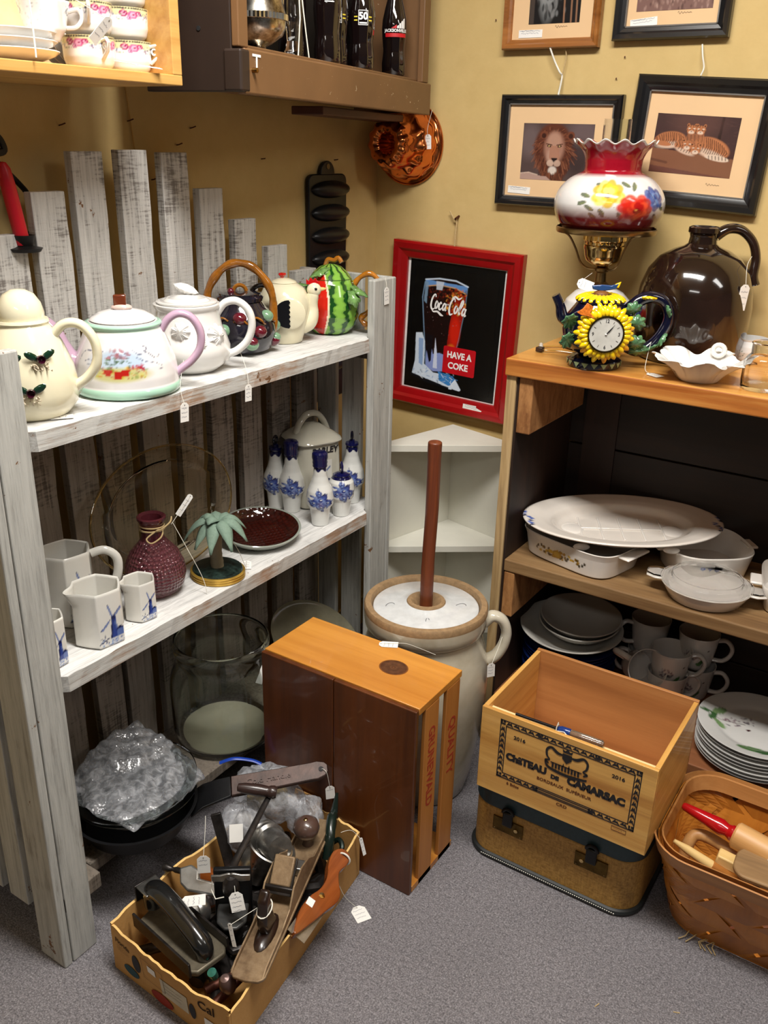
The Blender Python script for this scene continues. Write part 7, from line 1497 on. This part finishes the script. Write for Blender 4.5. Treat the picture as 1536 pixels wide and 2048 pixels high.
MB().tube(spline([(.552, -1.286, .196), (.538, -1.262, .197), (.52, -1.2, .208), (.502, -1.14, .218), (.49, -1.1, .224), (.486, -1.09, .23)], 6), [.008 - .00008 * i for i in range(31)], 10, flat=.6).build('crank_arm', DARKST, t)
MB().lathe([(0, 0), (.011, 0), (.014, .006), (.013, .014), (.011, .018), (.0115, .022), (.013, .04), (.011, .07), (.008, .082), (0, .084)], 24, M=along((.505, -1.095, .234), (.4, -1.16, .25))).build('crank_grip', plain('dark_turned_wood', H(50, 34, 30), .35, var=.2, coat=.3), t)
# C clamp
t = thing('c_clamp', 'silver grey C clamp with turned handle at left side of carton', 'clamp'); t.matrix_world = frame((.43, -1.30, .12), (.95, .3, 0), (-.25, .8, .5))
MB().prism([(-.012, .018), (.01, .03), (.03, .022), (.035, .008), (.1, .006), (.1, -.016), (.02, -.02), (.0, -.01)], .016).build('frame', plain('pale_cast_metal', (.5, .5, .48), .3, .85, var=.2, scale=40), t, True, .004)
MB().lathe([(0, 0), (.007, .002), (.009, .01), (.006, .018), (.004, .024), (.006, .03), (.006, .06)], 16, M=T(-.05, .014, .008) @ RY(PI / 2)).build('turned_handle', DARKST, t)
price_tag(facing((.482, -1.292, .183), -50, 5, 0), [(.468, -1.27, .235), (.452, -1.25, .258)], 'white price tag hanging on a thread at left above C clamp', .025, .04, 74, lines=2)
# saw handle
t = thing('saw_handle', 'glossy orange-brown wooden saw handle with white sticker, right of plane', 'saw'); t.matrix_world = frame((.673, -1.165, .118), (-.14, 1, 0), (-.9, -.1, .45))
SW = wood('orange_saw_wood', H(70, 28, 8), H(130, 60, 20), H(176, 100, 46), 0, 60, .2, coat=.6)
MB().prism([tuple(p[:2]) for p in spline([(-.125, -.005, 0), (-.08, .012, 0), (-.04, .012, 0), (-.01, .004, 0), (.02, .006, 0), (.05, .02, 0), (.08, .026, 0), (.1, .014, 0), (.098, -.006, 0), (.075, -.012, 0), (.05, -.008, 0), (.03, -.018, 0), (.01, -.034, 0), (-.01, -.038, 0), (-.04, -.03, 0), (-.09, -.018, 0)], 5, True)], .02).build('grip', SW, t, True, .004)
MB().lathe([(0, 0), (.006, 0), (.006, .0015), (0, .002)], 16, M=T(-.022, -.006, .02)).build('saw_nut', BRA, t); MB().prism([(-.008, -.008), (.009, -.006), (.008, .009), (-.009, .007)], .0006, T(-.05, .004, .02)).build('price_sticker', M_PAPER, t, False)
MB().box(-.12, -.03, .008, -.04, .01, .0092).build('blade_stub', STEEL, t, False)
MB().tube(arc((.088, .0, .012), .014, 0, 2 * PI, 17, 'yz')[:-1], .0018, 6, closed=True).build('wire_ring', M_STRING, t)
# smaller things at the right side and bottom of the carton
def small(name, label, cat, b, m_, **kw): o = b.build(name, m_, None, **kw); return tag(o, label, cat)
small('garden_shears', 'dark green handled tool at far right corner of carton', 'tool', MB().tube(spline([(.575, -1.0, .1), (.59, -1.01, .15), (.6, -1.03, .165), (.618, -1.06, .15), (.625, -1.08, .11)], 6), .011, 10).tube([(.59, -1.01, .15), (.585, -.99, .2)], [.01, .003], 8), plain('dark_green_grip', H(18, 32, 26), .3, coat=.4))
small('iron_ring_bracket', 'small dark curled iron bracket behind the saw handle', 'bracket', MB().tube(spline([(.62, -1.055, .13), (.635, -1.05, .142), (.65, -1.062, .136), (.646, -1.08, .12), (.63, -1.08, .115)], 6), .0055, 8), plain('green_black_iron', H(20, 34, 28), .35, .5))
for i, (x, y, z, lab) in enumerate(((.672, -1.252, .1, 'rusty hook nearest the saw handle tip'), (.668, -1.29, .095, 'rusty hook in the middle of the three by carton wall'), (.64, -1.24, .085, 'rusty hook lying deepest beside the plane'))):
    small('rusty_hook', lab, 'hook', MB().tube(spline([(x - .03, y - .03, z - .02), (x - .005, y - .01, z), (x + .008, y + .006, z + .004), (x, y + .016, z), (x - .012, y + .01, z - .004)], 6), .0036, 8), NAILM)['group'] = 'rusty hooks in the carton'
small('tapered_weight', 'small pinkish grey plumb weight right of plane heel', 'weight', MB().lathe([(0, 0), (.012, .004), (.016, .02), (.013, .034), (.008, .042), (0, .044)], 22, M=T(.648, -1.405, .07) @ RX(.3)), plain('rosy_iron', H(104, 84, 80), .35, .5, var=.3))
small('green_capped_vial', 'tiny vial with green and silver cap near carton front', 'bottle', MB().lathe([(0, 0), (.0075, 0), (.0085, .01), (.0085, .018), (0, .019)], 20, M=T(.617, -1.412, .088) @ RX(.35)), plain('teal_cap', H(56, 118, 104), .2, .4))
for i, (x, y, z, a, s_, lab) in enumerate(((.43, -1.245, .075, .5, .05, 'orange-brown wood block standing at left behind C clamp'), (.455, -1.22, .07, 1.1, .036, 'smaller orange-brown wood block beside the first'), (.452, -1.12, .09, .9, .05, 'thin upright wooden blade of a tool at carton back left'))):
    small('wood_block', lab, 'block', MB().prism([(-.5 * s_, -.4 * s_), (.5 * s_, -.5 * s_), (.55 * s_, .4 * s_), (.1 * s_, .7 * s_), (-.4 * s_, .3 * s_)], .02), SW, smooth=False, bevel=.002, loc=(x, y, z), rot=(1.2, .1, a))
small('dark_chisel', 'dark metal chisel leaning at back left inside carton', 'chisel', MB().box(-.011, -.004, 0, .011, .004, .15), DARKST, bevel=.002, loc=(.472, -1.20, .06), rot=(-.35, -.25, .7))
small('bell_weight', 'grey bell shaped iron piece behind the black iron', 'weight', MB().lathe([(0, 0), (.028, .0), (.026, .016), (.02, .022), (.022, .028), (.016, .04), (.008, .05), (0, .052)], 28, M=T(.487, -1.315, .088) @ RX(1.1) @ RZ(.4)), STEEL)
small('bent_bar', 'dark bent iron bar lying deep between plane and iron', 'bar', MB().tube(spline([(.42, -1.42, .03), (.5, -1.36, .05), (.58, -1.38, .045), (.64, -1.44, .03)], 8), .011, 10), DARKST)
small('pliers', 'dark rusty pliers lying deep at the right side of carton', 'pliers', MB().tube([(.6, -1.42, .05), (.645, -1.34, .068), (.655, -1.29, .07)], [.009, .007, .009], 10).tube([(.63, -1.43, .045), (.648, -1.34, .068), (.64, -1.29, .07)], [.009, .007, .009], 10).ball((.648, -1.335, .07), (.014, .014, .007), 12, 8), NAILM)
small('iron_jumble', 'black oily iron scraps filling the bottom of the carton', 'scrap iron', join(*[MB().tube(spline([(random.Random(k).uniform(.43, .64), random.Random(k + 50).uniform(-1.42, -1.0), .02 + .012 * (k % 4)), (random.Random(k + 9).uniform(.43, .64), random.Random(k + 70).uniform(-1.42, -1.0), .03 + .012 * (k % 4)), (random.Random(k + 19).uniform(.44, .63), random.Random(k + 90).uniform(-1.42, -1.0), .03)], 4), .008 + .004 * (k % 3), 8) for k in range(26)]), DARKST)['kind'] = 'stuff'
price_tag(flat_on((.708, -1.075, .0012), 60), [(.682, -1.095, .05), (.67, -1.11, .1), (.66, -1.13, .118)], 'white price tag lying on the carpet outside the carton', .032, .042, 76)
price_tag(facing((.664, -1.005, .105), -20, 10, 8), [(.645, -1.02, .15), (.635, -1.045, .158)], 'narrow paper tag hanging at the far right corner of carton', .008, .045, 77)
# plastic zip bags
PLB = film('clear_poly_bag', H(214, 216, 222), .34, .1, 45, .9)
def bag(name, label, c, r, seed, rot=0.):
    g = random.Random(seed); b = MB(); n, m_ = 40, 26; ph = [g.uniform(0, 6) for _ in range(8)]; v = []
    for j in range(m_ + 1):
        for i in range(n):
            a, e = 2 * PI * i / n, -PI / 2 + PI * j / m_; k = 1 + .10 * math.sin(3 * a + ph[0] + 2 * e) + .07 * abs(math.sin(5 * a + ph[1] - 3 * e)) + .06 * math.sin(7 * a + 4 * e + ph[2]) + .04 * abs(math.sin(11 * a + ph[3] + 6 * e))
            v.append((c[0] + r[0] * k * math.cos(e) * math.cos(a + rot), c[1] + r[1] * k * math.cos(e) * math.sin(a + rot), c[2] + r[2] * k * math.sin(e)))
    return tag(b.add(v, [(j * n + i, j * n + (i + 1) % n, (j + 1) * n + (i + 1) % n, (j + 1) * n + i) for j in range(m_) for i in range(n)]).build(name, PLB, None, True, angle=35), label, 'plastic bag')
o = bag('plastic_zip_bag', 'crumpled clear zip bag with blue zipper behind the skillet handle', (.43, -1.035, .155), (.085, .06, .055), 3)
MB().tube(spline([(.305, -1.055, .195), (.33, -1.035, .205), (.36, -1.01, .198), (.38, -1.0, .19)], 6), .0055, 8, flat=.5).build('blue_zipper', plain('blue_zip_strip', H(24, 60, 156), .35), o)
o = bag('plastic_zip_bag', 'smaller clear bag holding a dark item under the skillet handle', (.447, -1.135, .145), (.05, .045, .05), 8); MB().box(-.014, -.001, -.018, .014, .001, .018).build('white_label', M_PAPER, o, False, loc=(.47, -1.185, .175), rot=(-.5, 0, .7))
o = bag('plastic_zip_bag', 'small clear bag at the right beside the wooden crate', (.525, -1.025, .135), (.042, .035, .045), 12)
small('cream_brush_head', 'cream and brown item wrapped in the clear zip bag', 'brush', MB().box(-.045, -.016, -.014, .045, .016, .014), plain('cream_bristle', H(196, 178, 140), .8, var=.3, scale=90, bump=.5), bevel=.006, loc=(.44, -1.05, .155), rot=(.2, -.1, .75))
small('grey_cloth_roll', 'grey stony lump wrapped inside the smaller clear bag', 'lump', MB().ball((.447, -1.135, .145), (.036, .032, .034), 18, 12), plain('mottled_grey', H(120, 116, 110), .6, var=.5, scale=40, bump=.4))
# lint on the carpet
for i, (x, y, a) in enumerate(((1.33, -.93, .4), (1.2, -1.0, 1.2), (1.27, -1.12, 2.1), (1.02, -1.22, .2))):
    small('carpet_lint', ('pale straw fleck on the carpet just in front of the basket', 'small pale fleck on the carpet between suitcase and basket', 'pale fleck on the carpet farther from the basket', 'tiny white fleck on open carpet before the suitcase')[i], 'lint', MB().box(-.006, -.0008, .0002, .006, .0008, .0016), M_TWINE, smooth=False, loc=(x, y, 0), rot=(0, 0, a))
